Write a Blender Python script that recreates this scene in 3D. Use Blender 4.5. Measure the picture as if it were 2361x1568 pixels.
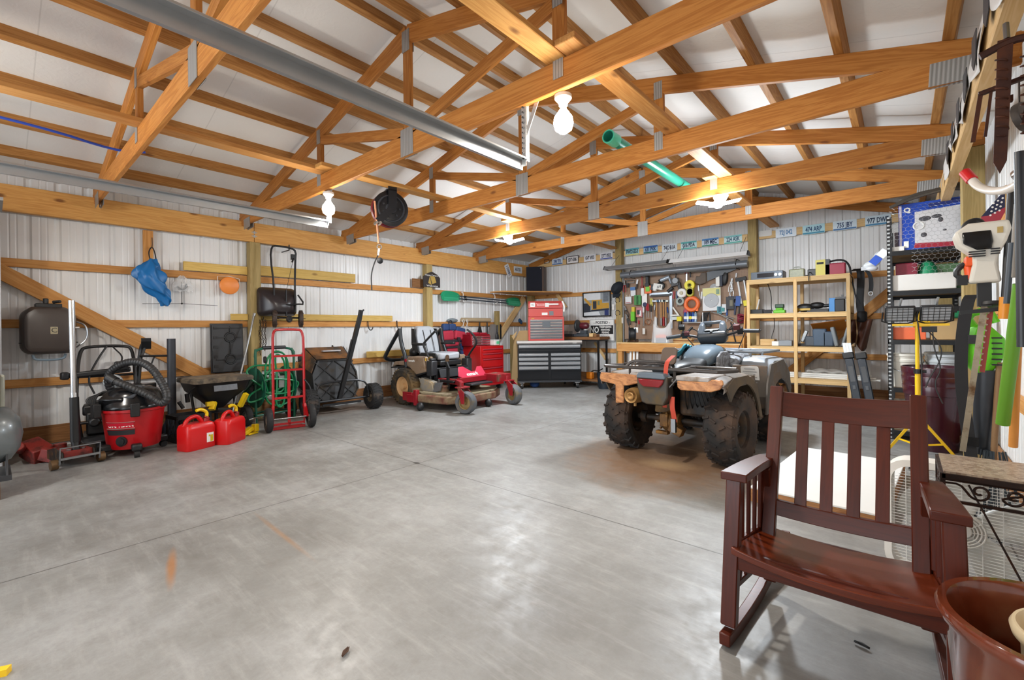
import bpy, bmesh, math, random
from mathutils import Vector, Matrix, Euler, noise
random.seed(7)
for o in list(bpy.data.objects): bpy.data.objects.remove(o, do_unlink=True)
SC = bpy.context.scene; COL = SC.collection
R = math.radians; PI = math.pi
# ------------------------------------------------------------------ camera
F_PX, YAW, Y0, ROLL, H = 1042.4, 0.7121, 758.47, -0.0115, 1.24
cam_d = bpy.data.cameras.new('camera'); cam = bpy.data.objects.new('camera', cam_d); COL.objects.link(cam)
cam_d.sensor_width = 36; cam_d.lens = 36*F_PX/2361; cam_d.shift_y = -(784-Y0)/2361; cam_d.clip_start = .02
cam.matrix_world = Matrix.Translation((0, 0, H)) @ Matrix.Rotation(YAW, 4, 'Z') @ Matrix.Rotation(PI/2, 4, 'X') @ Matrix.Rotation(ROLL, 4, 'Z')
SC.camera = cam
# ------------------------------------------------------------------ light level
SC.view_settings.view_transform = 'Standard'; SC.view_settings.look = 'None'
SC.view_settings.gamma = 1; SC.view_settings.use_curve_mapping = False
SC.view_settings.exposure = 0.4
WD = bpy.data.worlds.new('sky'); SC.world = WD; WD.use_nodes = True
WD.node_tree.nodes['Background'].inputs[0].default_value = (.86, .93, 1, 1)
WD.node_tree.nodes['Background'].inputs[1].default_value = 4.2
def lamp(loc, power, r=.05, col=(1, .96, .9), typ='POINT', rot=None, parent=None):
    d = bpy.data.lights.new('lamp_light', typ); o = bpy.data.objects.new('lamp_light', d); COL.objects.link(o)
    d.energy = power; d.color = col
    if typ == 'POINT': d.shadow_soft_size = r
    else: d.shape = 'DISK'; d.size = 2*r
    o.location = loc
    if parent: o.parent = parent
    return o
# ------------------------------------------------------------------ photo geometry -> world
_s, _c = math.sin(YAW), math.cos(YAW)
def ray(px, py):
    x, y = px-1180.5, py-Y0; cr, sr = math.cos(-ROLL), math.sin(-ROLL)
    u, v = (x*cr - y*sr)/F_PX, (x*sr + y*cr)/F_PX
    return Vector((-_s + u*_c, _c + u*_s, -v))
EYE = Vector((0, 0, H))
def onX(px, py, X): d = ray(px, py); return EYE + d*(X/d.x)
def onY(px, py, Y): d = ray(px, py); return EYE + d*(Y/d.y)
def onZ(px, py, Z=0): d = ray(px, py); return EYE + d*((Z-H)/d.z)
def onF(px, py, F): return EYE + ray(px, py)*F
# ------------------------------------------------------------------ materials
MATS = {}
def rgb(c):
    if isinstance(c, str):
        c = [int(c[i:i+2], 16)/255 for i in (0, 2, 4)]
        c = [x/12.92 if x <= .04045 else ((x+.055)/1.055)**2.4 for x in c]
    return (c[0], c[1], c[2], 1)
class NT:
    def __init__(s, name):
        s.m = bpy.data.materials.new(name); s.m.use_nodes = True; s.t = s.m.node_tree; s.b = s.t.nodes['Principled BSDF']
    def n(s, typ, ins=None, **kw):
        q = s.t.nodes.new(typ)
        for k, v in kw.items(): setattr(q, k, v)
        for k, v in (ins or {}).items():
            if isinstance(v, bpy.types.NodeSocket): s.t.links.new(v, q.inputs[k])
            else: q.inputs[k].default_value = v
        return q
    def link(s, a, b): s.t.links.new(a, b)
    def ramp(s, fac, stops):
        q = s.t.nodes.new('ShaderNodeValToRGB'); s.link(fac, q.inputs[0]); e = q.color_ramp.elements
        while len(e) < len(stops): e.new(.5)
        for i, (p, c) in enumerate(stops): e[i].position = p; e[i].color = rgb(c)
        return q.outputs[0]
    def math(s, op, a, b=0., c=0.):
        q = s.t.nodes.new('ShaderNodeMath'); q.operation = op
        for i, v in enumerate((a, b, c)):
            if isinstance(v, bpy.types.NodeSocket): s.link(v, q.inputs[i])
            else: q.inputs[i].default_value = v
        return q.outputs[0]
    def mix(s, fac, a, b, bt='MIX'):
        q = s.t.nodes.new('ShaderNodeMix'); q.data_type = 'RGBA'; q.blend_type = bt
        for i, v in ((0, fac), (6, a), (7, b)):
            if isinstance(v, bpy.types.NodeSocket): s.link(v, q.inputs[i])
            else: q.inputs[i].default_value = v
        return q.outputs[2]
    def bump(s, h, st=.2, d=.01):
        q = s.n('ShaderNodeBump', {'Height': h, 'Strength': st, 'Distance': d}); s.link(q.outputs[0], s.b.inputs['Normal'])
def mat(name, col, rough=.5, metal=0., var=.12, sc=9., spec=.5, coat=0., dirt=None, dsc=3., damt=.5, bump=0., trans=0., emit=None, alpha=1.):
    """painted / plastic / metal with mottled colour and optional dirt patches"""
    if name in MATS: return MATS[name]
    T = NT(name); b = T.b; col = rgb(col)
    tc = T.n('ShaderNodeTexCoord'); oi = T.n('ShaderNodeObjectInfo')
    ns = T.n('ShaderNodeTexNoise', {'Vector': tc.outputs['Object'], 'Scale': sc, 'Detail': 5., 'Roughness': .6})
    d = tuple(x*(1-var) for x in col[:3])+(1,); l = tuple(min(1, x*(1+var)+.004*var) for x in col[:3])+(1,)
    c = T.mix(ns.outputs[0], d, l)
    if dirt:
        n2 = T.n('ShaderNodeTexNoise', {'Vector': tc.outputs['Object'], 'Scale': dsc, 'Detail': 6., 'Roughness': .65})
        k = T.n('ShaderNodeMapRange', {'Value': n2.outputs[0], 'From Min': .62-damt*.4, 'From Max': .72-damt*.2})
        c = T.mix(k.outputs[0], c, rgb(dirt))
        rr = T.math('MULTIPLY_ADD', k.outputs[0], (.85-rough), rough); T.link(rr, b.inputs['Roughness'])
    else: b.inputs['Roughness'].default_value = rough
    T.link(c, b.inputs['Base Color'])
    b.inputs['Metallic'].default_value = metal; b.inputs['Specular IOR Level'].default_value = spec
    if coat: b.inputs['Coat Weight'].default_value = coat; b.inputs['Coat Roughness'].default_value = .1
    if bump: T.bump(ns.outputs[0], bump, .004)
    if trans: b.inputs['Transmission Weight'].default_value = trans
    if alpha < 1: b.inputs['Alpha'].default_value = alpha
    if emit: b.inputs['Emission Color'].default_value = rgb(emit[0]); b.inputs['Emission Strength'].default_value = emit[1]
    MATS[name] = T.m; return T.m
def wood(name, light, dark, rough=.6, sc=1., knots='5a2a10', kn=1., axis=0, coat=0., gr=1.):
    """timber, grain along the object's local X (or other axis)"""
    if name in MATS: return MATS[name]
    T = NT(name); tc = T.n('ShaderNodeTexCoord'); oi = T.n('ShaderNodeObjectInfo')
    off = T.n('ShaderNodeVectorMath', {0: tc.outputs['Object']}, operation='ADD')
    rv = T.n('ShaderNodeCombineXYZ', {0: T.math('MULTIPLY', oi.outputs['Random'], 37.), 1: T.math('MULTIPLY', oi.outputs['Random'], 11.), 2: T.math('MULTIPLY', oi.outputs['Random'], 5.)})
    T.link(rv.outputs[0], off.inputs[1])
    s1 = [14*sc]*3; s1[axis] = .9*sc; s2 = [90*sc]*3; s2[axis] = 2.2*sc; s3 = [5*sc]*3; s3[axis] = 2.2*sc
    def mp(s): return T.n('ShaderNodeMapping', {'Vector': off.outputs[0], 'Scale': s}).outputs[0]
    a = T.n('ShaderNodeTexNoise', {'Vector': mp(s1), 'Scale': 1., 'Detail': 4., 'Roughness': .55, 'Distortion': .6})
    f = T.n('ShaderNodeTexNoise', {'Vector': mp(s2), 'Scale': 1., 'Detail': 3.})
    w = T.math('MULTIPLY_ADD', T.math('SINE', T.math('MULTIPLY', a.outputs[0], 46.)), .5, .5)
    k = T.math('ADD', T.math('MULTIPLY', w, .45*gr), T.math('MULTIPLY', f.outputs[0], .6*gr))
    c = T.mix(T.math('MINIMUM', k, 1.), rgb(light), rgb(dark))
    if kn:
        v = T.n('ShaderNodeTexVoronoi', {'Vector': mp(s3), 'Scale': 1.})
        kk = T.n('ShaderNodeMapRange', {'Value': v.outputs['Distance'], 'From Min': .06, 'From Max': .13, 'To Min': .85*kn, 'To Max': 0.})
        c = T.mix(kk.outputs[0], c, rgb(knots))
    tone = T.math('MULTIPLY_ADD', oi.outputs['Random'], .3, .84)
    hv = T.n('ShaderNodeHueSaturation', {'Color': c, 'Value': tone})
    T.link(hv.outputs[0], T.b.inputs['Base Color']); T.b.inputs['Roughness'].default_value = rough
    T.b.inputs['Specular IOR Level'].default_value = .3
    if coat: T.b.inputs['Coat Weight'].default_value = coat; T.b.inputs['Coat Roughness'].default_value = .18
    T.bump(f.outputs[0], .12, .002)
    MATS[name] = T.m; return T.m
# ------------------------------------------------------------------ mesh builder
class MB:
    def __init__(s): s.v = []; s.f = []; s.mi = []; s.k = 0; s.T = Matrix.Identity(4)
    def add(s, vs, fs):
        b = len(s.v); s.v += [s.T @ Vector(v) for v in vs]
        for f in fs: s.f.append([b+i for i in f]); s.mi.append(s.k)
        return s
    def box(s, c, d, rot=None, tap=1.):
        x, y, z = d[0]/2, d[1]/2, d[2]/2; c = Vector(c)
        vs = [Vector((a*x*(tap if e > 0 else 1), b*y*(tap if e > 0 else 1), e*z)) for e in (-1, 1) for a, b in ((-1, -1), (1, -1), (1, 1), (-1, 1))]
        if rot is not None:
            m = rot if isinstance(rot, Matrix) else Euler(rot).to_matrix()
            vs = [m @ v for v in vs]
        return s.add([c+v for v in vs], [(3, 2, 1, 0), (4, 5, 6, 7), (0, 1, 5, 4), (1, 2, 6, 5), (2, 3, 7, 6), (3, 0, 4, 7)])
    def b2(s, a, b):
        return s.box([(a[i]+b[i])/2 for i in range(3)], [abs(b[i]-a[i]) for i in range(3)])
    def bar(s, p, q, w, h, up=(0, 0, 1)):
        """rectangular bar from p to q; w sideways, h along up"""
        p, q = Vector(p), Vector(q); d = (q-p).normalized(); u = Vector(up); sd = d.cross(u)
        if sd.length < 1e-4: sd = d.cross(Vector((0, 1, 0)))
        sd.normalize(); u = sd.cross(d)
        vs = [e+sd*a*w/2+u*b*h/2 for e in (p, q) for a, b in ((-1, -1), (1, -1), (1, 1), (-1, 1))]
        return s.add(vs, [(3, 2, 1, 0), (4, 5, 6, 7), (0, 1, 5, 4), (1, 2, 6, 5), (2, 3, 7, 6), (3, 0, 4, 7)])
    def loft(s, rings, cap=True, closed=False):
        n = len(rings[0]); vs = [v for r in rings for v in r]; fs = []; m = len(rings)
        for i in range(m if closed else m-1):
            j = (i+1) % m
            for k in range(n): l = (k+1) % n; fs.append((i*n+k, i*n+l, j*n+l, j*n+k))
        if cap and not closed: fs.append(tuple(range(n-1, -1, -1))); fs.append(tuple((m-1)*n+k for k in range(n)))
        return s.add(vs, fs)
    def tube(s, pts, r, n=8, closed=False, cap=True, flat=1.):
        pts = [Vector(p) for p in pts]; m = len(pts); rs = r if isinstance(r, (list, tuple)) else [r]*m; rings = []; u = None
        for i, p in enumerate(pts):
            a = pts[(i-1) % m] if (closed or i) else p; b = pts[(i+1) % m] if (closed or i < m-1) else p
            d = (b-a)
            d = d.normalized() if d.length > 1e-9 else Vector((0, 0, 1))
            if u is None: u = d.orthogonal().normalized()
            u = (u - d*u.dot(d)); u = u.normalized() if u.length > 1e-6 else d.orthogonal().normalized(); w = d.cross(u)
            rings.append([p + (u*math.cos(2*PI*k/n) + w*math.sin(2*PI*k/n)*flat)*rs[i] for k in range(n)])
        return s.loft(rings, cap, closed)
    def cyl(s, p, q, r, r2=None, n=14, cap=True):
        return s.tube([p, q], [r, r if r2 is None else r2], n, cap=cap)
    def lathe(s, prof, c=(0, 0, 0), ax=(0, 0, 1), n=24, sx=1., closed=False):
        """profile of (radius, height) turned about an axis"""
        ax = Vector(ax).normalized(); u = ax.orthogonal().normalized() if abs(ax.z) < .999 else Vector((1, 0, 0)); w = ax.cross(u); c = Vector(c)
        rings = [[c + ax*h + (u*math.cos(2*PI*k/n)*sx + w*math.sin(2*PI*k/n))*max(r, 1e-4) for k in range(n)] for r, h in prof]
        return s.loft(rings, not closed, closed)
    def ball(s, c, r, n=12, m=8):
        r = r if isinstance(r, (list, tuple)) else (r, r, r); c = Vector(c)
        return s.loft([[c+Vector((r[0]*math.sin(t)*math.cos(2*PI*k/n), r[1]*math.sin(t)*math.sin(2*PI*k/n), -r[2]*math.cos(t))) for k in range(n)] for t in [PI*(.03+.94*i/m) for i in range(m+1)]])
    def torus(s, c, R_, r, ax=(0, 0, 1), n=24, m=8, sq=1.):
        return s.lathe([(R_+r*math.cos(2*PI*k/m), r*sq*math.sin(2*PI*k/m)) for k in range(m)], c, ax, n, closed=True)
    def prism(s, poly, h, o=(0, 0, 0), u=(1, 0, 0), v=(0, 1, 0)):
        """2D outline in plane (u,v) at o, extruded by h along u x v"""
        o, u, v = Vector(o), Vector(u).normalized(), Vector(v).normalized(); w = u.cross(v)
        a = [o+u*x+v*y for x, y in poly]; n = len(a)
        ar = sum(poly[i][0]*poly[(i+1) % n][1]-poly[(i+1) % n][0]*poly[i][1] for i in range(n))
        if ar < 0: a = a[::-1]
        return s.loft([[p for p in a], [p+w*h for p in a]])
    def grid(s, fn, nu, nv):
        vs = [fn(i/nu, j/nv) for j in range(nv+1) for i in range(nu+1)]
        return s.add(vs, [(j*(nu+1)+i, j*(nu+1)+i+1, (j+1)*(nu+1)+i+1, (j+1)*(nu+1)+i) for j in range(nv) for i in range(nu)])
def rrect(w, h, r, n=4, cx=0, cy=0):
    r = min(r, w/2-1e-4, h/2-1e-4); o = []
    for k, (sx, sy) in enumerate(((1, 1), (-1, 1), (-1, -1), (1, -1))):
        for i in range(n+1):
            a = PI/2*(k+i/n); o.append((cx+sx*(w/2-r)+r*math.cos(a), cy+sy*(h/2-r)+r*math.sin(a)))
    return o
def arc(c, r, a0, a1, n, u=(1, 0, 0), v=(0, 0, 1)):
    c, u, v = Vector(c), Vector(u), Vector(v)
    return [c+u*r*math.cos(R(a0+(a1-a0)*i/n))+v*r*math.sin(R(a0+(a1-a0)*i/n)) for i in range(n+1)]
def smooth(pts, it=2, closed=False):
    pts = [Vector(p) for p in pts]
    for _ in range(it):
        q = [] if closed else [pts[0]]; m = len(pts)
        for i in range(m if closed else m-1):
            a, b = pts[i], pts[(i+1) % m]; q += [a*.75+b*.25, a*.25+b*.75]
        if not closed: q.append(pts[-1])
        pts = q
    return pts
def basis(d, up=(0, 0, 1)):
    """matrix whose local X runs along d"""
    x = Vector(d).normalized(); z = Vector(up); y = z.cross(x)
    if y.length < 1e-4: y = Vector((0, 1, 0)).cross(x)
    y.normalize(); z = x.cross(y); return Matrix((x, y, z)).transposed()
def obj(name, mb, m, parent=None, loc=None, rot=None, bev=0., sm=38, seg=2, label=None, sub=0, solid=0.):
    me = bpy.data.meshes.new(name); me.from_pydata([tuple(v) for v in mb.v], [], mb.f)
    ms = m if isinstance(m, (list, tuple)) else [m]
    for q in ms: me.materials.append(q)
    if len(ms) > 1: me.polygons.foreach_set('material_index', mb.mi)
    bm = bmesh.new(); bm.from_mesh(me); bmesh.ops.recalc_face_normals(bm, faces=bm.faces); bm.to_mesh(me); bm.free()
    if sm:
        me.polygons.foreach_set('use_smooth', [True]*len(me.polygons)); me.set_sharp_from_angle(angle=R(sm))
    o = bpy.data.objects.new(name, me); COL.objects.link(o)
    if parent: o.parent = parent
    if loc is not None: o.location = loc
    if rot is not None: o.rotation_euler = rot.to_euler() if isinstance(rot, Matrix) else rot
    if solid: md = o.modifiers.new('s', 'SOLIDIFY'); md.thickness = solid; md.offset = 0
    if bev: md = o.modifiers.new('b', 'BEVEL'); md.width = bev; md.segments = seg; md.limit_method = 'ANGLE'; md.angle_limit = R(40)
    if sub: md = o.modifiers.new('u', 'SUBSURF'); md.levels = sub; md.render_levels = sub
    if label: o['label'] = label
    return o
def tag(o, label, cat, group=None):
    o['label'] = label; o['category'] = cat; o['kind'] = 'thing'
    if group: o['group'] = group
    return o
def thing(name, label, cat, loc=(0, 0, 0), rz=0., group=None, rot=None):
    o = bpy.data.objects.new(name, None); COL.objects.link(o); o.empty_display_size = .05
    o.location = loc; o.rotation_euler = (0, 0, rz) if rot is None else (rot.to_euler() if isinstance(rot, Matrix) else rot)
    return tag(o, label, cat, group)
def struct(o): o['kind'] = 'structure'; return o
def copy_tree(o, parent=None):
    c = o.copy(); COL.objects.link(c)
    if parent: c.parent = parent
    for ch in o.children: copy_tree(ch, c)
    return c
def text(s, size, m, parent, loc, rot, name='lettering', ext=.0008, align='CENTER', squash=1., bold=0.):
    cu = bpy.data.curves.new(name, 'FONT'); cu.body = s; cu.size = size; cu.align_x = align; cu.align_y = 'CENTER'; cu.extrude = ext; cu.offset = bold
    cu.resolution_u = 2
    t = bpy.data.objects.new(name, cu); COL.objects.link(t)
    me = bpy.data.meshes.new_from_object(t.evaluated_get(bpy.context.evaluated_depsgraph_get()))
    bpy.data.objects.remove(t); bpy.data.curves.remove(cu)
    me.name = name; me.materials.clear(); me.materials.append(m)
    if squash != 1.:
        for v in me.vertices: v.co.x *= squash
    o = bpy.data.objects.new(name, me); COL.objects.link(o); o.parent = parent; o.location = loc
    o.rotation_euler = rot.to_euler() if isinstance(rot, Matrix) else rot
    return o
def beam(name, p, q, w, h, m, parent=None, up=(0, 0, 1), bev=.004, label=None):
    """one timber with grain along it; local X from p to q, w sideways, h along up"""
    p, q = Vector(p), Vector(q); L = (q-p).length
    mb = MB(); mb.b2((0, -w/2, -h/2), (L, w/2, h/2))
    return obj(name, mb, m, parent, p, basis(q-p, up), bev=bev, seg=1, sm=0, label=label)
# ================================================================== timber, steel and concrete of the building
W_TR = wood('truss_pine', 'c98a45', 'a05f22', .6, kn=.8)
W_PU = wood('purlin_pine', 'b8864c', '8c5a27', .65, kn=.8)
W_HD = wood('header_pine', 'dba862', 'bd8340', .55, kn=.9)
W_GT = wood('girt_pine', 'd8a261', 'b87a3b', .6, kn=.8)
W_PT = wood('treated_post', 'b8a06c', '94804f', .65, kn=.4)
W_YL = wood('yellow_pine', 'd9b96c', 'c09c50', .6, kn=.6)
W_LT = wood('pale_pine', 'e2c290', 'cfa86e', .6, kn=.6)
W_OLD = wood('weathered_pine', 'a4744a', '76502f', .7, kn=.6)
GALV = mat('galvanised', 'a8acae', .38, .85, .18, 30)
GALV2 = mat('galvanised_dull', '8d8f90', .5, .7, .25, 60)
BLK = mat('black_plastic', '17181a', .45, 0, .2)
BLKG = mat('black_gloss', '121316', .22, 0, .2)
BLKM = mat('black_metal', '1c1c1e', .4, .3, .2)
RUB = mat('rubber', '1d1d1e', .8, 0, .25, 20, dirt='4a4038', dsc=8, damt=.2)
WHT = mat('white_plastic', 'e4e3de', .4, 0, .04)
WHP = mat('white_paint', 'f0f0ec', .5, 0, .03)
CHR = mat('chrome', 'c8cacc', .18, 1, .05)
STL = mat('steel', '9a9da0', .32, 1, .12, 25)
INK = mat('black_ink', '0c0c0d', .6, 0, 0)
def metal_panel_mat():
    T = NT('ribbed_steel_panel'); tc = T.n('ShaderNodeTexCoord')
    a = T.n('ShaderNodeTexNoise', {'Vector': tc.outputs['Object'], 'Scale': 1.3, 'Detail': 5.})
    c = T.mix(a.outputs[0], rgb('dddedf'), rgb('ecedec'))
    T.link(c, T.b.inputs['Base Color']); T.b.inputs['Roughness'].default_value = .33; T.b.inputs['Specular IOR Level'].default_value = .5
    return T.m
M_PAN = metal_panel_mat()
# floor -------------------------------------------------------------
def floor_mat():
    T = NT('polished_concrete'); tc = T.n('ShaderNodeTexCoord'); P = tc.outputs['Object']
    sx = T.n('ShaderNodeSeparateXYZ', {0: P}); X, Y = sx.outputs[0], sx.outputs[1]
    n1 = T.n('ShaderNodeTexNoise', {'Vector': P, 'Scale': .9, 'Detail': 8., 'Roughness': .65, 'Distortion': .1})
    n2 = T.n('ShaderNodeTexNoise', {'Vector': P, 'Scale': 6., 'Detail': 8., 'Roughness': .75, 'Distortion': .15})
    n3 = T.n('ShaderNodeTexNoise', {'Vector': P, 'Scale': 70., 'Detail': 3.})
    st = T.n('ShaderNodeMapping', {'Vector': P, 'Rotation': (0, 0, .5), 'Scale': (2.2, 14, 1)})
    n4 = T.n('ShaderNodeTexNoise', {'Vector': st.outputs[0], 'Scale': 1.2, 'Detail': 6., 'Roughness': .7})
    c = T.ramp(n1.outputs[0], [(.32, '6e6c69'), (.5, '8b8b89'), (.66, 'a2a3a3')])
    c = T.mix(T.math('MULTIPLY', T.n('ShaderNodeMapRange', {'Value': n2.outputs[0], 'From Min': .42, 'From Max': .7}).outputs[0], .5), c, rgb('6e6b65'))
    c = T.mix(T.math('MULTIPLY', T.n('ShaderNodeMapRange', {'Value': n4.outputs[0], 'From Min': .5, 'From Max': .72}).outputs[0], .35), c, rgb('b6b5b3'))
    c = T.mix(T.math('MULTIPLY', n3.outputs[0], .25), c, rgb('77746f'))
    def blob(cx, cy, rx, ry, ang, wob, soft, amt, colr, base, src=n2):
        dx = T.math('SUBTRACT', X, cx); dy = T.math('SUBTRACT', Y, cy); ca, sa = math.cos(ang), math.sin(ang)
        u = T.math('DIVIDE', T.math('ADD', T.math('MULTIPLY', dx, ca), T.math('MULTIPLY', dy, sa)), rx)
        v = T.math('DIVIDE', T.math('SUBTRACT', T.math('MULTIPLY', dy, ca), T.math('MULTIPLY', dx, sa)), ry)
        d = T.math('SQRT', T.math('ADD', T.math('MULTIPLY', u, u), T.math('MULTIPLY', v, v)))
        d = T.math('MULTIPLY_ADD', T.math('SUBTRACT', src.outputs[0], .5), wob, d)
        k = T.n('ShaderNodeMapRange', {'Value': d, 'From Min': 1., 'From Max': 1.-soft, 'To Min': 0., 'To Max': amt})
        return T.mix(k.outputs[0], base, rgb(colr))
    # dried mud under the four-wheeler, rust streaks, damp dirt along the walls
    c = blob(-1.72, 4.15, .95, 1.15, .2, .9, .55, .72, '8a6138', c)
    c = blob(-1.62, 4.0, .3, .2, .2, .8, .8, .8, 'c0a27e', c)
    c = blob(-1.7, 4.35, .5, .5, 0, 1.2, .9, .35, '54453a', c)
    c = blob(-6.75, 3.0, .5, 3.2, 0, .9, .8, .5, '7d624a', c)
    c = blob(-2.93, .622, .30, .028, -.235, .6, .7, .7, 'a56a2c', c)
    c = blob(-2.9, 1.163, .55, .022, -.04, .5, .8, .45, 'a5733f', c)
    c = blob(-3.44, 2.6, .05, .03, 0, .9, .4, .9, '2b2a28', c)
    for jx, ax in ((-3.42, X), (2.6, Y), (.45, X), (8.7, Y), (-6.9, X), (-2.4, Y)):
        k = T.math('LESS_THAN', T.math('ABSOLUTE', T.math('ADD', T.math('SUBTRACT', ax, jx), T.math('MULTIPLY_ADD', n2.outputs[0], .012, -.006))), .0045)
        c = T.mix(T.math('MULTIPLY', k, .75), c, rgb('3a3835'))
    T.link(c, T.b.inputs['Base Color'])
    r = T.n('ShaderNodeMapRange', {'Value': n2.outputs[0], 'From Min': .3, 'From Max': .7, 'To Min': .3, 'To Max': .55})
    T.link(r.outputs[0], T.b.inputs['Roughness']); T.b.inputs['Specular IOR Level'].default_value = .5
    T.bump(n3.outputs[0], .05, .003)
    return T.m
XL, XR, YB, YF, XC = -7.12, .60, 8.95, -3.4, -3.15
def roof_z(x): return 3.82 - .25*abs(x-XC)
m = MB(); m.add([(XL-.1, YF, 0), (XR+.1, YF, 0), (XR+.1, YB+.1, 0), (XL-.1, YB+.1, 0)], [(0, 1, 2, 3)])
struct(obj('floor', m, floor_mat()))
def rib_wall(name, a, b, out, ztop, rev=False):
    """corrugated sheet from a to b (xy); grooves every 9 inches; ztop(t) gives the height"""
    a, b, out = Vector((a[0], a[1], 0)), Vector((b[0], b[1], 0)), Vector((out[0], out[1], 0)); L = (b-a).length; d = (b-a)/L
    pr = [(0, 0), (.018, .018), (.042, .018), (.06, 0), (.110, 0), (.117, .003), (.123, .003), (.130, 0), (.164, 0), (.171, .003), (.177, .003), (.184, 0)]
    pts = []; t = 0
    while t < L:
        pts += [(t+u, w) for u, w in pr if t+u < L]; t += .2286
    pts.append((L, 0)); mb = MB(); vs = []
    for u, w in pts:
        p = a+d*u+out*w; vs += [p, p+Vector((0, 0, ztop(p)))]
    mb.add(vs, [(2*i, 2*i+2, 2*i+3, 2*i+1) for i in range(len(pts)-1)])
    return struct(obj(name, mb, M_PAN, sm=0))
wall_left = rib_wall('wall_left', (XL, YF), (XL, YB), (-1, 0), lambda p: roof_z(XL)+.16)
wall_back = rib_wall('wall_back', (XL, YB), (XR, YB), (0, 1), lambda p: roof_z(p.x)+.12)
wall_right = rib_wall('wall_right', (XR, YB), (XR, YF), (1, 0), lambda p: roof_z(XR)+.16)
# front wall with the open overhead doorway behind the camera
m = MB()
def fw(x0, x1, z0, f=None): m.add([(x0, YF, z0), (x1, YF, z0), (x1, YF, roof_z(x1)+.1), (x0, YF, roof_z(x0)+.1)], [(0, 1, 2, 3)])
fw(XL, -5.7, 0); fw(-5.7, XC, 2.5); fw(XC, -.5, 2.5); fw(-.5, XR, 0)
struct(obj('wall_front', m, M_PAN))
# roof: white faced insulation over purlins --------------------------------
def insul_mat():
    T = NT('white_faced_insulation'); tc = T.n('ShaderNodeTexCoord'); P = tc.outputs['Object']
    n1 = T.n('ShaderNodeTexNoise', {'Vector': P, 'Scale': 2.2, 'Detail': 3.}); n2 = T.n('ShaderNodeTexNoise', {'Vector': P, 'Scale': 16., 'Detail': 4., 'Distortion': 1.})
    sx = T.n('ShaderNodeSeparateXYZ', {0: P})
    fr = T.math('FRACT', T.math('DIVIDE', T.math('ADD', sx.outputs[1], .35), 1.22))
    seam = T.math('LESS_THAN', T.math('ABSOLUTE', T.math('SUBTRACT', fr, .5)), .0035)
    c = T.mix(n1.outputs[0], rgb('d4d3d0'), rgb('e0deda')); c = T.mix(T.math('MULTIPLY', seam, .3), c, rgb('9c9a96'))
    T.link(c, T.b.inputs['Base Color']); T.b.inputs['Roughness'].default_value = .7; T.b.inputs['Specular IOR Level'].default_value = .25
    T.bump(n2.outputs[0], .25, .012)
    return T.m
M_INS = insul_mat(); m = MB()
def roofpt(u, v, sgn):
    x = XC + sgn*u*((XR+.1-XC) if sgn > 0 else (XC-XL+.1)); y = YF+v*(YB+.1-YF)
    sag = .012*math.sin(u*PI*6.5)**2*(.6+.4*math.sin(y*2.3+u*9))
    return (x, y, roof_z(x)+.10-sag)
for sgn in (-1, 1): m.grid(lambda u, v, s=sgn: roofpt(u, v, s), 60, 40)
ceiling = struct(obj('ceiling', m, M_INS, sm=60))
k = 0
for sgn in (-1, 1):
    for i in range(8):
        x = XC + sgn*(.12+.545*i)
        if x > XR-.05 or x < XL+.05: continue
        beam('purlin', (x, YF, roof_z(x)+.05), (x, YB, roof_z(x)+.05), .06, .1, W_PU, ceiling, up=(.25*sgn, 0, 1))
m = MB(); m.bar((XC, YF, 3.93), (XC, YB, 3.93), .3, .012)
obj('ridge_strip', m, M_INS, ceiling)
# trusses -------------------------------------------------------------
GUS = None
def gusset_mat():
    T = NT('truss_plate'); tc = T.n('ShaderNodeTexCoord'); P = tc.outputs['Object']
    sx = T.n('ShaderNodeSeparateXYZ', {0: P})
    st = T.math('MULTIPLY_ADD', T.math('SINE', T.math('MULTIPLY', sx.outputs[0], 300.)), .5, .5)
    c = T.mix(T.math('MULTIPLY', st, .6), rgb('b2b1ae'), rgb('76736e')); T.link(c, T.b.inputs['Base Color'])
    T.b.inputs['Metallic'].default_value = .5; T.b.inputs['Roughness'].default_value = .5; T.bump(st, .5, .003)
    return T.m
GUS = gusset_mat()
HB = 2.72
def plate(parent, x, z, w, h, ang=0.):
    for s in (-1, 1):
        m = MB(); m.box((0, 0, 0), (w, .003, h)); obj('truss_plate', m, GUS, parent, (x, s*.0228, z), (0, ang, 0), sm=0)
def truss(Y, label):
    t = thing('roof_truss', label, 'roof truss', (0, Y, 0), group='roof trusses')
    x0, x1 = -7.04, .53
    beam('bottom_chord', (x0, 0, HB+.092), (x1, 0, HB+.092), .04, .184, W_TR, t)
    for sgn, xe in ((-1, x0), (1, x1)):
        s = math.cos(math.atan(.25))
        beam('top_chord', (XC, 0, 3.82-.072/s), (xe, 0, roof_z(xe)-.072/s), .0424, .14, W_TR, t)
        xq = XC+sgn*1.55; zq = roof_z(xq)-.14
        beam('web', (xq, 0, HB+.18), (xq, 0, zq), .04, .09, W_TR, t, up=(1, 0, 0))
        beam('web', (XC+sgn*.06, 0, HB+.2), (xq-sgn*.04, 0, zq-.02), .04, .09, W_TR, t)
        xr = XC+sgn*2.72
        plate(t, xq, zq+.02, .075, .15); plate(t, xq, HB+.15, .075, .16)
        plate(t, xe-sgn*.28, roof_z(xe)-.02-.1, .22, .14, .06*sgn)
    beam('king_post', (XC, 0, HB+.18), (XC, 0, 3.7), .04, .09, W_TR, t, up=(1, 0, 0))
    plate(t, XC, HB+.11, .17, .23); plate(t, XC, 3.68, .1, .18)
    return t
TY = [-2.22, -.70, .82, 2.34, 3.865, 5.39, 6.915]
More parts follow.
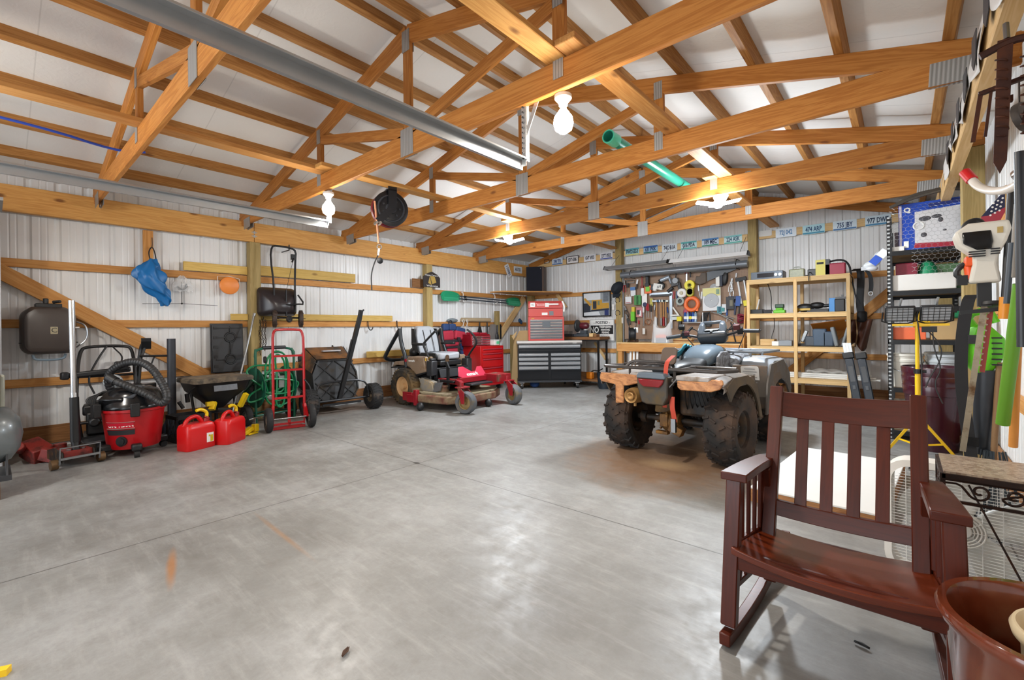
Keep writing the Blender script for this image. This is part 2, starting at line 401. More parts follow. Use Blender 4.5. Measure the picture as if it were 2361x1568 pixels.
TL = ['pine roof truss over the front end of the garage near the doorway', 'pine roof truss right over the open middle of the front bay', 'nearest pine roof truss in view, crossing the upper left corner of the photo',
      'pine roof truss carrying the two front bulbs and the door track hanger', 'pine roof truss just beyond the hose reel, under the near end of the green pipe', 'pine roof truss that carries the two bright lamp clusters',
      'last full pine roof truss in front of the back wall plates']
for sgn, xe, l in ((-1, -7.04, 'dark pine gable rafter on the back wall sloping down to the left corner'), (1, .53, 'dark pine gable rafter on the back wall sloping down to the right corner')):
    tag(beam('gable_rafter', (XC+.02*sgn, 8.85, 3.75), (xe, 8.85, roof_z(xe)-.07), .04, .14, W_TR), l, 'rafter')
for y, l in zip(TY, TL): truss(y, l)
# long boards laid on the trusses
for i, (x, y0, y1, l) in enumerate([(-4.62, -2.6, 2.52, 'pine brace board over the left half of the front trusses, ending by the small bulb'), (-4.475, 2.2, 5.6, 'pine brace board above the black hose reel'), (-4.62, 5.2, 8.7, 'pine brace board over the far left trusses behind the left lamp cluster'),
        (-1.62, -2.6, 2.42, 'bright pine brace board ending over the truss beside the big front bulb'), (-1.475, 2.2, 5.55, 'pine brace board lying beside the green pipe'), (-1.62, 5.25, 8.7, 'pine brace board over the far right trusses behind the right lamp cluster')]):
    b = beam('brace_board', (x, y0, HB+.206+(.002 if i % 2 else 0)), (x, y1, HB+.206+(.0 if i % 2 else .002)), .14, .04, W_HD if i in (1, 3) else W_GT); tag(b, l, 'board', 'truss brace boards')
# left side: header, posts, girts ------------------------------------------
hd = thing('header_beam', 'long doubled pine header beam along the top of the left wall', 'beam', (-7.0, 0, 0))
for a, b in ((-3.3, -.55), (-.545, 2.48), (2.486, 8.7)): beam('plank', (-.0, a, 2.655), (0, b, 2.655), .075, .275, W_HD, hd)
for dz in (-.03, -.075):
    m = MB(); m.box((0, 0, 0), (.003, .07, .012)); m.box((.001, 0, 0), (.003, .02, .04)); obj('nail_plate', m, GALV, hd, (.039, 2.483, 2.69+dz*1.2))
for Y, l in ((.84, 'open eye hook in the header over the blue bag'), (2.36, 'open eye hook in the header left of the header joint'), (3.88, 'open eye hook in the header left of the hose reel'), (5.4, 'open eye hook in the header above the tent plaque'), (6.95, 'open eye hook in the header left of the corner plates')):
    m = MB(); m.tube(smooth([(0, 0, 0), (.03, 0, 0), (.045, 0, -.05), (.065, 0, -.06), (.075, 0, -.03), (.07, 0, .0)], 2), .006, 6)
    m.cyl((-.01, 0, 0), (.01, 0, 0), .012)
    tag(obj('hook', m, CHR, None, (-6.952, Y, 2.73)), l, 'hook', 'header hooks')
def post(x, y, h, l, w=.14):
    b = beam('wall_post', (x, y, 0), (x, y, h), w, w, W_PT, up=(1, 0, 0), bev=.006); tag(b, l, 'post', 'barn posts')
post(-7.02, 2.49, 2.515, 'treated timber post in the left wall beside the hanging chain'); post(-7.02, 5.62, 2.515, 'treated timber post in the left wall behind the tent plaque')
post(-7.02, -.6, 2.515, 'treated timber post in the left wall nearest the doorway'); post(-6.98, 8.82, 2.6, 'treated timber post in the far left corner behind the speaker shelf')
post(-4.56, 8.83, 3.3, 'treated timber post in the back wall left of the pegboard'); post(-1.98, 8.83, 3.35, 'treated timber post in the back wall right of the pegboard')
post(.46, 5.45, 2.72, 'treated timber post in the right wall beside the wire-wrapped shelf'); post(.46, 2.1, 2.72, 'treated timber post in the right wall nearest the rocking chair'); post(.46, 8.8, 2.72, 'treated timber post in the far right corner')
post(.46, -1., 2.72, 'treated timber post in the right wall behind the camera side')
for z in (2.0, 1.355, .72):
    for a, b in ((-3.3, -.7), (-.5, 2.42), (2.56, 5.55), (5.69, 8.75)): beam('girt', (-7.095, a, z), (-7.095, b, z), .04, .09, W_GT, wall_left)
    beam('girt', (-7.0, 8.925, z+.02), (-4.64, 8.925, z+.02), .04, .09, W_GT, wall_back)
    beam('girt', (-4.48, 8.925, z+.02), (-2.06, 8.925, z+.02), .04, .09, W_GT, wall_back); beam('girt', (-1.9, 8.925, z+.02), (.38, 8.925, z+.02), .04, .09, W_GT, wall_back)
    for a, b in ((-3.3, 2.02), (2.18, 5.37), (5.53, 8.72)): beam('girt', (.575, a, z), (.575, b, z), .04, .09, W_GT, wall_right)
beam('girt', (-7.105, -3.3, .14), (-7.105, 8.70, .14), .02, .2, W_OLD, wall_left); beam('girt', (-7.0, 8.925, .14), (.4, 8.925, .14), .04, .2, W_OLD, wall_back)
beam('girt', (.575, -3.3, .14), (.575, 8.75, .14), .04, .2, W_OLD, wall_right)
hr = beam('header_beam', (.35, -3.3, 2.61), (.35, 8.7, 2.61), .075, .21, W_LT); tag(hr, 'pine header beam along the top of the right wall', 'beam')
def board(p, q, w, h, mt, l, up=(0, 0, 1)):
    b = beam('board', p, q, w, h, mt, up=up); tag(b, l, 'board'); return b
board((-7.055, 1.66, 2.11), (-7.055, 2.415, 2.11), .04, .115, W_YL, 'yellow pine board above the orange disc, left of the post')
board((-7.055, 2.565, 2.13), (-7.055, 4.09, 2.13), .04, .145, W_YL, 'long yellow pine board behind the hanging spreader handle')
board((-7.055, 2.565, 1.455), (-7.055, 4.82, 1.455), .04, .1, W_YL, 'long yellow pine board behind the hanging spreader wheels')
board((-7.055, 2.2, 1.45), (-7.055, 2.415, 1.45), .04, .09, W_YL, 'short yellow pine block above the black tray, left of the post')
board((-7.055, 4.3, .82), (-7.055, 5.5, .82), .04, .11, W_YL, 'yellow pine board low on the wall between dump cart and mower')
board((-7.04, -.1, 2.02), (-7.04, 1.98, .6), .035, .15, W_GT, 'long diagonal pine brace crossing the left wall down to the floor side')
board((-7.04, 6.9, .25), (-7.04, 8.62, 2.0), .035, .15, W_LT, 'diagonal pine brace in the left wall behind the hung paddles')
board((-6.965, 7.55, .0), (-6.965, 7.55, 1.65), .09, .09, W_PT, 'short treated stub post under the right paddle', up=(1, 0, 0))
board((-6.98, 8.1, .0), (-6.98, 8.1, 1.1), .09, .09, W_PT, 'grey treated stub post in the corner behind the cardboard')
for x0, x1, z0, z1, l in ((-6.9, -4.66, 2.79, 2.80, 'pine plate board on the back wall over the corner speaker'), (-4.47, -2.07, 2.81, 2.82, 'pine plate board on the back wall over the strip lights'), (-1.89, .3, 2.82, 2.83, 'pine plate board on the back wall over the wooden shelf unit')):
    board((x0, 8.86, z0), (x1, 8.86, z1), .04, .12, W_LT, l)
board((-1.86, 8.88, .05), (.1, 8.88, 1.95), .035, .15, W_GT, 'diagonal pine brace on the back wall behind the wooden shelf unit')
# corner gable bits of treated timber above the back plates
board((.53, 2.2, 2.5), (.53, 3.2, 1.95), .04, .14, W_PT, 'diagonal timber brace on the right wall near the antique tools')
# ================================================================== rocking chair
W_MAH = wood('mahogany', '521c09', '341005', .4, sc=1.4, kn=0, coat=.15, gr=.7)
W_SEAT = wood('mahogany_seat', '6a290f', '43180a', .27, sc=1.2, kn=0, coat=.5, gr=.7)
def stick(name, p, q, w, h, par, up=(0, 0, 1), bev=.004, mt=None, label=None): return beam(name, p, q, w, h, mt or W_MAH, par, up, bev, label)
ch = thing('rocking_chair', 'mission style mahogany rocking chair with slatted back and sides in the right foreground', 'rocking chair', (-.2, 2.05, 0))
# local axes: x right, front is -y
BL = lambda s, z: Vector((.245*s, .15+(z-.36)*.36, z))          # raked back posts
def rocker_z(y): return .012+.21*(y-.02)**2
for s in (-1, 1):
    fx, rx = .315*s, .27*s
    stick('leg', (fx+.01*s, -.155, rocker_z(-.16)+.05), (fx, -.09, .625), .055, .05, ch, (0, 1, 0))
    stick('leg', (rx, .30, rocker_z(.30)+.045), (rx, .2, .615), .05, .045, ch, (0, 1, 0))
    # arm
    m = MB(); a, b = Vector((fx-.008*s, -.145, .648)), Vector((rx+.005*s, .30, .628)); d = (b-a); L = d.length; n = 10; rings = []
    for i in range(n+1):
        t = i/n; w = .048-.012*t; c = a+d*t+Vector((0, 0, .006*math.sin(t*PI)))
        rings.append([c+Vector((-w, 0, -.016)), c+Vector((w, 0, -.016)), c+Vector((w, 0, .016)), c+Vector((-w, 0, .016))])
    m.loft(rings); obj('armrest', m, W_MAH, ch, bev=.004)
    for k in range(4):
        t = (k+.8)/4.6; y = -.09+.26*t; x = fx+(rx-fx)*t; w = .018 if k < 3 else .034
        stick('side_slat', (x, y+.02, .365), (x, y+.03+.02*t, .62), .014, w, ch, (0, 1, 0), .002)
        if k < 3: stick('side_slat', (x+.004*s, y-.01, .21), (x, y+.015, .325), .014, w, ch, (0, 1, 0), .002)
    stick('side_rail', (fx+.005*s, -.10, .345), (rx, .25, .335), .022, .06, ch)
    stick('side_rail', (fx+.008*s, -.125, .20), (rx, .27, .20), .022, .028, ch)
    # rocker
    m = MB(); rings = []
    for i in range(25):
        y = -.21+.93*i/24; z = rocker_z(y); x = (.328-.05*(i/24))*s
        rings.append([(x-.02, y, z-.012), (x+.02, y, z-.012), (x+.02, y, z+.035), (x-.02, y, z+.035)])
    m.loft(rings); obj('rocker', m, W_MAH, ch, bev=.004)
    stick('back_post', BL(s, .29), BL(s, .955), .036, .052, ch, (1, 0, 0))
def back_rail(name, z0, z1, th, bow=.014):
    m = MB(); rings = []
    for i in range(13):
        t = i/12*2-1; x = .235*t; by = bow*(1-t*t)
        f = lambda z, dy: (x, .15+(z-.36)*.36+by+dy, z-.01*(1-t*t))
        rings.append([f(z0, -th/2), f(z0, th/2), f(z1, th/2), f(z1, -th/2)])
    m.loft(rings); return obj(name, m, W_MAH, ch, bev=.003)
back_rail('top_rail', .83, .935, .022); back_rail('bottom_rail', .425, .485, .022, .006)
for k in range(4):
    x = -.135+.09*k
    stick('back_slat', (x, .15+(.475-.36)*.36+.008, .472), (x*1.03, .15+(.83-.36)*.36+.014, .835), .010, .044, ch, (1, 0, 0), .002)
stick('front_apron', (-.30, -.135, .325), (.30, -.135, .325), .02, .075, ch); stick('rear_apron', (-.25, .23, .30), (.25, .23, .30), .02, .055, ch)
m = MB()
def seat_pt(u, v, dz):
    x = (u-.5)*2*(.315-.05*v); y = -.165+.40*v; sc = (1-(2*u-1)**2)
    return (x, y-.02*sc*(1-v), .380-.036*v-.026*sc*(1-.3*v)+dz)
NU, NV = 20, 10; rings = []
for j in range(NV+1):
    v = j/NV
    rings.append([seat_pt(i/NU, v, 0) for i in range(NU+1)]+[seat_pt(i/NU, v, -.028) for i in range(NU, -1, -1)])
m.loft(rings); obj('seat', m, W_SEAT, ch, bev=.004)
# ------------------------------------------------------------------ glazed pots
GLZ = NT('brown_glaze'); _tc = GLZ.n('ShaderNodeTexCoord'); _n = GLZ.n('ShaderNodeTexNoise', {'Vector': _tc.outputs['Object'], 'Scale': 5., 'Detail': 4.})
GLZ.link(GLZ.ramp(_n.outputs[0], [(.3, '4a1e10'), (.55, '6e3420'), (.75, '7d4a30')]), GLZ.b.inputs['Base Color']); GLZ.b.inputs['Roughness'].default_value = .13
GLZ.b.inputs['Coat Weight'].default_value = .5; GLZ = GLZ.m
CREAM = mat('cream_glaze', 'd9c8a6', .3, var=.1)
def pot(name, loc, R_, h, rb, mt, label, lip=.03, cat='flower pot'):
    m = MB(); t = lip
    m.lathe([(0, .0), (rb, 0), (rb*1.02, .01), (rb+(R_-rb)*.55, h*.5), (R_-.02, h-.05), (R_-.004, h-.03), (R_, h-.012), (R_-.006, h), (R_-t+.006, h), (R_-t, h-.01), (R_-t-.008, h-.05), (rb+(R_-rb)*.5-t, h*.5), (rb-t*.6, .03), (0, .028)], n=56)
    o = obj(name, m, mt, None, loc, sm=50); tag(o, label, cat); return o
pot('flower_pot', (.305, 1.695, 0), .245, .5, .16, GLZ, 'large brown glazed flower pot in the lower right corner in front of the rocking chair')
pot('flower_pot', (.345, 1.70, .03), .145, .455, .09, CREAM, 'cream glazed pot nested inside the large brown pot', .018)
pot('flower_pot', (.265, 1.255, 0), .185, .315, .14, GLZ, 'lower brown glazed pot at the bottom edge beside the large pot')
# ------------------------------------------------------------------ wrought iron plant stand with mosaic top
IRON = mat('dark_iron', '2a1a14', .5, .5, .3, 40, dirt='4a2c1c', dsc=25, damt=.3)
def mosaic():
    T = NT('mosaic_top'); tc = T.n('ShaderNodeTexCoord'); b = T.n('ShaderNodeTexBrick', {'Vector': tc.outputs['Object'], 'Scale': 34., 'Color1': rgb('b8a893'), 'Color2': rgb('6d5443'), 'Mortar': rgb('8c8378'), 'Mortar Size': .03, 'Bias': 0., 'Brick Width': .5, 'Row Height': .5})
    n = T.n('ShaderNodeTexNoise', {'Vector': tc.outputs['Object'], 'Scale': 40.}); T.link(T.mix(T.math('MULTIPLY', n.outputs[0], .6), b.outputs[0], rgb('a88f78')), T.b.inputs['Base Color']); T.b.inputs['Roughness'].default_value = .35
    return T.m
ps = thing('plant_stand', 'square dark iron plant stand with mosaic top and scrollwork right of the rocking chair', 'plant stand', (.265, 2.655, 0))
m = MB(); m.box((0, 0, .648), (.29, .33, .012)); obj('mosaic_top', m, mosaic(), ps)
m = MB()
for z in (.637, .54):
    for a, b in (((-.15, -.17), (.15, -.17)), ((.15, -.17), (.15, .17)), ((.15, .17), (-.15, .17)), ((-.15, .17), (-.15, -.17))): m.bar((a[0], a[1], z), (b[0], b[1], z), .012, .018 if z > .6 else .01)
obj('frame', m, IRON, ps)
for x in (-.148, .148):
    for y in (-.168, .168):
        m = MB(); m.bar((x, y, .0), (x, y, .645), .016, .016); obj('leg', m, IRON, ps)
def scroll(o, u, flip):
    o, u = Vector(o), Vector(u); pts = []
    for i in range(34):
        t = i/33; a = PI*(1.1+2.6*t)*flip; r = .034*(1-.78*t)
        pts.append(o+u*(flip*(.045)+r*math.cos(a)*1.0)+Vector((0, 0, r*math.sin(a)*flip)))
    return [o+u*flip*.14+Vector((0, 0, .02)), o+u*flip*.1+Vector((0, 0, .022))]+pts
for o, u in (((0, -.17, .59), (1, 0, 0)), ((0, .17, .59), (1, 0, 0)), ((-.15, 0, .59), (0, 1, 0)), ((.15, 0, .59), (0, 1, 0))):
    for f in (-1, 1):
        m = MB(); m.tube(smooth(scroll(o, u, f), 1), .0045, 6); obj('scroll', m, IRON, ps)
m = MB(); m.tube([(-.05, .16, .53), (.148, .0, .06)], .004, 6); m.tube([(.14, -.1, .02), (-.14, -.1, .02)], .006, 6); m.tube([(.14, .1, .02), (-.14, .1, .02)], .006, 6); obj('brace_rod', m, IRON, ps)
# ------------------------------------------------------------------ box fan
FANW = mat('fan_white', 'e6e3dc', .45, var=.05)
fan = thing('box_fan', 'large off-white box fan with wire grille behind the plant stand', 'fan', (.205, 2.985, 0), R(-4))
m = MB(); o_ = rrect(.56, .57, .1, 6, 0, .29); i_ = rrect(.50, .51, .075, 6, 0, .29); vs = []
rings = [[(x, -.055, z) for x, z in o_], [(x, -.065, z) for x, z in i_], [(x*.985, .055, z) for x, z in i_], [(x, .055, z) for x, z in o_]]
m.loft(rings, closed=True); obj('housing', m, FANW, fan)
m = MB()
for k in range(1, 36):
    z = .29-.255+.51*k/36; hw = .25 if abs(z-.29) < .18 else .25-(abs(z-.29)-.18)*.9
    m.bar((-hw, -.058, z), (hw, -.058, z), .0022, .0022)
for k in range(-3, 4): m.bar((k*.065, -.061, .05), (k*.065, -.061, .53), .003, .003)
obj('grille', m, WHP, fan)
m = MB(); m.lathe([(0, -.075), (.03, -.075), (.034, -.07), (.0, -.066)], (0, 0, .29), (0, 1, 0), 24)
for r in (.04, .052, .064, .076): m.torus((0, -.07, .29), r, .003, (0, 1, 0), 32, 6)
for k in range(10): a = k*PI/5; m.bar((.03*math.cos(a), -.07, .29+.03*math.sin(a)), (.076*math.cos(a), -.07, .29+.076*math.sin(a)), .004, .004)
m.lathe([(.08, -.062), (.08, -.05), (.0, -.05)], (0, 0, .29), (0, 1, 0), 32); obj('hub_grille', m, [FANW], fan)
for k in range(5):
    a0 = k*2*PI/5+.3; m = MB()
    def bl(u, v):
        r = .06+.175*v; a = a0+(u-.5)*(1.0-.25*v); return (r*math.cos(a), .0+.035*(u-.5)*2, .29+r*math.sin(a))
    m.grid(bl, 6, 5); obj('blade', m, mat('fan_blade', 'd8d5ce', .4), fan, solid=.003)
m = MB(); m.b2((-.03, -.03, 0), (.03, .03, .008)); m.b2((-.24, -.06, 0), (-.16, .06, .02)); m.b2((.16, -.06, 0), (.24, .06, .02)); obj('foot', m, FANW, fan)
m = MB(); m.lathe([(0, .03), (.07, .03), (.07, .06), (0, .06)], (0, 0, .29), (0, 1, 0), 24); obj('motor', m, BLK, fan)
m = MB(); m.bar((0, .065, .03), (0, .065, .55), .03, .006); obj('rear_brace', m, mat('dark_brace', '333436', .5), fan)
# ------------------------------------------------------------------ low tray with white board on it
tr = thing('wooden_tray', 'shallow wooden tray lying on the floor behind the rocking chair', 'tray', (-.41, 4.22, 0), R(-4))
m = MB(); m.b2((-.36, -.72, 0), (.36, .72, .012)); obj('base', m, W_OLD, tr)
for p, q in (((-.36, -.72), (.36, -.72)), ((.36, -.72), (.36, .72)), ((.36, .72), (-.36, .72)), ((-.36, .72), (-.36, -.72))): beam('edge_board', (p[0], p[1], .045), (q[0], q[1], .045), .02, .09, W_OLD, tr)
m = MB(); m.box((0, 0, .098), (.735, 1.46, .014)); tag(obj('foam_board', m, mat('white_foam', 'dcdad6', .7, var=.03), None, (-.41, 4.22, 0), (0, 0, R(-4)), bev=.004), 'white board lying across the low wooden tray behind the rocking chair', 'board')
# ------------------------------------------------------------------ yellow tripod work light
YEL = mat('yellow_paint', 'f0c21c', .38, var=.06); YELD = mat('yellow_plastic', 'e0b818', .5)
wl = thing('work_light', 'yellow tripod work light with two black caged heads', 'work light', (.10, 5.42, 0))
m = MB(); m.cyl((0, 0, .10), (0, 0, .82), .019); obj('pole', m, YEL, wl); m = MB(); m.cyl((0, 0, .7), (0, 0, 1.225), .0145); obj('pole', m, YEL, wl)
m = MB(); m.cyl((0, 0, .80), (0, 0, .84), .028); m.cyl((.02, 0, .82), (.06, 0, .82), .012); obj('collar', m, BLK, wl)
m = MB(); m.cyl((0, 0, .37), (0, 0, .41), .027); m.cyl((0, 0, .14), (0, 0, .18), .027); obj('leg_collar', m, BLK, wl)
for a in (140, 260, 20):
    d = Vector((math.cos(R(a)), math.sin(R(a)), 0)); l = MB(); l.tube([d*.025+Vector((0, 0, .39)), d*.30+Vector((0, 0, .02))], .014, 4); g = obj('leg', l, YEL, wl)
    m = MB(); m.tube([d*.02+Vector((0, 0, .16)), d*.19+Vector((0, 0, .18))], .010, 4); obj('leg_strut', m, YEL, g)
    m = MB(); m.cyl(d*.292+Vector((0, 0, .025)), d*.32+Vector((0, 0, .006)), .017); obj('rubber_foot', m, RUB, g)
m = MB(); m.bar((-.17, 0, 1.235), (.21, 0, 1.235), .03, .02); obj('crossbar', m, YEL, wl)
GLS = mat('frosted_glass', 'c8ccd0', .25, var=.03, trans=.4)
for x in (-.12, .12):
    hd_ = thing('lamp_head', '', 'x', (0, 0, 0)); 
    for k_ in ('label', 'category', 'kind'): del hd_[k_]
    hd_.parent = wl; hd_.location = (x, -.02, 1.35); hd_.rotation_euler = (R(28), 0, R(6))
    m = MB(); m.loft([[(a*.105, -.045, b*.075) for a, b in ((-1, -1), (1, -1), (1, 1), (-1, 1))], [(a*.105, -.02, b*.075) for a, b in ((-1, -1), (1, -1), (1, 1), (-1, 1))], [(a*.07, .045, b*.04) for a, b in ((-1, -1), (1, -1), (1, 1), (-1, 1))]]); obj('housing', m, BLK, hd_, bev=.008)
    m = MB(); m.b2((-.093, -.05, -.063), (.093, -.045, .063)); obj('lens', m, GLS, hd_)
    m = MB()
    for k in range(5): m.bar((-.1, -.056, -.055+.0275*k), (.1, -.056, -.055+.0275*k), .003, .003)
    for k in range(6): m.bar((-.09+.036*k, -.058, -.07), (-.09+.036*k, -.058, .07), .003, .003)
    obj('wire_guard', m, BLKM, hd_)
    m = MB(); m.cyl((0, 0, .06), (.01, 0, .135), .009); obj('handle', m, GALV, hd_)
    m = MB(); m.tube([(-.115, 0, 0), (-.12, 0, -.09), (-.06, 0, -.115), (.06, 0, -.115), (.12, 0, -.09), (.115, 0, 0)], .007, 6); m.cyl((.11, 0, 0), (.135, 0, 0), .014); obj('yoke', m, BLK, hd_)
m = MB()
m.tube(smooth([(.1, 0, 1.2), (.11, -.02, 1.0), (.16, -.02, .85), (.1, -.02, .72), (.16, -.02, .55)], 3), .005, 6); m.tube(smooth([(.06, 0, 1.2), (.16, -.02, 1.05), (.15, -.02, .92), (.09, -.02, .8), (.05, -.02, .68)], 3), .005, 6); m.tube(smooth([(0, -.02, 1.3), (.02, -.025, 1.1), (.03, -.025, .8), (.022, -.025, .5)], 2), .005, 6); obj('cord', m, BLK, wl)
m = MB(); m.b2((.03, -.03, 1.17), (.13, .03, 1.22)); obj('switch_box', m, BLK, wl)
# ------------------------------------------------------------------ stacked maroon planters
MAR = mat('maroon_glaze', '3d1220', .22, var=.15, coat=.3)
for i, (z, l) in enumerate(((0, 'maroon planter at the bottom of the tall stack beside the work light'), (.09, 'middle maroon planter of the tall stack beside the work light'), (.18, 'topmost maroon planter of the tall stack beside the work light'))):
    R_ = .245+.004*i; h = .64; rb = .17
    m = MB(); m.lathe([(0, 0), (rb, 0), (R_-.02, h-.12), (R_-.018, h-.10), (R_-.008, h-.095), (R_, h-.01), (R_-.003, h), (R_-.012, h), (R_-.016, h-.09), (R_-.03, h-.12), (rb-.012, .015), (0, .012)], n=48)
    tag(obj('planter', m, MAR, None, (.235, 6.13, z), sm=40), l, 'planter', 'stacked maroon planters')
# ================================================================== four-wheeler, seen from behind; local x right, y forward
MUD = mat('mud_black', '1b1a19', .55, 0, .25, 12, dirt='57422f', dsc=5, damt=.45)
FEND = mat('fender_plastic', '5d5751', .42, 0, .15, 8, dirt='7a6450', dsc=4, damt=.4)
FENU = mat('fender_inside', '4c4338', .7, 0, .2, 8, dirt='6b5a45', dsc=4, damt=.6)
GRYP = mat('grey_blue_plastic', '5b6670', .3, 0, .1, 6)
GLD = mat('muddy_casting', '6e4f2c', .55, .3, .35, 18, dirt='b08040', dsc=10, damt=.4)
def camo_mat(name, a, b, c_):
    T = NT(name); tc = T.n('ShaderNodeTexCoord'); mp = T.n('ShaderNodeMapping', {'Vector': tc.outputs['Object'], 'Scale': (6, 14, 14), 'Rotation': (.3, .2, .4)})
    n = T.n('ShaderNodeTexNoise', {'Vector': mp.outputs[0], 'Scale': 2.2, 'Detail': 5., 'Distortion': 2.5}); w = T.n('ShaderNodeTexWave', {'Vector': mp.outputs[0], 'Scale': .5, 'Distortion': 22., 'Detail': 5.})
    k = T.mix(w.outputs[0], T.ramp(n.outputs[0], [(.35, a), (.55, b)]), rgb(c_)); T.link(T.mix(.6, T.ramp(n.outputs[0], [(.35, a), (.5, b), (.62, c_)]), k), T.b.inputs['Base Color']); T.b.inputs['Roughness'].default_value = .4
    return T.m
CAMO = camo_mat('tan_camo', 'b97e4c', 'cc9360', '8a5430'); CAMG = camo_mat('grey_camo', '7d8188', '4a4440', 'a9adb4'); CAMD = camo_mat('dark_camo', '4a352a', '7a6a5c', '2b2522')
RED_L = mat('red_lens', '7a0c14', .12, 0, .1, coat=.6); STRAP = mat('red_strap', 'b8432e', .7, 0, .12)
def atv_tyre(par, loc, r, w, rim, side, rz=0., lugs=20):
    t = bpy.data.objects.new('wheel', None); COL.objects.link(t); t.parent = par; t.location = loc; t.rotation_euler = (0, 0, rz)
    m = MB(); h = w/2
    prof = [(rim, -h*.62), (rim+.012, -h*.8), (r*.72, -h*.98), (r*.86, -h*.98), (r*.945, -h*.82), (r*.965, -h*.55), (r*.97, 0), (r*.965, h*.55), (r*.945, h*.82), (r*.86, h*.98), (r*.72, h*.98), (rim+.012, h*.8), (rim, h*.62), (rim-.01, 0)]
    m.lathe(prof, (0, 0, 0), (1, 0, 0), 48, closed=True)
    for k in range(lugs):
        for s in (-1, 1):
            a = 2*PI*(k+(.5 if s > 0 else 0))/lugs; rot = Matrix.Rotation(a, 3, 'X')
            def lug(x, dy, lx, ly, ang, lz=.026, rr=.968):
                M_ = rot @ Matrix.Rotation(ang, 3, 'Z'); m.box(rot @ Vector((x, dy, r*rr)), (lx, ly, lz), M_, .8)
            lug(s*h*.28, 0, h*.52, r*.055, s*.55); lug(s*h*.72, r*.07, h*.42, r*.06, s*-.35, .028, .95)
            m.box(rot @ Vector((s*h*.93, r*.07, r*.885)), (h*.16, r*.07, r*.10), rot, .8)
    obj('tyre', m, RUBM, t, sm=30)
    m = MB(); q = side
    m.lathe([(rim, -h*.62), (rim-.008, -h*.5), (rim-.012, h*.5), (rim, h*.62), (rim-.004, h*.64), (rim-.02, h*.5), (rim-.03, q*h*.15), (.06, q*h*.22), (.055, q*h*.4), (0, q*h*.4), (0, q*h*.36), (.05, q*h*.3), (rim-.028, q*h*.05), (rim-.026, -h*.45)], (0, 0, 0), (1, 0, 0), 32)
    obj('rim', m, MUD, t)
    m = MB()
    for k in range(4): a = k*PI/2+.4; m.cyl((q*h*.2, .04*math.cos(a), .04*math.sin(a)), (q*h*.46, .04*math.cos(a), .04*math.sin(a)), .007, n=6)
    obj('lug_nut', m, STL, t)
    return t
RUBM = mat('muddy_rubber', '1f1e1e', .85, 0, .25, 16, dirt='4b382b', dsc=3.5, damt=.55)
atv = thing('four_wheeler', 'muddy grey camo four-wheeler parked with its rear toward the camera', 'four-wheeler', (-1.665, 4.36, 0), R(-4))
WB, TW, TR_ = 1.2, .5, .335
for sx in (-1, 1):
    atv_tyre(atv, (sx*TW, 0, TR_), TR_, .275, .155, sx)
    atv_tyre(atv, (sx*.47, WB, .315), .315, .22, .15, sx, R(9), 22)
def P_(name, m, mt, **k): return obj(name, m, mt, atv, **k)
m = MB(); m.cyl((-.4, 0, TR_), (.4, 0, TR_), .03); m.cyl((-.36, 0, TR_), (-.3, 0, TR_), .06); m.cyl((.3, 0, TR_), (.36, 0, TR_), .06); P_('rear_axle', m, MUD)
m = MB(); m.ball((-.03, -.05, TR_-.005), (.095, .12, .105), 16, 10); m.cyl((-.11, -.04, TR_), (.06, -.04, TR_), .075)
for k in range(8): a = k*PI/4; m.cyl((-.03+.085*math.cos(a), -.13, TR_+.085*math.sin(a)), (-.03+.085*math.cos(a), -.16, TR_+.085*math.sin(a)), .012, n=6)
m.box((-.05, -.15, TR_+.02), (.08, .05, .12)); m.box((.06, -.13, TR_-.06), (.13, .09, .08), (0, .4, 0)); m.box((-.07, -.15, TR_-.1), (.12, .06, .03)); P_('differential', m, GLD, bev=.006)
m = MB(); m.tube([(-.2, .05, TR_), (-.17, .6, .36)], .03); m.tube([(.2, .05, TR_), (.17, .6, .36)], .03); m.bar((-.24, .1, .3), (.24, .1, .3), .06, .05); m.bar((-.0, .1, .29), (0, 1.2, .29), .3, .02); P_('swing_arm', m, MUD)
m = MB(); m.b2((-.2, .25, .3), (.2, 1.0, .62)); m.b2((-.14, .4, .5), (.14, .9, .74)); m.cyl((-.26, .6, .42), (.26, .6, .42), .13); P_('engine', m, MUD, bev=.02)
m = MB(); m.box((-.13, .03, .52), (.17, .1, .26), (R(-10), 0, .1), .9); P_('rear_mud_guard', m, mat('muddy_plate', '5a4630', .8, 0, .35, 9, dirt='8a6c42', dsc=6, damt=.5), bev=.015)
for sx in (-1, 1):
    m = MB(); m.tube([(sx*.2, .05, .36), (sx*.17, .16, .72)], .022); n_ = 9
    pts = [Vector((sx*.2, .05, .38))+(Vector((sx*.17, .16, .68))-Vector((sx*.2, .05, .38)))*(i/90)+Vector((math.cos(i*PI/5)*.042, math.sin(i*PI/5)*.042, 0)) for i in range(90)]
    m.tube(pts, .008, 5); P_('shock_absorber', m, BLKM)
    m = MB(); m.tube([(sx*.14, 1.05, .34), (sx*.4, 1.2, .3)], .018); m.tube([(sx*.14, 1.25, .34), (sx*.4, 1.2, .3)], .018); m.tube([(sx*.4, 1.2, .33), (sx*.16, 1.15, .72)], .03); P_('front_suspension', m, MUD)
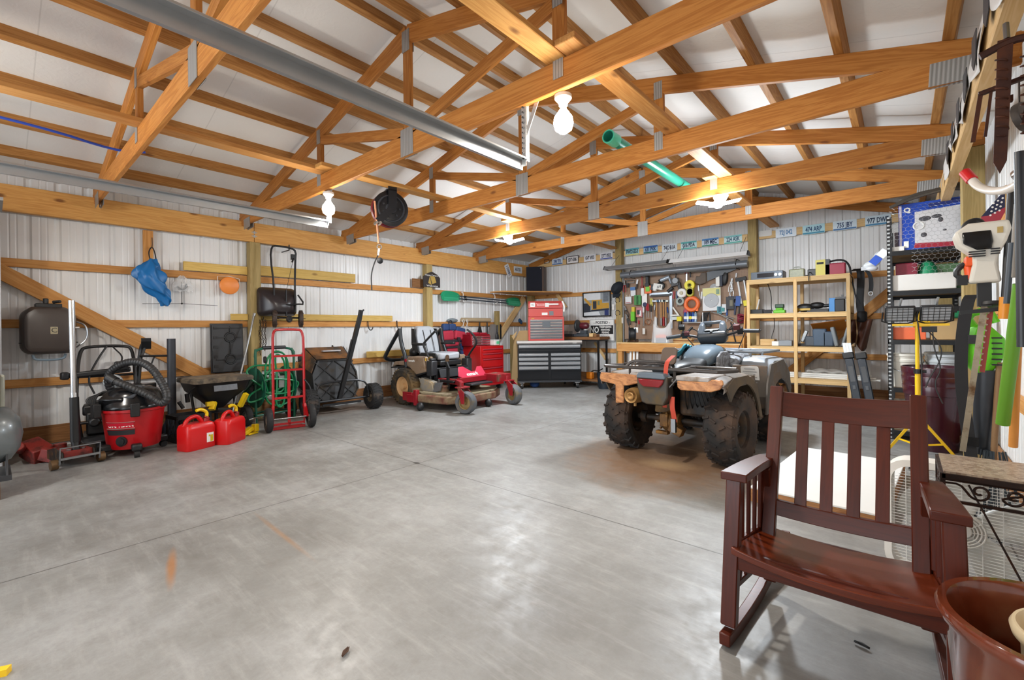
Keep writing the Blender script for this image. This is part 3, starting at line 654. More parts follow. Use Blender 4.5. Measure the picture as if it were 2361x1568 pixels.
# muffler
m = MB(); m.cyl((-.235, -.1, .66), (-.235, .45, .62), .075, .07, 20); P_('muffler', m, MUD)
m = MB(); m.lathe([(.03, 0), (.045, -.03), (.066, -.045), (.07, -.02), (.075, .03), (.078, .09), (.06, .1), (0, .1)], (-.235, -.41, .60), (0, 1, 0), 20); m.lathe([(.0, -.02), (.025, -.022), (.035, -.05), (.028, -.055), (0, -.03)], (-.235, -.41, .60), (0, 1, 0), 14); m.cyl((-.235, -.37, .53), (-.235, -.37, .495), .014); m.cyl((-.235, -.32, .6), (-.235, .0, .62), .04); P_('muffler_tip', m, mat('tan_muddy_metal', 'a98350', .5, .3, .25, 20))
# rear fenders: arched shell over each tyre with flat deck
def fender(sx, y0, y1, x0, x1, zt, drop0, drop1, name, mt, th=.02, r=.42, zc=.33, yc=0.):
    m = MB(); n = 22; prof = []
    for i in range(n+1):
        t = i/n; y = y0+(y1-y0)*t; e0 = max(0, 1-t/.28); e1 = max(0, (t-.72)/.28)
        z = zt - drop0*e0**2.2 - drop1*e1**2.0; prof.append((y, z))
    rings = []
    for y, z in prof:
        q = [(x0, z+.0), (x0+(x1-x0)*.45, z+.012), (x0+(x1-x0)*.8, z+.002), (x1-.012, z-.025), (x1, z-.07)]
        w = [(a-(.0 if a != x1 else th), b-th) for a, b in q[::-1]]
        rings.append([(sx*a, y, b) for a, b in q]+[(sx*a, y, b) for a, b in w])
    m.loft(rings); return P_(name, m, mt, sm=45)
for sx in (-1, 1):
    fender(sx, -.40, .55, .13, .60, .80, .03, .38, 'rear_fender', FEND)
    # hanging inner / outer skirt
    m = MB(); pl = []
    for i in range(15): a = R(8+128*i/14); pl.append((.04+.41*math.cos(a)*1.05, .33+.40*math.sin(a)))
    out = [(-.37, .73), (-.2, .80), (.15, .80), (.40, .70), (.52, .45), (.56, .36)]
    m.prism(pl[::-1][0:0]+[(y, z) for y, z in out]+[(y, z) for y, z in pl], .016, (sx*.585, 0, 0), (0, 1, 0), (0, 0, 1)); P_('fender_skirt', m, FENU)
    m = MB(); m.b2((sx*.2, .38, .36), (sx*.58, .42, .78)); P_('inner_splash_panel', m, FENU, bev=.01)
    # rear face panels, tan camo with rounded lower edge
    a0, a1 = (.2, .59)
    m = MB(); pts = [(a0, .715), (a0+.03, .69), (a1-.10, .695), (a1-.03, .72), (a1, .765), (a1-.005, .80), (a1-.09, .80), (a1-.13, .775), (a0, .77)]
    if sx < 0: pts = [(.17, .72), (.28, .69), (.33, .685), (.33, .52), (.42, .51), (.42, .69), (.585, .71), (.60, .745), (.585, .80), (.17, .795)]
    m.prism([(sx*x, z) for x, z in pts], .02, (0, -.40, 0), (1, 0, 0), (0, 0, 1)); P_('rear_camo_panel', m, CAMO, bev=.008, sm=30)
    m = MB(); m.b2((sx*.18, -.41, .765), (sx*.48, -.02, .815)); P_('fender_deck', m, mat('pale_deck', '9a9490', .35, 0, .2, 10, dirt='7a6a58', dsc=6, damt=.3), bev=.015)
    # front fenders
    fender(sx, .78, 1.62, .20, .60, .90, .46, .30, 'front_fender', mat('silver_fender', '858a90', .3, 0, .12, 8, dirt='8a7e70', dsc=5, damt=.2))
    m = MB(); pl = [(1.2+.36*math.cos(R(8+164*i/12)), .32+.36*math.sin(R(8+164*i/12))) for i in range(13)]
    m.prism([(.70, .36), (.74, .66), (.86, .85), (1.3, .88), (1.55, .72), (1.6, .5)][::-1]+pl[::-1], .016, (sx*.585, 0, 0), (0, 1, 0), (0, 0, 1)); P_('front_fender_skirt', m, FEND)
    m = MB(); m.b2((sx*.25, .775, .40), (sx*.585, .80, .84)); P_('front_splash_panel', m, CAMD if sx < 0 else FEND, bev=.012)
    m = MB(); m.b2((sx*.26, .35, .30), (sx*.52, .92, .325)); 
    for k in range(4): m.b2((sx*.3, .42+.12*k, .325), (sx*.5, .45+.12*k, .345))
    P_('foot_well', m, MUD)
m = MB(); m.prism(rrect(.17, .20, .02, 3), .004, (.43, .768, .735), (1, 0, 0), (0, -.25, 1)); P_('warning_label', m, mat('label_paper', 'd8d8d6', .5, var=.05), label='white warning label on the right front fender')
m = MB()
for k in range(6): m.box((.43, .752+.028*-.25*(k-3), .735+.028*(k-2.5)), (.13-.03*(k % 2), .002, .007))
P_('label_print', m, mat('grey_print', '8f8f90', .6))
# centre tail panel and lamp
m = MB(); m.prism([(-.16, .80), (-.15, .69), (-.11, .56), (-.06, .545), (.10, .545), (.14, .62), (.14, .80)], .12, (0, -.36, 0), (1, 0, 0), (0, 0, 1)); P_('tail_panel', m, mat('tail_plastic', '3a352f', .5, 0, .2, 8, dirt='57482f', dsc=5, damt=.4), bev=.012)
m = MB(); m.prism([(-.135, .775), (-.12, .735), (-.08, .705), (.07, .705), (.10, .735), (.115, .775)], .03, (0, -.472, 0), (1, 0, 0), (0, 0, 1)); P_('tail_lamp', m, RED_L, bev=.008)
m = MB(); m.prism([(-.145, .78), (-.15, .80), (-.13, .83), (.11, .83), (.13, .80), (.125, .78)], .12, (0, -.38, 0), (1, 0, 0), (0, 0, 1)); P_('tail_cover', m, GRYP, bev=.008)
# seat, tank, body
def hull(name, secs, mt, n=14, e=3.):
    m = MB(); rings = []
    for y, z, hw, hh in secs:
        r_ = []
        for k in range(n*2):
            a = PI*k/n; cx, sz = math.cos(a), math.sin(a); r_.append((hw*math.copysign(abs(cx)**(2/e), cx), y, z+hh*math.copysign(abs(sz)**(2/e), sz)))
        rings.append(r_)
    m.loft(rings); return P_(name, m, mt, sm=50)
hull('seat', [(-.27, .83, .11, .02), (-.2, .85, .15, .05), (.0, .85, .16, .06), (.25, .83, .15, .06), (.42, .85, .13, .07), (.5, .88, .1, .06)], BLK)
hull('tank_cover', [(.40, .86, .10, .05), (.48, .90, .15, .08), (.60, .93, .175, .10), (.75, .95, .18, .10), (.88, .95, .16, .08), (.95, .94, .12, .05)], mat('tank_blue_grey', '5e6b76', .22, 0, .08, 5))
for sx in (-1, 1):
    m = MB(); m.prism([(.48, .80), (.52, .93), (.62, .98), (.80, .98), (.90, .90), (.92, .78), (.7, .74)], .02, (sx*.185 if sx > 0 else sx*.205, 0, 0), (0, 1, 0), (0, 0, 1)); P_('tank_side_panel', m, CAMG, bev=.012)
    m = MB(); m.prism([(.0, .62), (.1, .78), (.5, .80), (.8, .74), (.8, .55), (.3, .5)], .02, (sx*.20 if sx > 0 else sx*.22, 0, 0), (0, 1, 0), (0, 0, 1)); P_('side_panel', m, CAMD, bev=.012)
hull('front_cowl', [(.85, .86, .30, .05), (1.0, .90, .30, .07), (1.25, .90, .28, .07), (1.5, .80, .22, .10), (1.6, .72, .16, .10)], CAMG)
m = MB(); m.tube(smooth([(-.28, 1.55, .45), (-.3, 1.72, .55), (-.26, 1.74, .75), (.26, 1.74, .75), (.3, 1.72, .55), (.28, 1.55, .45)], 2), .016); P_('front_bumper', m, BLKM)
# handlebar, turned slightly left
HBAR = bpy.data.objects.new('handlebar', None); COL.objects.link(HBAR); HBAR.parent = atv; HBAR.location = (.03, .88, 1.02); HBAR.scale = (1.08, 1.08, 1.08); HBAR.rotation_euler = (R(16), R(-4.5), R(12))
def HP(name, m, mt, **k): return obj(name, m, mt, HBAR, **k)
m = MB(); m.tube(smooth([(-.42, -.10, .16), (-.25, -.03, .155), (-.1, .0, .10), (.1, 0, .10), (.25, -.03, .155), (.42, -.10, .16)], 2), .0125, 8); m.cyl((0, 0, -.3), (0, 0, .08), .02); HP('bar', m, BLKM)
for sx in (-1, 1):
    m = MB(); m.cyl((sx*.30, -.052, .157), (sx*.43, -.105, .16), .019, .018, 14); HP('grip', m, mat('grip_rubber', '34363a', .6))
    m = MB(); m.b2((sx*.235, -.06, .125), (sx*.285, -.0, .19)); m.cyl((sx*.26, .02, .15), (sx*.2, .09, .2), .012); m.tube([(sx*.24, .03, .15), (sx*.33, .03, .145), (sx*.44, -.02, .14)], .007, 6); HP('brake_lever', m, BLKM, bev=.004)
m = MB(); m.box((-.29, .03, .225), (.055, .05, .045), (.3, 0, 0)); m.cyl((-.28, .02, .16), (-.285, .03, .21), .008); HP('mirror_mount', m, BLK, bev=.005)
m = MB(); m.box((.235, -.045, .2), (.06, .05, .05)); m.box((-.235, -.05, .175), (.05, .04, .04)); HP('switch_gear', m, mat('dark_red_switch', '4a1a1c', .4), bev=.006)
m = MB()
rr = [[(-.115, -.06, .04), (.115, -.06, .04), (.13, .1, .03), (-.13, .1, .03)], [(-.145, -.075, .13), (.145, -.075, .13), (.14, .11, .12), (-.14, .11, .12)], [(-.135, -.05, .17), (.135, -.05, .17), (.12, .11, .17), (-.12, .11, .17)]]
m.loft(rr); HP('pod_base', m, mat('pod_grey', '23282e', .35), bev=.02, seg=3)
for sx in (-1, 1):
    m = MB(); m.loft([[(sx*.07, -.05, .16), (sx*.14, -.05, .16), (sx*.135, .11, .16), (sx*.06, .11, .16)], [(sx*.075, .02, .235), (sx*.12, .02, .23), (sx*.115, .11, .24), (sx*.07, .11, .24)]]); HP('pod_shoulder', m, mat('pod_light', '4b525a', .3), bev=.012)
m = MB(); m.b2((-.09, .07, .215), (.09, .12, .245)); HP('pod_bridge', m, mat('pod_bridge_grey', '3a4047', .3), bev=.01)
m = MB(); m.box((0, .02, .175), (.13, .1, .012), (R(-12), 0, 0)); m.cyl((0, -.03, .172), (0, -.035, .188), .014); HP('gauge', m, mat('gauge_face', 'b4b8bc', .2), bev=.004)
m = MB()
for k, (a, b, c) in enumerate((((-.25, 0, .15), (-.2, .12, .2), (-.05, .1, .0)), ((.25, 0, .15), (.2, .14, .22), (.05, .12, .0)), ((.24, .02, .16), (.3, .12, .12), (.2, .2, -.1)), ((-.24, .02, .16), (-.3, .12, .12), (-.2, .2, -.1)))): m.tube(smooth([a, b, c], 2), .005, 5)
HP('cables', m, BLK)
# racks
m = MB(); z = .865
m.tube(smooth([(-.56, .0, z-.02), (-.57, -.36, z), (-.53, -.41, z), (.53, -.41, z), (.57, -.36, z), (.56, .0, z-.02)], 1), .017, 8)
m.tube([(-.56, -.02, z), (.56, -.02, z)], .012, 8)
for x in (-.2, .2): m.tube([(x, -.41, z), (x*1.0, -.02, z)], .010, 6)
m.tube(smooth([(-.31, -.41, z), (-.26, -.38, z+.055), (-.2, -.36, z+.06), (.03, -.36, z+.06), (.09, -.38, z+.055), (.15, -.41, z)], 1), .014, 8); m.tube([(-.25, -.3, z+.03), (.1, -.3, z+.03)], .009, 6)
for x in (-.27, .17): m.tube([(x, -.40, z), (x, -.40, .79), (x+.03*(1 if x < 0 else -1), -.37, .72)], .012, 6)
P_('rear_rack', m, mat('rack_steel', '4a4542', .4, .5, .2, 20))
m = MB(); z = .965
m.tube(smooth([(-.5, .92, z), (-.52, 1.5, z), (-.45, 1.56, z), (.45, 1.56, z), (.52, 1.5, z), (.5, .92, z)], 1), .013, 8); m.tube([(-.5, .93, z), (.5, .93, z)], .013, 8); m.tube([(-.52, 1.25, z), (.52, 1.25, z)], .011, 8)
for x in (-.2, .2): m.tube([(x, .93, z), (x, 1.56, z)], .010, 6)
for x in (-.35, .35):
    for y in (1.05, 1.45): m.cyl((x, y, z), (x, y, z-.12), .011)
P_('front_rack', m, mat('rack_silver', '7d8288', .35, .5, .15, 20))
m = MB(); m.prism(rrect(.15, .17, .035, 4), .02, (.02, -.18, .965), (1, 0, .02), (0, .35, 1)); P_('backrest_plate', m, mat('brown_plate', '5a4a3e', .5, 0, .2), bev=.006)
# strap hanging over the rack
m = MB(); path = smooth([(.115, -.30, .98), (.115, -.415, .94), (.105, -.425, .90), (.095, -.44, .70), (.085, -.43, .60), (.075, -.40, .52)], 2); rings = []
for p in path: rings.append([p+Vector((-.02, 0, 0)), p+Vector((.02, 0, 0)), p+Vector((.02, .003, .002)), p+Vector((-.02, .003, .002))])
m.loft(rings); s_ = P_('tie_down_strap', m, STRAP, label='red tie-down strap hanging from the rear rack')
m = MB(); path = smooth([(.145, -.40, .62), (.15, -.42, .54), (.16, -.41, .46), (.165, -.40, .40)], 2); rings = [[p+Vector((-.02, 0, 0)), p+Vector((.02, .01, 0)), p+Vector((.02, .013, .002)), p+Vector((-.02, .003, .002))] for p in path]; m.loft(rings); obj('strap_tail', m, STRAP, s_)
m = MB(); m.torus((.11, -.445, .66), .022, .006, (0, 1, .3), 14, 6); m.bar((.13, -.44, .70), (.19, -.41, .78), .012, .008); m.b2((.14, -.42, .31), (.18, -.39, .43)); obj('buckle', m, STL, s_)
m = MB()
for k in range(7):
    a = random.random()*.3; m.tube(smooth([(.18+.03*k, -.2, .72), (.2+.04*k, -.26+.02*k, .6-.03*k), (.17+.05*k, -.15, .48+.02*k), (.2+.03*k, -.1, .40)], 2), .006, 5)
P_('wiring', m, BLK)
m = MB(); m.b2((.1, -.16, .42), (.42, .36, .70)); P_('air_box', m, MUD, bev=.03)
m = MB(); m.cyl((.36, -.0, .45), (.39, .0, .45), .06); P_('brake_disc', m, GLD)
# rag lying on the tank
m = MB()
def rag(u, v):
    x = -.34+.26*u; y = -.12+.3*v; h = .06*math.sin(u*7+v*3)*.5+.04*noise.noise(Vector((u*5, v*5, 2))); return (x, y, .0+h+.10*u*(1-.3*v)-.05*(1-u))
m.grid(rag, 22, 22); tag(obj('shop_rag', m, mat('turquoise_cloth', '3f8ca0', .9, 0, .25, 14), None, (-1.665, 4.94, .93), sub=1, solid=.012, sm=80), 'turquoise cloth bunched on the left of the four-wheeler tank', 'cloth')
# ================================================================== along the left wall
REDP = mat('red_plastic', 'b01018', .35, 0, .06); REDM = mat('red_paint', 'a80f16', .3, 0, .08, coat=.2); DGR = mat('dark_grey_plastic', '2b2c2f', .45, 0, .15)
YLB = mat('yellow_bright', 'e8c316', .4); GRN = mat('green_hose', '127a4a', .35, 0, .15); GRNM = mat('green_paint', '0f5a44', .4, 0, .12)
def part(name, m, mt, par, **k): return obj(name, m, mt, par, **k)
def wheel(par, c, ax, r, w, rim, mt=RUB, rmt=None, ribs=0, name='wheel', loc_rim='rim'):
    """pneumatic wheel: tyre with rim child"""
    ax = Vector(ax).normalized(); h = w/2; m = MB()
    m.lathe([(rim, -h*.7), (rim+.01, -h*.95), (r*.88, -h), (r*.97, -h*.7), (r, -h*.35), (r, h*.35), (r*.97, h*.7), (r*.88, h), (rim+.01, h*.95), (rim, h*.7)], (0, 0, 0), ax, 36, closed=True)
    u = ax.orthogonal().normalized(); v = ax.cross(u)
    for k in range(ribs):
        a = 2*PI*k/ribs; d = u*math.cos(a)+v*math.sin(a); t_ = ax.cross(d)
        for s in (-1, 1):
            m.bar(d*(r*.995)+ax*(s*h*.12)+t_*.0, d*(r*.985)+ax*(s*h*.8)+t_*(r*.1), r*.07, r*.05, d)
    t = obj(name, m, mt, par, c, sm=35)
    m = MB(); m.lathe([(rim+.004, -h*.7), (rim-.01, -h*.6), (rim*.8, -h*.3), (rim*.35, -h*.35), (rim*.3, -h*.8), (0, -h*.8)], (0, 0, 0), ax, 24, False) if False else m.lathe([(0, -h*.85), (rim*.28, -h*.85), (rim*.32, -h*.3), (rim*.8, -h*.25), (rim-.006, -h*.65), (rim+.004, -h*.72), (rim+.004, h*.72), (rim-.006, h*.65), (rim*.8, h*.25), (rim*.32, h*.3), (rim*.28, h*.85), (0, h*.85)], (0, 0, 0), ax, 24)
    obj(loc_rim, m, rmt or DGR, t); return t
# --- tall steel cabinet at the picture's edge
t = thing('storage_cabinet', 'tall white steel cabinet at the far left edge of the photo', 'cabinet', (-6.60, -.34, 0))
m = MB(); m.b2((-.3, -.42, .02), (.3, .42, 2.48)); part('body', m, mat('cabinet_white', 'c9cccf', .35, .2, .05), t, bev=.008)
m = MB(); m.b2((.302, -.41, .06), (.318, -.01, 2.46)); m2 = MB(); m2.b2((.302, .01, .06), (.318, .41, 2.46)); part('door', m, MATS['cabinet_white'], t, bev=.004); part('door', m2, MATS['cabinet_white'], t, bev=.004)
m = MB(); m.b2((-.31, -.43, 2.48), (.325, .44, 2.51)); part('top_cap', m, GALV, t)
# --- air compressor
t = thing('air_compressor', 'grey air compressor tank at the left edge standing on wood blocks', 'compressor', (-5.36, -.25, 0))
CG = mat('compressor_grey', '6c7274', .32, .2, .12, 6, coat=.2)
m = MB(); m.lathe([(0, -.62), (.12, -.6), (.2, -.54), (.235, -.45), (.235, .27), (.2, .36), (.12, .41), (0, .43)], (0, 0, .46), (0, 1, 0), 36); part('tank', m, CG, t)
m = MB(); m.b2((-.2, .05, .13), (.2, .36, .17)); m.prism([(-.2, .17), (.2, .17), (.15, .34), (-.15, .34)], -.012, (0, .33, 0), (1, 0, 0), (0, 0, 1)); part('foot_bracket', m, DGR, t); m = MB(); m.prism([(-.2, .165), (.2, .165), (.15, .34), (-.15, .34)], -.012, (0, -.4, 0), (1, 0, 0), (0, 0, 1)); m.b2((-.2, -.5, .13), (.2, -.3, .17)); part('foot_bracket', m, DGR, t)
m = MB(); m.b2((-.2, -.05, .69), (.2, -.5, .72)); m.cyl((-.05, -.45, .83), (-.05, -.1, .83), .11); m.b2((.05, -.4, .72), (.2, -.2, .95)); part('pump', m, DGR, t, bev=.01)
m = MB(); m.b2((.0, .14, .66), (.21, .30, .96)); m.b2((.03, .30, .69), (.19, .33, .93)); part('switch_box', m, mat('box_beige', '8f9084', .5), t, bev=.008)
m = MB(); m.tube(smooth([(.1, .2, .73), (.14, .22, .68), (.16, .2, .6)], 2), .014); m.tube(smooth([(.02, .2, .96), (.0, .15, 1.08), (-.1, .0, 1.05)], 2), .012); part('air_line', m, BLK, t)
for y in (-.36, .2):
    b = MB(); b.b2((-.23, -.1, 0), (.23, .1, .13)); tag(obj('wood_block', b, W_OLD, None, (-5.36, -.25+y, 0), bev=.004), 'wood block under the front of the grey compressor' if y > 0 else 'wood block under the rear of the grey compressor', 'wood block')
# --- brown wall canister with C badge
t = thing('wall_canister', 'rounded dark brown canister case with C badge hung on the left wall', 'canister', (-6.86, .42, 1.28))
BRN = mat('brown_case', '3b332f', .42, 0, .08)
m = MB(); rings = []
for x, sx_, sz in ((-.16, .95, .95), (-.12, 1, 1), (.02, 1, 1), (.10, .97, .97), (.145, .86, .88), (.16, .7, .74)): rings.append([(x, a*sx_, b*sz-.01*(abs(a) > .15)) for a, b in rrect(.42, .50, .11, 6)])
m.loft(rings); part('body', m, BRN, t)
m = MB(); m.tube([(-.05, -.212, -.13), (.09, -.212, -.13), (.135, -.17, -.13), (.15, 0, -.135), (.135, .17, -.13), (.09, .212, -.13), (-.05, .212, -.13)], .006, 6); part('seam', m, BLK, t)
m = MB(); m.b2((-.16, -.1, .24), (.06, .1, .285)); m.cyl((0, -.02, .28), (0, -.02, .34), .022); m.cyl((.02, .03, .30), (.06, .09, .31), .016); part('top_bracket', m, BLK, t, bev=.008)
m = MB(); m.tube(smooth([(.06, -.12, -.25), (.06, -.11, -.31), (.06, .11, -.31), (.06, .12, -.25)], 2), .012); part('handle', m, mat('pale_blue_grip', '6d7f8d', .4), t)
m = MB(); m.tube(smooth([(.05, .19, .1), (.05, .29, .06), (.05, .3, -.1), (.05, .2, -.19)], 3), .008); part('cord', m, STL, t)
m = MB(); m.prism(rrect(.055, .075, .006), .004, (.158, .03, .0), (0, 1, 0), (0, 0, 1)); bd = part('badge', m, mat('badge_gold', 'a39a80', .3, .6), t)
RX = Matrix(((0, 0, 1), (1, 0, 0), (0, 1, 0)))     # text facing +X
text('C', .07, BLK, bd, (.163, .03, .0), RX)
# --- blue bag, wire hanger with clear bag, orange disc
t = thing('blue_bag', 'crumpled blue nylon bag hanging by a strap on the left wall', 'bag', (-6.99, 1.3, 1.95))
m = MB(); path = [Vector(p) for p in ((.06, .02, .19), (.07, .0, .13), (.09, -.04, .04), (.1, -.02, -.06), (.09, .03, -.16), (.07, .10, -.25), (.05, .135, -.33), (.04, .14, -.37))]; rad = [.03, .075, .125, .14, .12, .085, .05, .04]; rings = []; path, rad = [path[int(j/3)].lerp(path[min(7, int(j/3)+1)], j/3-int(j/3)) for j in range(22)], [rad[int(j/3)]+(rad[min(7, int(j/3)+1)]-rad[int(j/3)])*(j/3-int(j/3)) for j in range(22)]
for i, p in enumerate(path):
    rg = []
    for k in range(48):
        a = 2*PI*k/48; w = 1+.09*math.sin(a*9+i*.55)+.13*math.sin(a*4-i*.8)+.42*noise.noise(Vector((math.cos(a)*2.6, math.sin(a)*2.6, i*.33)))
        rg.append(p+Vector((math.sin(a)*rad[i]*.5*w+.02, math.cos(a)*rad[i]*w, .02*math.sin(a*3+i))))
    rings.append(rg)
m.loft(rings); part('body', m, mat('blue_nylon', '1668a8', .38, 0, .18, 7), t, sub=1, sm=70)
m = MB(); m.tube(smooth([(.06, .0, .16), (.05, -.02, .28), (.04, .02, .36), (.05, .05, .26), (.06, .06, .1)], 2), .007, 6); part('strap', m, mat('black_strap', '1a1718', .7), t)
m = MB(); m.tube([(-.055, .02, .34), (.03, .02, .345), (.05, .02, .38), (.04, .02, .46)], .006, 6); part('hook', m, mat('rusty_wire', '5b4536', .5, .6), t)
board((-7.06, 1.3, 1.8), (-7.06, 1.3, 2.51), .1, .04, W_GT, 'short vertical pine block above the blue bag', up=(1, 0, 0))
t = thing('wire_stakes', 'bunch of thin wire stakes hanging in a clear plastic bag left of the orange disc', 'wire stakes', (-7.03, 1.63, 1.8))
m = MB(); m.tube([(.02, 0, .1), (.02, 0, -.19)], .004, 5); m.tube([(.02, -.4, -.2), (.02, 0, -.185), (.02, .4, -.2)], .003, 5); m.ball((.02, 0, -.185), .012, 8, 6); part('stake', m, BLKM, t)
m = MB()
def bagf(u, v): a = u*2*PI; r = .02+.09*math.sin(min(1, v*1.25)*PI*.62); return (.03+.35*r*math.cos(a), r*math.sin(a)*(1+.15*math.sin(5*a)), .17-.2*v+.01*math.sin(7*a))
m.grid(bagf, 24, 8); part('clear_bag', m, mat('clear_film', 'e8ecee', .12, 0, 0, alpha=.32), t)
m = MB(); m.tube(smooth([(.03, -.05, .03), (.035, 0, -.02), (.03, .06, .04)], 2), .012, 5); m.tube(smooth([(.03, -.04, .0), (.035, .02, -.01), (.03, .05, .07)], 2), .008, 5); part('clips', m, BLKM, t)
t = thing('orange_disc', 'round orange plastic disc hung on a bent wire on the left wall', 'disc', (-6.99, 2.17, 1.88))
m = MB(); m.lathe([(0, .02), (.105, .02), (.118, .01), (.12, 0), (.118, -.02), (.0, -.02)], (0, 0, 0), (1, 0, 0), 40); part('disc', m, mat('orange_plastic', 'e8883a', .4, 0, .04), t)
m = MB(); m.tube([(-.02, -.13, -.3), (-.02, -.135, .12), (-.02, .0, .13), (-.02, .13, .1), (-.02, .13, .04)], .004, 6); m.tube([(-.02, 0, .13), (0, 0, .11)], .006, 6); part('wire_hanger', m, WHT, t)
# --- long galvanised rod
m = MB(); a, b = Vector((-6.87, 2.44, 1.50)), Vector((-6.55, 2.07, .30)); d = (b-a).normalized(); m.cyl(a, b+d*.27, .0125); m.cyl(a-d*.0, a+d*.05, .017)
tag(obj('metal_conduit', m, GALV), 'long grey steel conduit leaning in front of the black tray and post', 'conduit')
# --- black moulded tray leaning on wall
t = thing('plastic_tray', 'black moulded plastic tray with two round wells leaning against the wall', 'tray', (-6.98, 2.14, .70), rot=(0, R(-3), 0))
m = MB(); m.b2((-.02, -.185, 0), (.012, .185, .64)); m.b2((-.02, -.20, -.01), (-.01, .2, .66)); part('panel', m, DGR, t, bev=.006)
for z in (.17, .47):
    m = MB(); m.torus((.014, .03, z), .062, .012, (1, 0, 0), 28, 6); m.lathe([(0, .018), (.05, .018), (.052, .0)], (0, .03, z), (1, 0, 0), 24); m.bar((.016, -.14, z), (.016, -.03, z), .02, .012); m.bar((.016, .09, z), (.016, .16, z), .02, .012); part('well', m, BLK, t)
for a, b in (((.016, .03, .24), (.016, .03, .4)), ((.016, .03, .53), (.016, .03, .62)), ((.016, -.16, .6), (.016, .17, .6))): m = MB(); m.bar(a, b, .025, .012); part('rib', m, BLK, t)
for k in range(5): m = MB(); m.b2((.01, -.165, .06+.13*k), (.02, -.12, .1+.13*k)); part('notch', m, BLK, t)
# --- hanging chain
t = thing('chain', 'rusty steel chain hanging on the post behind the red hand truck', 'chain', (-6.94, 2.56, 1.40)); m = MB()
for j in range(3):
    n = (17, 14, 15)[j]
    for k in range(n):
        c = Vector((.015+.012*j, -.03+.03*j+.008*math.sin(k*.8), -.03*k)); ax = (1, .2, 0) if k % 2 else (.2, 1, 0); m.torus(c, .013, .0042, ax, 10, 5)
part('links', m, mat('chain_steel', '4c4038', .45, .7, .3, 30), t); m = MB(); m.tube([(-.02, 0, .02), (.06, 0, .02), (.07, 0, .05)], .006, 6); part('hook', m, BLKM, t)
# --- floor jack with upright handle
t = thing('floor_jack', 'low red and black floor jack with a tall upright chrome handle', 'floor jack', (-6.12, .50, 0), R(10)); JK = mat('greasy_black', '26231f', .5, .4, .3, 25, dirt='55391f', dsc=14, damt=.3)
for s in (-1, 1):
    m = MB(); m.prism([(-.30, .05), (-.26, .10), (.06, .17), (.28, .15), (.30, .06), (.0, .045)], .01, (0, s*.11, 0), (1, 0, 0), (0, 0, 1)); part('side_plate', m, JK, t)
    for x in (-.26, .25):
        m = MB(); m.cyl((x, s*.14, .05), (x, s*.19, .05), .05 if x < 0 else .045); part('caster', m, mat('rusty_iron', '6b5236', .5, .5, .3, 20), t)
m = MB(); m.bar((-.28, 0, .08), (.22, 0, .11), .12, .05); m.cyl((-.24, 0, .11), (-.24, 0, .15), .05); m.b2((.1, -.1, .1), (.26, .1, .15)); part('lift_arm', m, mat('jack_red', '7c2018', .45, 0, .2, 14, dirt='3a1a14', dsc=9, damt=.4), t)
m = MB(); m.cyl((.02, 0, .06), (.16, 0, .1), .04)
for k in (-.05, .0, .05): m.cyl((.2, k, .08), (.2, k, .16), .018)
m.tube([(.3, -.14, .05), (.32, -.14, .2), (.32, .14, .2), (.3, .14, .05)], .008, 6); m.bar((.31, -.14, .1), (.31, .14, .1), .02, .02); part('pump', m, STL, t)
m = MB(); m.cyl((.2, 0, .14), (.185, 0, .22), .03); m.cyl((.185, 0, .22), (.165, 0, .64), .038, .034, 18); part('sleeve', m, BLK, t)
m = MB(); m.cyl((.165, 0, .64), (.12, 0, 1.56), .024, .024, 18); m.cyl((.17, 0, .63), (.163, 0, .68), .028); m.cyl((.125, 0, 1.3), (.145, .05, 1.3), .012); part('handle', m, CHR, t)
# red blanket-like jack parts heap
m = MB(); m.box((-.03, 0, .1), (.26, .16, .16), (.2, .3, .4)); m.box((.1, .1, .07), (.14, .14, .12), (0, .3, .9)); m.cyl((-.1, -.1, .12), (.15, -.12, .2), .04); tag(obj('red_bracket', m, MATS['jack_red'], None, (-6.38, .30, 0), bev=.01), 'rust red metal bracket on the floor beside the compressor', 'bracket')
# --- pressure washer
t = thing('pressure_washer', 'black wheeled pressure washer with looped handle behind the red shop vacuum', 'pressure washer', (-6.70, .86, 0), R(-8))
m = MB(); fr = [(.18, -.2, .1), (.2, -.24, .45), (.08, -.24, .78), (-.05, -.22, 1.06), (-.07, -.16, 1.10), (-.07, .16, 1.10), (-.05, .22, 1.06), (.08, .24, .78), (.2, .24, .45), (.18, .2, .1)]
m.tube(smooth(fr, 2), .017, 8); m.tube([(.19, -.22, .3), (.19, .22, .3)], .015, 8); m.tube([(.08, -.24, .78), (.08, .24, .78)], .014, 8); m.bar((-.2, 0, .14), (.2, 0, .14), .4, .025); part('frame', m, BLKM, t)
m = MB(); m.b2((-.18, -.17, .16), (.16, .17, .4)); m.cyl((-.02, 0, .36), (-.02, 0, .5), .15); m.b2((-.14, -.2, .36), (.1, .2, .47)); m.cyl((.1, -.1, .3), (.24, -.1, .3), .05); part('engine', m, BLK, t, bev=.02)
m = MB(); m.b2((.16, -.02, .2), (.28, .12, .33)); m.cyl((.2, -.04, .3), (.2, .14, .3), .05); part('pump', m, mat('pump_brass', '77684a', .4, .5), t, bev=.01)
m = MB(); m.ball((.12, .05, .71), (.07, .085, .08), 16, 10); part('soap_tank', m, mat('frost_plastic', 'b9bfc2', .4, 0, .05), t)
m = MB(); m.bar((.1, -.3, .8), (.1, .2, .84), .05, .06); m.bar((.1, -.3, .8), (.12, -.36, .8), .07, .08); m.box((.12, .12, .88), (.08, .12, .1)); part('console', m, BLK, t, bev=.015)
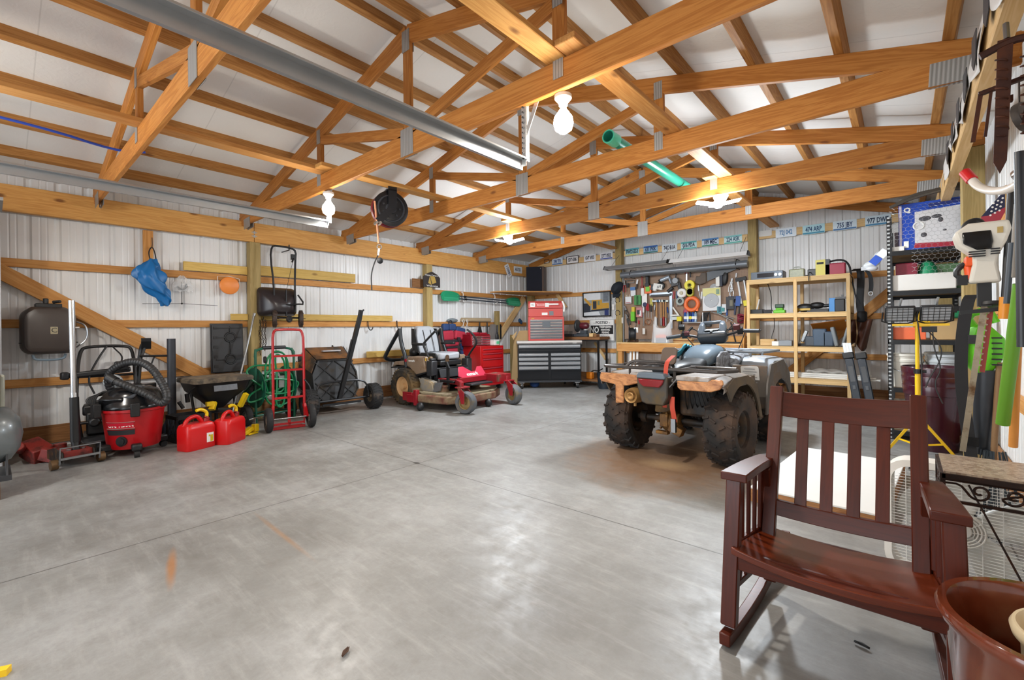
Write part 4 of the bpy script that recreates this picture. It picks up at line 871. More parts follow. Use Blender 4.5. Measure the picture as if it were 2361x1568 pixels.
m = MB(); m.tube(smooth([(.0, .26, .62), (-.03, .28, .9), (-.05, .3, 1.08), (.02, .33, 1.14)], 1), .024); m.box((.02, .34, 1.12), (.08, .09, .1), (0, .5, 0)); m.tube(smooth([(.02, .33, 1.08), (.06, .3, .98), (.08, .26, .9)], 2), .014); part('spray_gun', m, BLK, t)
m = MB()
for k in range(5): m.tube(smooth([(.21+.01*k, -.2+.02*k, .55), (.25, -.05, .42-.02*k), (.22+.01*k, .16, .52), (.2, .0, .6+.01*k)], 3, True), .012, 6, True)
m.tube(smooth([(.0, .0, 1.1), (.06, -.08, .95), (.1, -.16, .75), (.17, -.1, .6)], 3), .01, 6); m.tube(smooth([(-.02, .05, 1.09), (.06, .16, .95), (.1, .0, .8)], 3), .008, 6); part('hose', m, BLK, t)
for s in (-1, 1): wheel(t, (-.12, s*.26, .13), (0, 1, 0), .13, .07, .07)
m = MB(); m.prism([(-.16, -.25), (.22, -.2), (.26, .02), (.2, .26), (-.1, .3)], .02, (.22, .02, .13), (1, 0, 0), (0, 1, .1)); m.cyl((.4, -.05, .02), (.4, -.05, .12), .04); part('base_plate', m, DGR, t, bev=.006)
# --- shop vacuum
t = thing('shop_vacuum', 'red shop vacuum with black lid and curled hose on the floor by the left wall', 'vacuum cleaner', (-6.06, .985, 0), R(-40)); t.scale = (1.06, 1.06, 1.12)
m = MB(); m.lathe([(0, .07), (.195, .07), (.205, .085), (.235, .36), (.24, .40), (.252, .405), (.252, .43), (.0, .43)], n=48); part('drum', m, REDP, t)
m = MB(); m.lathe([(.256, .425), (.258, .45), (.235, .48), (.21, .55), (.19, .585), (.12, .62), (0, .625)], n=40); m.box((.15, -.06, .52), (.16, .2, .09), (0, .45, 0)); m.box((-.1, 0, .60), (.18, .2, .06)); part('lid', m, BLKG, t, bev=.01)
m = MB(); m.prism(rrect(.13, .17, .03), .012, (.135, .06, .575), (0, 1, 0), (-.75, 0, .5)); part('control_panel', m, mat('panel_grey', '55595f', .3), t)
m = MB(); m.box((.178, .03, .56), (.012, .05, .022), (0, .6, 0)); m.box((.15, .08, .585), (.02, .03, .02), (0, .6, 0)); part('switch', m, REDP, t)
for y in (-.18, .16):
    m = MB(); m.box((.24, y*.95, .43), (.06, .07, .12), (0, 0, math.atan2(y, .24))); part('latch', m, BLK, t, bev=.008)
for a in (35, 145, 215, 325):
    d = Vector((math.cos(R(a)), math.sin(R(a)), 0)); m = MB(); m.box(d*.225+Vector((0, 0, .09)), (.11, .08, .06), (0, 0, R(a))); c_ = part('caster_bracket', m, BLK, t, bev=.015); m = MB(); sd = Vector((-d.y, d.x, 0)); m.cyl(d*.25+sd*.02+Vector((0, 0, .03)), d*.25-sd*.02+Vector((0, 0, .03)), .03); obj('caster_wheel', m, RUB, c_)
m = MB()
def cur(a, r, z): return (r*math.cos(R(a)), r*math.sin(R(a)), z)
def band(a0, a1, z0, z1, r0, th):
    rings = []
    for i in range(9):
        a = a0+(a1-a0)*i/8; rings.append([cur(a, r0, z0), cur(a, r0+th, z0), cur(a, r0+th+.012, z1), cur(a, r0+.012, z1)])
    mb = MB(); mb.loft(rings); return mb
part('badge_plate', band(-24, 30, .265, .315, .2195, .006), mat('badge_red', 'c01a30', .3), t); part('badge_rim', band(-26, 32, .258, .265, .219, .007), WHT, t); part('badge_rim', band(-26, 32, .315, .322, .2235, .007), WHT, t)
for i, chh in enumerate('CRAFTSMAN'):
    a = R(-20+46*i/8); text(chh, .042, WHT, t, (.2295*math.cos(a), .2295*math.sin(a), .29), Matrix(((-math.sin(a), 0, math.cos(a)), (math.cos(a), 0, math.sin(a)), (0, 1, 0))), bold=.001)
part('badge_strip', band(-26, 32, .205, .25, .2155, .005), DGR, t)
m = MB(); m.cyl((.205, .02, .15), (.235, .02, .15), .03); m.cyl((.2, .02, .15), (.222, .02, .15), .045); part('drain_plug', m, BLK, t)
HOSE = mat('vac_hose', '2a2a2b', .45, 0, .08)
def corrug(path, r, it=3):
    p = smooth(path, it); q = []; rs = []
    for i in range(len(p)-1):
        n = max(2, int((p[i+1]-p[i]).length/.006))
        for k in range(n): q.append(p[i].lerp(p[i+1], k/n)); rs.append(r*(1+.07*math.sin(len(q)*1.57)))
    m = MB(); m.tube(q, rs, 14); return m
part('hose', corrug([(-.1, -.22, .52), (-.06, -.26, .62), (.0, -.22, .76), (.05, .0, .86), (.1, .2, .82), (.16, .36, .62), (.22, .42, .52), (.2, .36, .46), (.16, .24, .54), (.2, .02, .66), (.2, -.08, .70)], .033), HOSE, t)
m = MB(); m.cyl((.2, -.03, .68), (.19, -.1, .72), .04); m.tube([(-.13, -.2, .5), (-.1, -.23, .53)], .045); part('hose_cuff', m, BLK, t)
# --- upright dark pipe on a base
t = thing('pipe_stand', 'dark upright pipe standing on a base between the shop vacuum and gas cans', 'pipe', (-6.58, 1.42, 0))
m = MB(); m.cyl((0, 0, .2), (0, 0, 1.17), .043, n=20); part('pipe', m, mat('slate_pipe', '2e3138', .5), t); m = MB(); m.lathe([(0, 0), (.11, 0), (.12, .05), (.1, .12), (.06, .22), (0, .22)], n=24); part('base', m, mat('slate_blue', '2b3744', .4), t)
m = MB(); m.tube([(0, 0, .97), (.02, -.3, .98)], .013); m.tube([(0, -.16, .97), (0, -.2, .85)], .008); part('side_arm', m, BLKM, t)
t = thing('wire_crate', 'black wire mesh crate behind the left gas can', 'crate', (-6.3, 1.52, 0), R(8)); m = MB()
for k in range(9):
    for z in range(6): pass
for k in range(-4, 5):
    m.bar((-.13, .035*k-.03, .06), (-.13, .035*k+.03, .26), .004, .004); m.bar((.13, .035*k+.03, .06), (.13, .035*k-.03, .26), .004, .004); m.bar((.13, .035*k-.03, .06), (.13, .035*k+.03, .26), .004, .004)
    m.bar((.03*k, -.17, .06), (.03*k+.03, -.17, .26), .004, .004)
part('mesh', m, BLKM, t)
m = MB(); m.b2((-.14, -.18, .0), (.14, .18, .06)); m.b2((-.14, -.18, .26), (.14, -.16, .30)); m.b2((.12, -.18, .26), (.14, .18, .30)); m.b2((-.14, .16, .26), (.14, .18, .30)); m.b2((-.14, -.18, .26), (-.12, .18, .30)); [m.b2((x-.01, y-.01, .03), (x+.01, y+.01, .28)) for x in (-.13, .13) for y in (-.17, .17)]; part('frame', m, BLK, t)
# --- tow spreader with covered hopper
t = thing('tow_spreader', 'black tow-behind spreader with dusty covered hopper behind the gas cans', 'spreader', (-6.52, 1.86, 0), R(6))
m = MB(); rings = []
for z, w, l, r in ((.30, .07, .07, .03), (.40, .13, .15, .04), (.52, .24, .27, .05), (.64, .27, .31, .05), (.66, .285, .325, .05)): rings.append([(x, y, z) for x, y in rrect(2*w, 2*l, r, 4)])
m.loft(rings); part('hopper', m, BLK, t)
m = MB(); rings = [[(x*s, y*s, z) for x, y in rrect(.59, .67, .06, 5)] for z, s in ((.635, 1.0), (.67, 1.01), (.69, .97), (.70, .6), (.703, .2))]; m.loft(rings); part('cover', m, mat('dusty_canvas', '4a443c', .85, 0, .2, 8, dirt='8a7a64', dsc=5, damt=.55), t)
m = MB(); m.prism(rrect(.012, .30, .002), .003, (.288, 0, 0), (1, 0, 0), (0, 1, 0)) if False else m.box((.272, .0, .565), (.004, .26, .07), (0, -.15, 0)); part('label', m, mat('spreader_label', '6d7278', .5, 0, .3, 40), t)
m = MB(); m.tube([(-.1, -.25, .6), (.0, -.22, .12), (.3, 0, .1)], .016); m.tube([(-.1, .25, .6), (.0, .22, .12), (.3, 0, .1)], .016); m.tube([(0, -.36, .13), (0, .36, .13)], .014); m.cyl((0, 0, .12), (0, 0, .34), .02); m.lathe([(0, .26), (.17, .255), (.17, .265), (0, .27)], n=24); part('frame', m, BLKM, t)
m = MB(); m.bar((.18, .2, .30), (.26, .24, .46), .05, .05); part('gate_lever', m, YLB, t); m = MB(); m.bar((.24, -.12, .40), (.28, -.16, .32), .06, .04); m.box((.26, -.17, .39), (.05, .08, .05)); part('gate_knob', m, YLB, t)
m = MB(); m.tube([(.1, -.34, .42), (.1, -.35, .52)], .025); m.tube(smooth([(.1, -.34, .5), (.16, -.3, .6), (.2, -.22, .58)], 2), .008); part('lever', m, BLKM, t); m = MB(); m.tube([(.14, -.4, .36), (.12, -.44, .44)], .02); part('pin', m, BLKM, t)
for s in (-1, 1): wheel(t, (0, s*.36, .13), (0, 1, 0), .13, .07, .06, RUB, mat('wheel_grey', '55524c', .5))
# --- gas cans
def gas_can(loc, rz, label, sticker):
    t = thing('gas_can', label, 'gas can', loc, rz, 'red gas cans'); m = MB(); rings = []
    for z, w, l, r in ((0, .19, .30, .04), (.01, .2, .31, .04), (.22, .2, .31, .04), (.26, .185, .29, .04), (.275, .16, .25, .04)): rings.append([(x, y, z) for x, y in rrect(w, l, r, 5)])
    m.loft(rings); part('body', m, mat('gas_red', 'c81416', .3, 0, .05), t)
    m = MB(); m.tube(smooth([(0, -.13, .25), (0, -.1, .32), (0, -.04, .345), (0, .02, .34), (0, .06, .27)], 2), .021, 10); part('handle', m, MATS['gas_red'], t)
    m = MB(); m.cyl((0, .1, .265), (0, .11, .30), .034); m.cyl((0, .11, .3), (0, .12, .315), .03); part('cap', m, mat('cap_red', '8c1418', .4), t)
    m = MB(); m.tube(smooth([(0, .11, .31), (0, .12, .37), (0, .05, .41), (0, .0, .40)], 2), [.02]*4+[.016]*99 if False else .017, 8); part('spout', m, YLB, t)
    if sticker:
        m = MB(); m.box((.1015, .08, .11), (.002, .075, .1)); s_ = part('warning_sticker', m, WHT, t)
        m = MB(); m.box((.1032, .095, .1), (.001, .03, .07)); m.box((.1032, .07, .13), (.001, .015, .02)); obj('sticker_print', m, mat('sticker_yellow', 'c9b21c', .5, 0, .5, 90), s_)
    return t
gas_can((-5.74, 1.45, 0), R(20), 'front red gas can with a white warning sticker', 1); gas_can((-5.78, 1.78, 0), R(38), 'rear red gas can, half hidden behind the one with the sticker', 0)
# --- small yellow hitch tool on the floor
t = thing('floor_clamp', 'small yellow steel clamp with T handle on the floor left of the hand truck', 'clamp', (-5.98, 2.05, 0), R(25))
m = MB(); m.box((0, -.04, .045), (.07, .16, .045), (R(20), 0, 0)); m.box((.02, .07, .07), (.06, .06, .09)); m.box((0, .02, .012), (.1, .14, .02)); part('body', m, YLB, t, bev=.006)
m = MB(); m.cyl((.02, .07, .1), (.02, .07, .19), .008); m.cyl((.0, .0, .18), (.04, .13, .19), .008); part('handle', m, CHR, t)
# --- green hose reel cart with hose
t = thing('hose_reel_cart', 'green garden hose reel cart standing behind the red hand truck', 'hose reel', (-6.62, 2.58, 0), R(8))
m = MB()
for s in (-1, 1): m.tube([(.06, s*.27, .02), (.06, s*.27, .95), (.03, s*.25, 1.0)], .017, 8); m.tube([(.06, s*.27, .12), (-.3, s*.25, .1), (-.3, s*.25, .4), (.06, s*.27, .6)], .015, 8)
m.tube([(.06, -.27, .12), (.06, .27, .12)], .014); m.tube([(-.3, -.25, .1), (-.3, .25, .1)], .014); m.tube(smooth([(.05, -.27, .9), (.03, -.25, 1.02), (.03, .25, 1.02), (.05, .27, .9)], 2), .017, 8); part('frame', m, GRNM, t)
m = MB(); m.tube([(.03, -.16, 1.02), (.03, .16, 1.02)], .024, 10); part('grip', m, DGR, t)
for s in (-1, 1):
    m = MB(); m.lathe([(.05, s*.22-.004), (.27, s*.22-.004), (.275, s*.22), (.27, s*.22+.004), (.05, s*.22+.004)], (-.06, 0, .48), (0, 1, 0), 36); part('reel_disc', m, GRNM, t)
m = MB(); m.cyl((-.06, -.26, .48), (-.06, .26, .48), .05); part('reel_hub', m, BLK, t)
pts = []; 
for i in range(12*20):
    a = i/20*2*PI; lay = i//80; pts.append((-.06+(.11+.03*lay)*math.cos(a), -.19+.38*abs(((i/80) % 2)-1), .48+(.11+.03*lay)*math.sin(a)))
m = MB(); m.tube(pts, .012, 6); part('wound_hose', m, GRN, t)
m = MB()
for k, (w, z0, z1, dx) in enumerate(((.18, .96, .28, 0), (.14, .98, .4, .02), (.24, .74, .22, .03), (.30, .62, .38, .05), (.1, .96, .2, .05))):
    loop = [(.10+dx, -w+.02*k, (z0+z1)/2), (.10+dx, -w*.7, z0), (.11+dx, w*.7, z0-.02*k), (.10+dx, w, (z0+z1)/2), (.11+dx, w*.6, z1), (.10+dx, -w*.6, z1+.02)]; m.tube(smooth(loop, 3, True), .0125, 8, True)
m.tube(smooth([(.12, -.2, .5), (.1, -.36, .62), (.06, -.4, .74), (.08, -.28, .8), (.1, -.1, .78)], 3), .0125, 8); m.tube(smooth([(.12, .1, .5), (.14, -.2, .36), (.1, -.4, .3), (.1, -.38, .42), (.12, -.2, .5)], 3), .0125, 8); part('loose_hose', m, GRN, t)
m = MB(); m.lathe([(0, 0), (.05, 0), (.055, .02), (.02, .04), (0, .04)], (.1, -.1, .37), (1, 0, .2), 20); m.box((.12, .05, .55), (.05, .1, .16)); m.box((.1, -.05, .62), (.05, .16, .06), (.4, 0, 0)); part('fittings', m, mat('sheet_steel', 'a6a9a4', .3, .8, .2, 30), t)
for s in (-1, 1): wheel(t, (-.1, s*.31, .13), (0, 1, 0), .13, .06, .06, RUB, mat('wheel_grey2', '4c4a46', .5), 14)
# --- red hand truck
t = thing('hand_truck', 'red two-wheeled hand truck standing upright by the left wall', 'hand truck', (-5.93, 2.50, 0), R(78))
m = MB()  # local x = right, -y faces the viewer
fr = [(-.18, .0, .30), (-.18, .0, 1.14), (-.165, .02, 1.24), (-.13, .03, 1.265), (.13, .03, 1.265), (.165, .02, 1.24), (.18, .0, 1.14), (.18, .0, .30)]
m.tube(smooth(fr, 1), .0165, 10); part('frame', m, REDM, t)
for z, l in ((.93, 0), (.75, 0), (.40, 0), (.07, 0)):
    m = MB(); m.bar((-.175, 0, z), (.175, 0, z), .012, .026); part('crossbar', m, REDM, t)
m = MB(); m.bar((0, 0, .05), (0, 0, .75), .035, .012, (0, 1, 0)); part('centre_strap', m, REDM, t)
for s in (-1, 1):
    m = MB(); m.prism([(-.02, .33), (.02, .33), (.05, .14), (.035, .05), (-.02, .05)], .008, (s*.18, 0, 0), (0, -1, 0), (0, 0, 1)); m.bar((s*.18, 0, .30), (s*.2, -.07, .14), .03, .04); part('axle_bracket', m, REDM, t)
    wheel(t, (s*.245, -.075, .15), (1, 0, 0), .15, .07, .065, RUB, mat('hub_tan', '7d6d60', .5))
    m = MB(); m.lathe([(0, -.015), (.04, -.015), (.045, 0), (.04, .015), (0, .015)], (s*.2-.06, .04, .89), (1, 0, 0), 20); part('small_wheel', m, RUB, t)
m = MB(); m.cyl((-.22, -.075, .15), (.22, -.075, .15), .009); part('axle', m, STL, t)
m = MB(); m.b2((-.19, .0, .004), (.19, .18, .012)); m.bar((-.19, -.0, .02), (.19, 0, .02), .012, .03); part('toe_plate', m, REDM, t)
m = MB(); m.tube(smooth([(.18, -.01, .62), (.25, -.04, .52), (.26, -.04, .4), (.2, -.03, .33)], 2), .008); part('bungee', m, BLK, t)
# --- dump cart tipped up against the wall
t = thing('dump_cart', 'black tow dump cart tipped on end with tongue pointing up', 'dump cart', (-6.56, 3.52, 0), R(-4))
# local: +x toward viewer side, y along the wall, z up; bed floor is a sloping plate whose underside shows
BED = mat('cart_plastic', '1c1d20', .5, 0, .12, 8, dirt='3a3228', dsc=5, damt=.3); MUDP = mat('muddy_bed', '3d352c', .75, 0, .3, 10, dirt='8a5a2c', dsc=4, damt=.55)
tilt = Matrix.Rotation(R(-14), 3, 'Y'); rotp = lambda p: tilt @ Vector(p)
oct_ = [(-.27, .12), (.27, .12), (.40, .30), (.40, .62), (.30, .86), (-.30, .86), (-.42, .62), (-.42, .30)]
def ring(x, s, dz=0): return [rotp((x, y*s, .5+(z-.5)*s*1.04+dz)) for y, z in oct_]
m = MB(); m.loft([ring(.02, .84), ring(.0, .86), ring(-.30, 1.0, .19), ring(-.34, 1.06, .21), ring(-.36, 1.06, .21)]); part('bed', m, BED, t, bev=.01)
m = MB()
for a, b in (((-.3, .2), (.3, .78)), ((.3, .2), (-.3, .78)), ((-.34, .48), (.0, .16)), ((.34, .48), (0, .16)), ((-.34, .5), (0, .8)), ((.34, .5), (0, .8))): m.bar(rotp((.028, a[0], a[1])), rotp((.028, b[0], b[1])), .014, .016, (1, 0, 0))
for i in range(8):
    a, b = oct_[i], oct_[(i+1) % 8]; m.bar(rotp((.025, a[0]*.83, .5+(a[1]-.5)*.83)), rotp((.025, b[0]*.83, .5+(b[1]-.5)*.83)), .02, .025, (1, 0, 0))
part('ribs', m, BED, t)
m = MB(); rr_ = [rotp((.005, -.27, .83)), rotp((.005, .27, .83)), rotp((-.29, .30, 1.075)), rotp((-.29, -.30, 1.075))]
m.add(rr_+[p+Vector((0, 0, .008)) for p in rr_], [(0, 1, 2, 3), (7, 6, 5, 4), (0, 4, 5, 1), (1, 5, 6, 2), (2, 6, 7, 3), (3, 7, 4, 0)]); rr_ = [rotp((.012, -.36, .62)), rotp((.012, -.275, .815)), rotp((-.29, -.31, 1.07)), rotp((-.29, -.425, .83))]; sv = Vector((0, -.01, .006))
m.add(rr_+[p+sv for p in rr_], [(0, 1, 2, 3), (7, 6, 5, 4), (0, 4, 5, 1), (1, 5, 6, 2), (2, 6, 7, 3), (3, 7, 4, 0)]); part('dirt_crust', m, MUDP, t)
m = MB(); up_ = [rotp((-.35, y*1.08, .71+(z-.5)*1.12)) for y, z in ((-.42, .62), (-.30, .86), (.30, .86), (.42, .62))]; m.tube(up_, .022, 8); part('rim', m, BLK, t)
m = MB(); p = [rotp((-.19, -.2, 1.0)), rotp((-.19, .18, 1.0))]; m.bar(p[0]+Vector((.06, .1, .0)), p[1]+Vector((.06, 0, 0)), .07, .02); part('label', m, mat('cart_label', 'b3b1b4', .5, 0, .2, 30), t)
m = MB()
for s in (-1, 1): m.tube(smooth([(.14, s*.41, .21), (.13, s*.40, .38), (.10, s*.33, .47), (.10, 0, .48)], 2), .015, 8)
m.tube([(.12, -.46, .2), (.12, .46, .2)], .018, 8); m.bar((.1, -.3, .14), (.1, .3, .14), .03, .03); part('axle_frame', m, mat('frame_black', '2a2b2e', .35, .4), t)
m = MB(); m.bar((.10, -.05, .20), (.15, .27, 1.44), .055, .06, (1, 0, 0)); part('tongue', m, BLKM, t); m = MB(); m.bar((.15, .27, 1.44), (.16, .29, 1.56), .045, .07, (1, 0, 0)); m.cyl((.12, .285, 1.53), (.2, .285, 1.53), .012); m.bar((.15, .28, 1.5), (.15, .34, 1.57), .02, .02); m.bar((.13, .1, .8), (.14, .17, 1.1), .075, .03, (1, 0, 0)); part('hitch', m, BLKM, t)
for s in (-1, 1): wheel(t, (.12, s*.50, .2), (0, 1, 0), .2, .165, .095, RUB, mat('cart_rim', '4a4540', .5, .3, .2, 14, dirt='7a6a55', dsc=8), 26)
# --- push spreader hung on the wall
t = thing('push_spreader', 'dark push spreader hung high on the wall with its U handle up', 'spreader', (-6.92, 2.86, 1.66), R(0))
DB = mat('dark_hopper', '2c2628', .3, 0, .12); m = MB(); rings = []
for x, w, h, z in ((-.06, .25, .20, .02), (.0, .27, .21, .01), (.10, .24, .18, -.01), (.2, .13, .09, -.06), (.22, .08, .05, -.07)): rings.append([(x, a-.10, b+z) for a, b in rrect(2*w, 2*h, .07, 4)])
m.loft(rings); part('hopper', m, DB, t)
m = MB(); m.tube(smooth([(.14, -.2, -.14), (.14, -.19, .24), (.1, -.22, .64), (.1, -.2, .80), (.1, -.14, .82), (.1, .08, .81), (.1, .14, .77), (.1, .13, .64), (.14, .10, .24), (.14, .10, -.14)], 1), .014, 8); part('handle', m, BLKM, t)
m = MB(); m.tube(smooth([(.17, -.12, .0), (.22, -.06, -.04), (.22, .1, -.02), (.19, .22, -.02), (.15, .14, .12)], 1), .012, 8); m.bar((.2, -.05, .18), (.2, -.05, -.2), .02, .015); m.tube([(.15, .1, -.1), (.15, .1, .2)], .012); m.tube([(.15, -.2, -.22), (.15, .16, -.22)], .012); part('frame', m, BLKM, t)
m = MB(); m.cyl((.12, .1, .66), (.13, .07, .60), .012); m.box((.1, .1, .68), (.04, .06, .08)); m.tube(smooth([(.12, .09, .64), (.16, .02, .4), (.17, -.04, .15)], 2), .003, 5); part('lever', m, BLK, t)
for y in (-.2, .17):
    w = wheel(t, (.17, y, -.235), (.35, 1, 0), .125, .055, .09, mat('brown_tyre', '3a2c24', .6, 0, .2, 18), DGR, 18); 
    m = MB()
    for k in range(5): a = k*2*PI/5; m.bar((0, .0, 0), (.09*math.cos(a), .026*1, .09*math.sin(a)), .016, .01)
    obj('spokes', m, mat('rust_brown', '5a3a28', .6), w)
wheel(t, (.2, -.01, -.24), (1, .4, 0), .05, .03, .02, RUB, DGR, name='gear_wheel')
m = MB(); m.cyl((-.14, .05, .78), (.11, .05, .78), .008); m.cyl((.11, .05, .78), (.115, .05, .86), .008); tag(obj('wall_hook', m, BLKM, None, (-6.95, 2.86, 1.66)), 'steel hook in the header holding the hung spreader handle', 'hook')
for y, l in ((4.33, 'black bent hook on the girt beside the dump cart tongue'), (4.93, 'black bent hook on the girt left of the mower seat')):
    m = MB(); m.tube(smooth([(0, 0, 0), (.02, 0, .02), (.02, 0, -.1), (.04, .03, -.16), (.06, .06, -.14), (.06, .07, -.1)], 2), .008, 6); tag(obj('wall_hook', m, BLKM, None, (-7.075, y, 1.40)), l, 'hook')
# ================================================================== riding mower; local x forward (world +X), y left
TAN = mat('tan_body', '8f7a66', .35, .1, .08, 6, dirt='7a5c40', dsc=5, damt=.25); MRED = mat('mower_red', '8c1420', .35, 0, .1, 8, dirt='5e4a3a', dsc=5, damt=.2)
MDK = mat('deck_mud', '6b3c30', .6, .1, .3, 9, dirt='8f7f62', dsc=4, damt=.6); SEATG = mat('seat_grey', 'a0a3a8', .5, 0, .06); RIMT = mat('rim_tan', 'c9a070', .5, 0, .12, 12)
RXm = Matrix(((1, 0, 0), (0, 0, -1), (0, 1, 0)))   # lettering facing -Y
t = thing('riding_mower', 'zero turn riding mower with tan body, grey seat and red front deck', 'riding mower', (-6.3, 5.06, 0), R(2))
def q(name, m, mt, **k): return obj(name, m, mt, t, **k)
for s in (-1, 1):
    wheel(t, (0, s*.50, .305), (0, s, 0), .305, .22, .165, mat('turf_tyre', '2c2924', .8, 0, .2, 16, dirt='6b5432', dsc=5, damt=.5), RIMT, 34)
    # caster fork and wheel
    w = wheel(t, (1.42+(.05 if s > 0 else 0), s*.53, .165), (.25, s, 0), .165, .13, .095, mat('caster_tyre', '55585c', .7, 0, .15, 14, dirt='6b5c44', dsc=5, damt=.3), mat('muddy_rim', '8a7348', .6, 0, .25, 16), 0)
    m = MB(); 
    for e in (-1, 1): m.prism([(-.03, -.01), (.03, -.01), (.035, .16), (-.07, .24), (-.10, .2)], .01, (1.42+(.05 if s > 0 else 0)-.02*e, s*.53+e*.085, .165), (1, 0, 0), (0, 0, 1))
    m.box((1.35, s*.53, .385), (.14, .18, .02)); m.cyl((1.33, s*.53, .34), (1.33, s*.53, .46), .032); q('caster_fork', m, MRED, bev=.004)
    m = MB(); m.bar((.55, s*.3, .42), (1.0, s*.3, .42), .06, .08); m.bar((1.0, s*.3, .42), (1.33, s*.53, .43), .06, .08); q('front_arm', m, MRED, bev=.004)
m = MB(); m.b2((1.0, -.3, .40), (1.08, .3, .48)); m.b2((1.0, .3, .38), (1.34, .62, .50)); q('cross_beam', m, MRED, bev=.004)
for s in (-1, 1):
    m = MB(); pl = [(-.42, .60), (-.36, .70), (-.05, .73), (.02, .80), (.42, .80), (.47, .56), (.24, .50), (.14, .50), (.08, .60), (-.05, .64), (-.3, .64)]
    m.prism(pl, .24, (0, s*.36+(.12 if s > 0 else .12), 0), (1, 0, 0), (0, 0, 1)); q('side_body', m, TAN, bev=.02, sm=45)
    m = MB(); m.prism([(-.42, .585), (-.05, .625), (.09, .585), (.15, .485), (.25, .48), (.47, .54), (.47, .56), (.24, .51), (.15, .51), (.09, .61), (-.05, .645), (-.42, .61)], .27, (0, s*.36+.135, 0), (1, 0, 0), (0, 0, 1)); q('body_trim', m, BLK)
m = MB(); m.b2((-.38, -.4, .25), (.5, .4, .62)); q('chassis', m, BLKM, bev=.02)
m = MB(); m.b2((-.48, -.26, .45), (-.1, .26, .78)); m.cyl((-.3, 0, .7), (-.3, 0, .86), .15); m.ball((-.15, -.2, .86), (.10, .09, .08), 12, 8); m.ball((-.15, .2, .86), (.10, .09, .08), 12, 8); q('engine', m, BLK, bev=.03)
m = MB(); m.prism([(.30, .46), (.62, .40), (.68, .24), (.42, .20)], .02, (0, -.47, 0), (1, 0, 0), (0, 0, 1)); m.box((.48, -.43, .34), (.3, .1, .2), (0, .2, 0)); q('tank_shield', m, mat('dusty_shield', '8e8c86', .45, .2, .2, 8, dirt='b09a78', dsc=5, damt=.4), bev=.01)
m = MB(); m.prism([(.64, .24), (.70, .40), (.86, .42), (.80, .28)], .03, (0, -.46, 0), (1, 0, 0), (0, 0, 1)); q('step_plate', m, mat('tread_plate', '7d8084', .4, .5, .4, 90), bev=.004)
m = MB(); m.b2((.45, -.38, .40), (1.0, .38, .44)); m.b2((.52, -.36, .44), (.60, .36, .62)); q('foot_platform', m, BLKM, bev=.01)
m = MB(); m.box((.64, 0, .53), (.02, .66, .14), (0, -.3, 0)); q('dash_plate', m, DGR, bev=.004)
# hood over the foot area
m = MB(); m.prism([(-.30, .0), (-.22, .16), (-.12, .16), (.02, .06), (.12, .06), (.2, .14), (.30, .14), (.34, -.06), (-.2, -.06)], .02, (1.0, .02, .50), (0, 1, 0), (-.5, 0, .8)); q('foot_guard', m, mat('guard_red', 'b83048', .35, 0, .08), bev=.008)
m = MB(); m.b2((.98, -.2, .36), (1.22, .3, .39)); q('front_step', m, DGR, bev=.008)
gv = Vector((-.5, 0, .8)).normalized(); gn = Vector((0, 1, 0)).cross(gv)
text('exmark', .085, WHT, t, Vector((1.0, .03, .50))+gv*.01+gn*.0235, Matrix((Vector((0, 1, 0)), gv, gn)).transposed(), bold=.002)
tx = text('exmark', .05, WHT, t, (.27, -.6045+.0, .745), RXm, bold=.001); m = MB(); m.cyl((.12, -.6015, .745), (.12, -.604, .745), .028); q('emblem', m, mat('emblem_red', 'a01828', .4))
# cutting deck
m = MB(); dk = [(.22, -.60), (.55, -.70), (1.1, -.62), (1.28, -.30), (1.28, .30), (1.1, .62), (.55, .74), (.22, .62)]
m.prism(dk, .12, (0, 0, .11), (1, 0, 0), (0, 1, 0)); q('deck_shell', m, MDK, bev=.02)
m = MB(); m.prism([(x*.97+.02, y*.9) for x, y in dk], .02, (0, 0, .235), (1, 0, 0), (0, 1, 0)); m.b2((.3, -.62, .23), (.36, -.3, .3)); m.b2((.5, -.60, .23), (1.1, -.50, .26)); q('deck_top', m, mat('deck_dust', '8d8268', .75, 0, .25, 12, dirt='5a3a2c', dsc=6, damt=.3))
m = MB(); m.b2((.46, -.73, .06), (.53, -.66, .30)); m.b2((.24, -.69, .09), (.50, -.66, .21)); m.b2((.1, -.66, .10), (.34, -.62, .24)); q('deck_bracket', m, MRED, bev=.006)
for x, y in ((.66, -.76), (1.28, .12), (.12, -.40)):
    m = MB(); m.ball((x, y, .065), (.065, .055, .065), 16, 10); q('anti_scalp_roller', m, BLK)
for y in (-.36, 0, .36):
    m = MB(); m.cyl((.75+.12*(y == 0), y, .24), (.75+.12*(y == 0), y, .34), .09); m.cyl((.75+.12*(y == 0), y, .34), (.75+.12*(y == 0), y, .36), .11); q('spindle', m, MDK)
m = MB(); m.bar((.84, -.34, .30), (.84, -.34, .62), .025, .05, (1, 0, 0)); m.bar((.86, -.34, .62), (.80, -.34, .72), .03, .05, (1, 0, 0)); q('height_pedal', m, BLK)
m = MB(); 
for k in range(8): m.torus((.72, -.42, .27+.025*k), .013, .004, ((1, 0, 0) if k % 2 else (0, 1, 0)), 8, 5)
q('lift_chain', m, STL)
# roll bar, folded
m = MB()
for s in (-1, 1): m.tube(smooth([(-.02, s*.47, .58), (-.05, s*.47, .78), (-.17, s*.47, 1.02), (-.20, s*.47, 1.27)], 1), .034, 10)
fold = [(-.205, -.47, 1.25), (-.62, -.47, .80), (-.66, -.44, .74), (-.64, -.30, .70), (-.60, .0, .70), (-.64, .30, .70), (-.66, .44, .74), (-.62, .47, .80), (-.205, .47, 1.25)]; m.tube(smooth(fold, 2), .034, 10); q('roll_bar', m, mat('rollbar_black', '1d2328', .35))
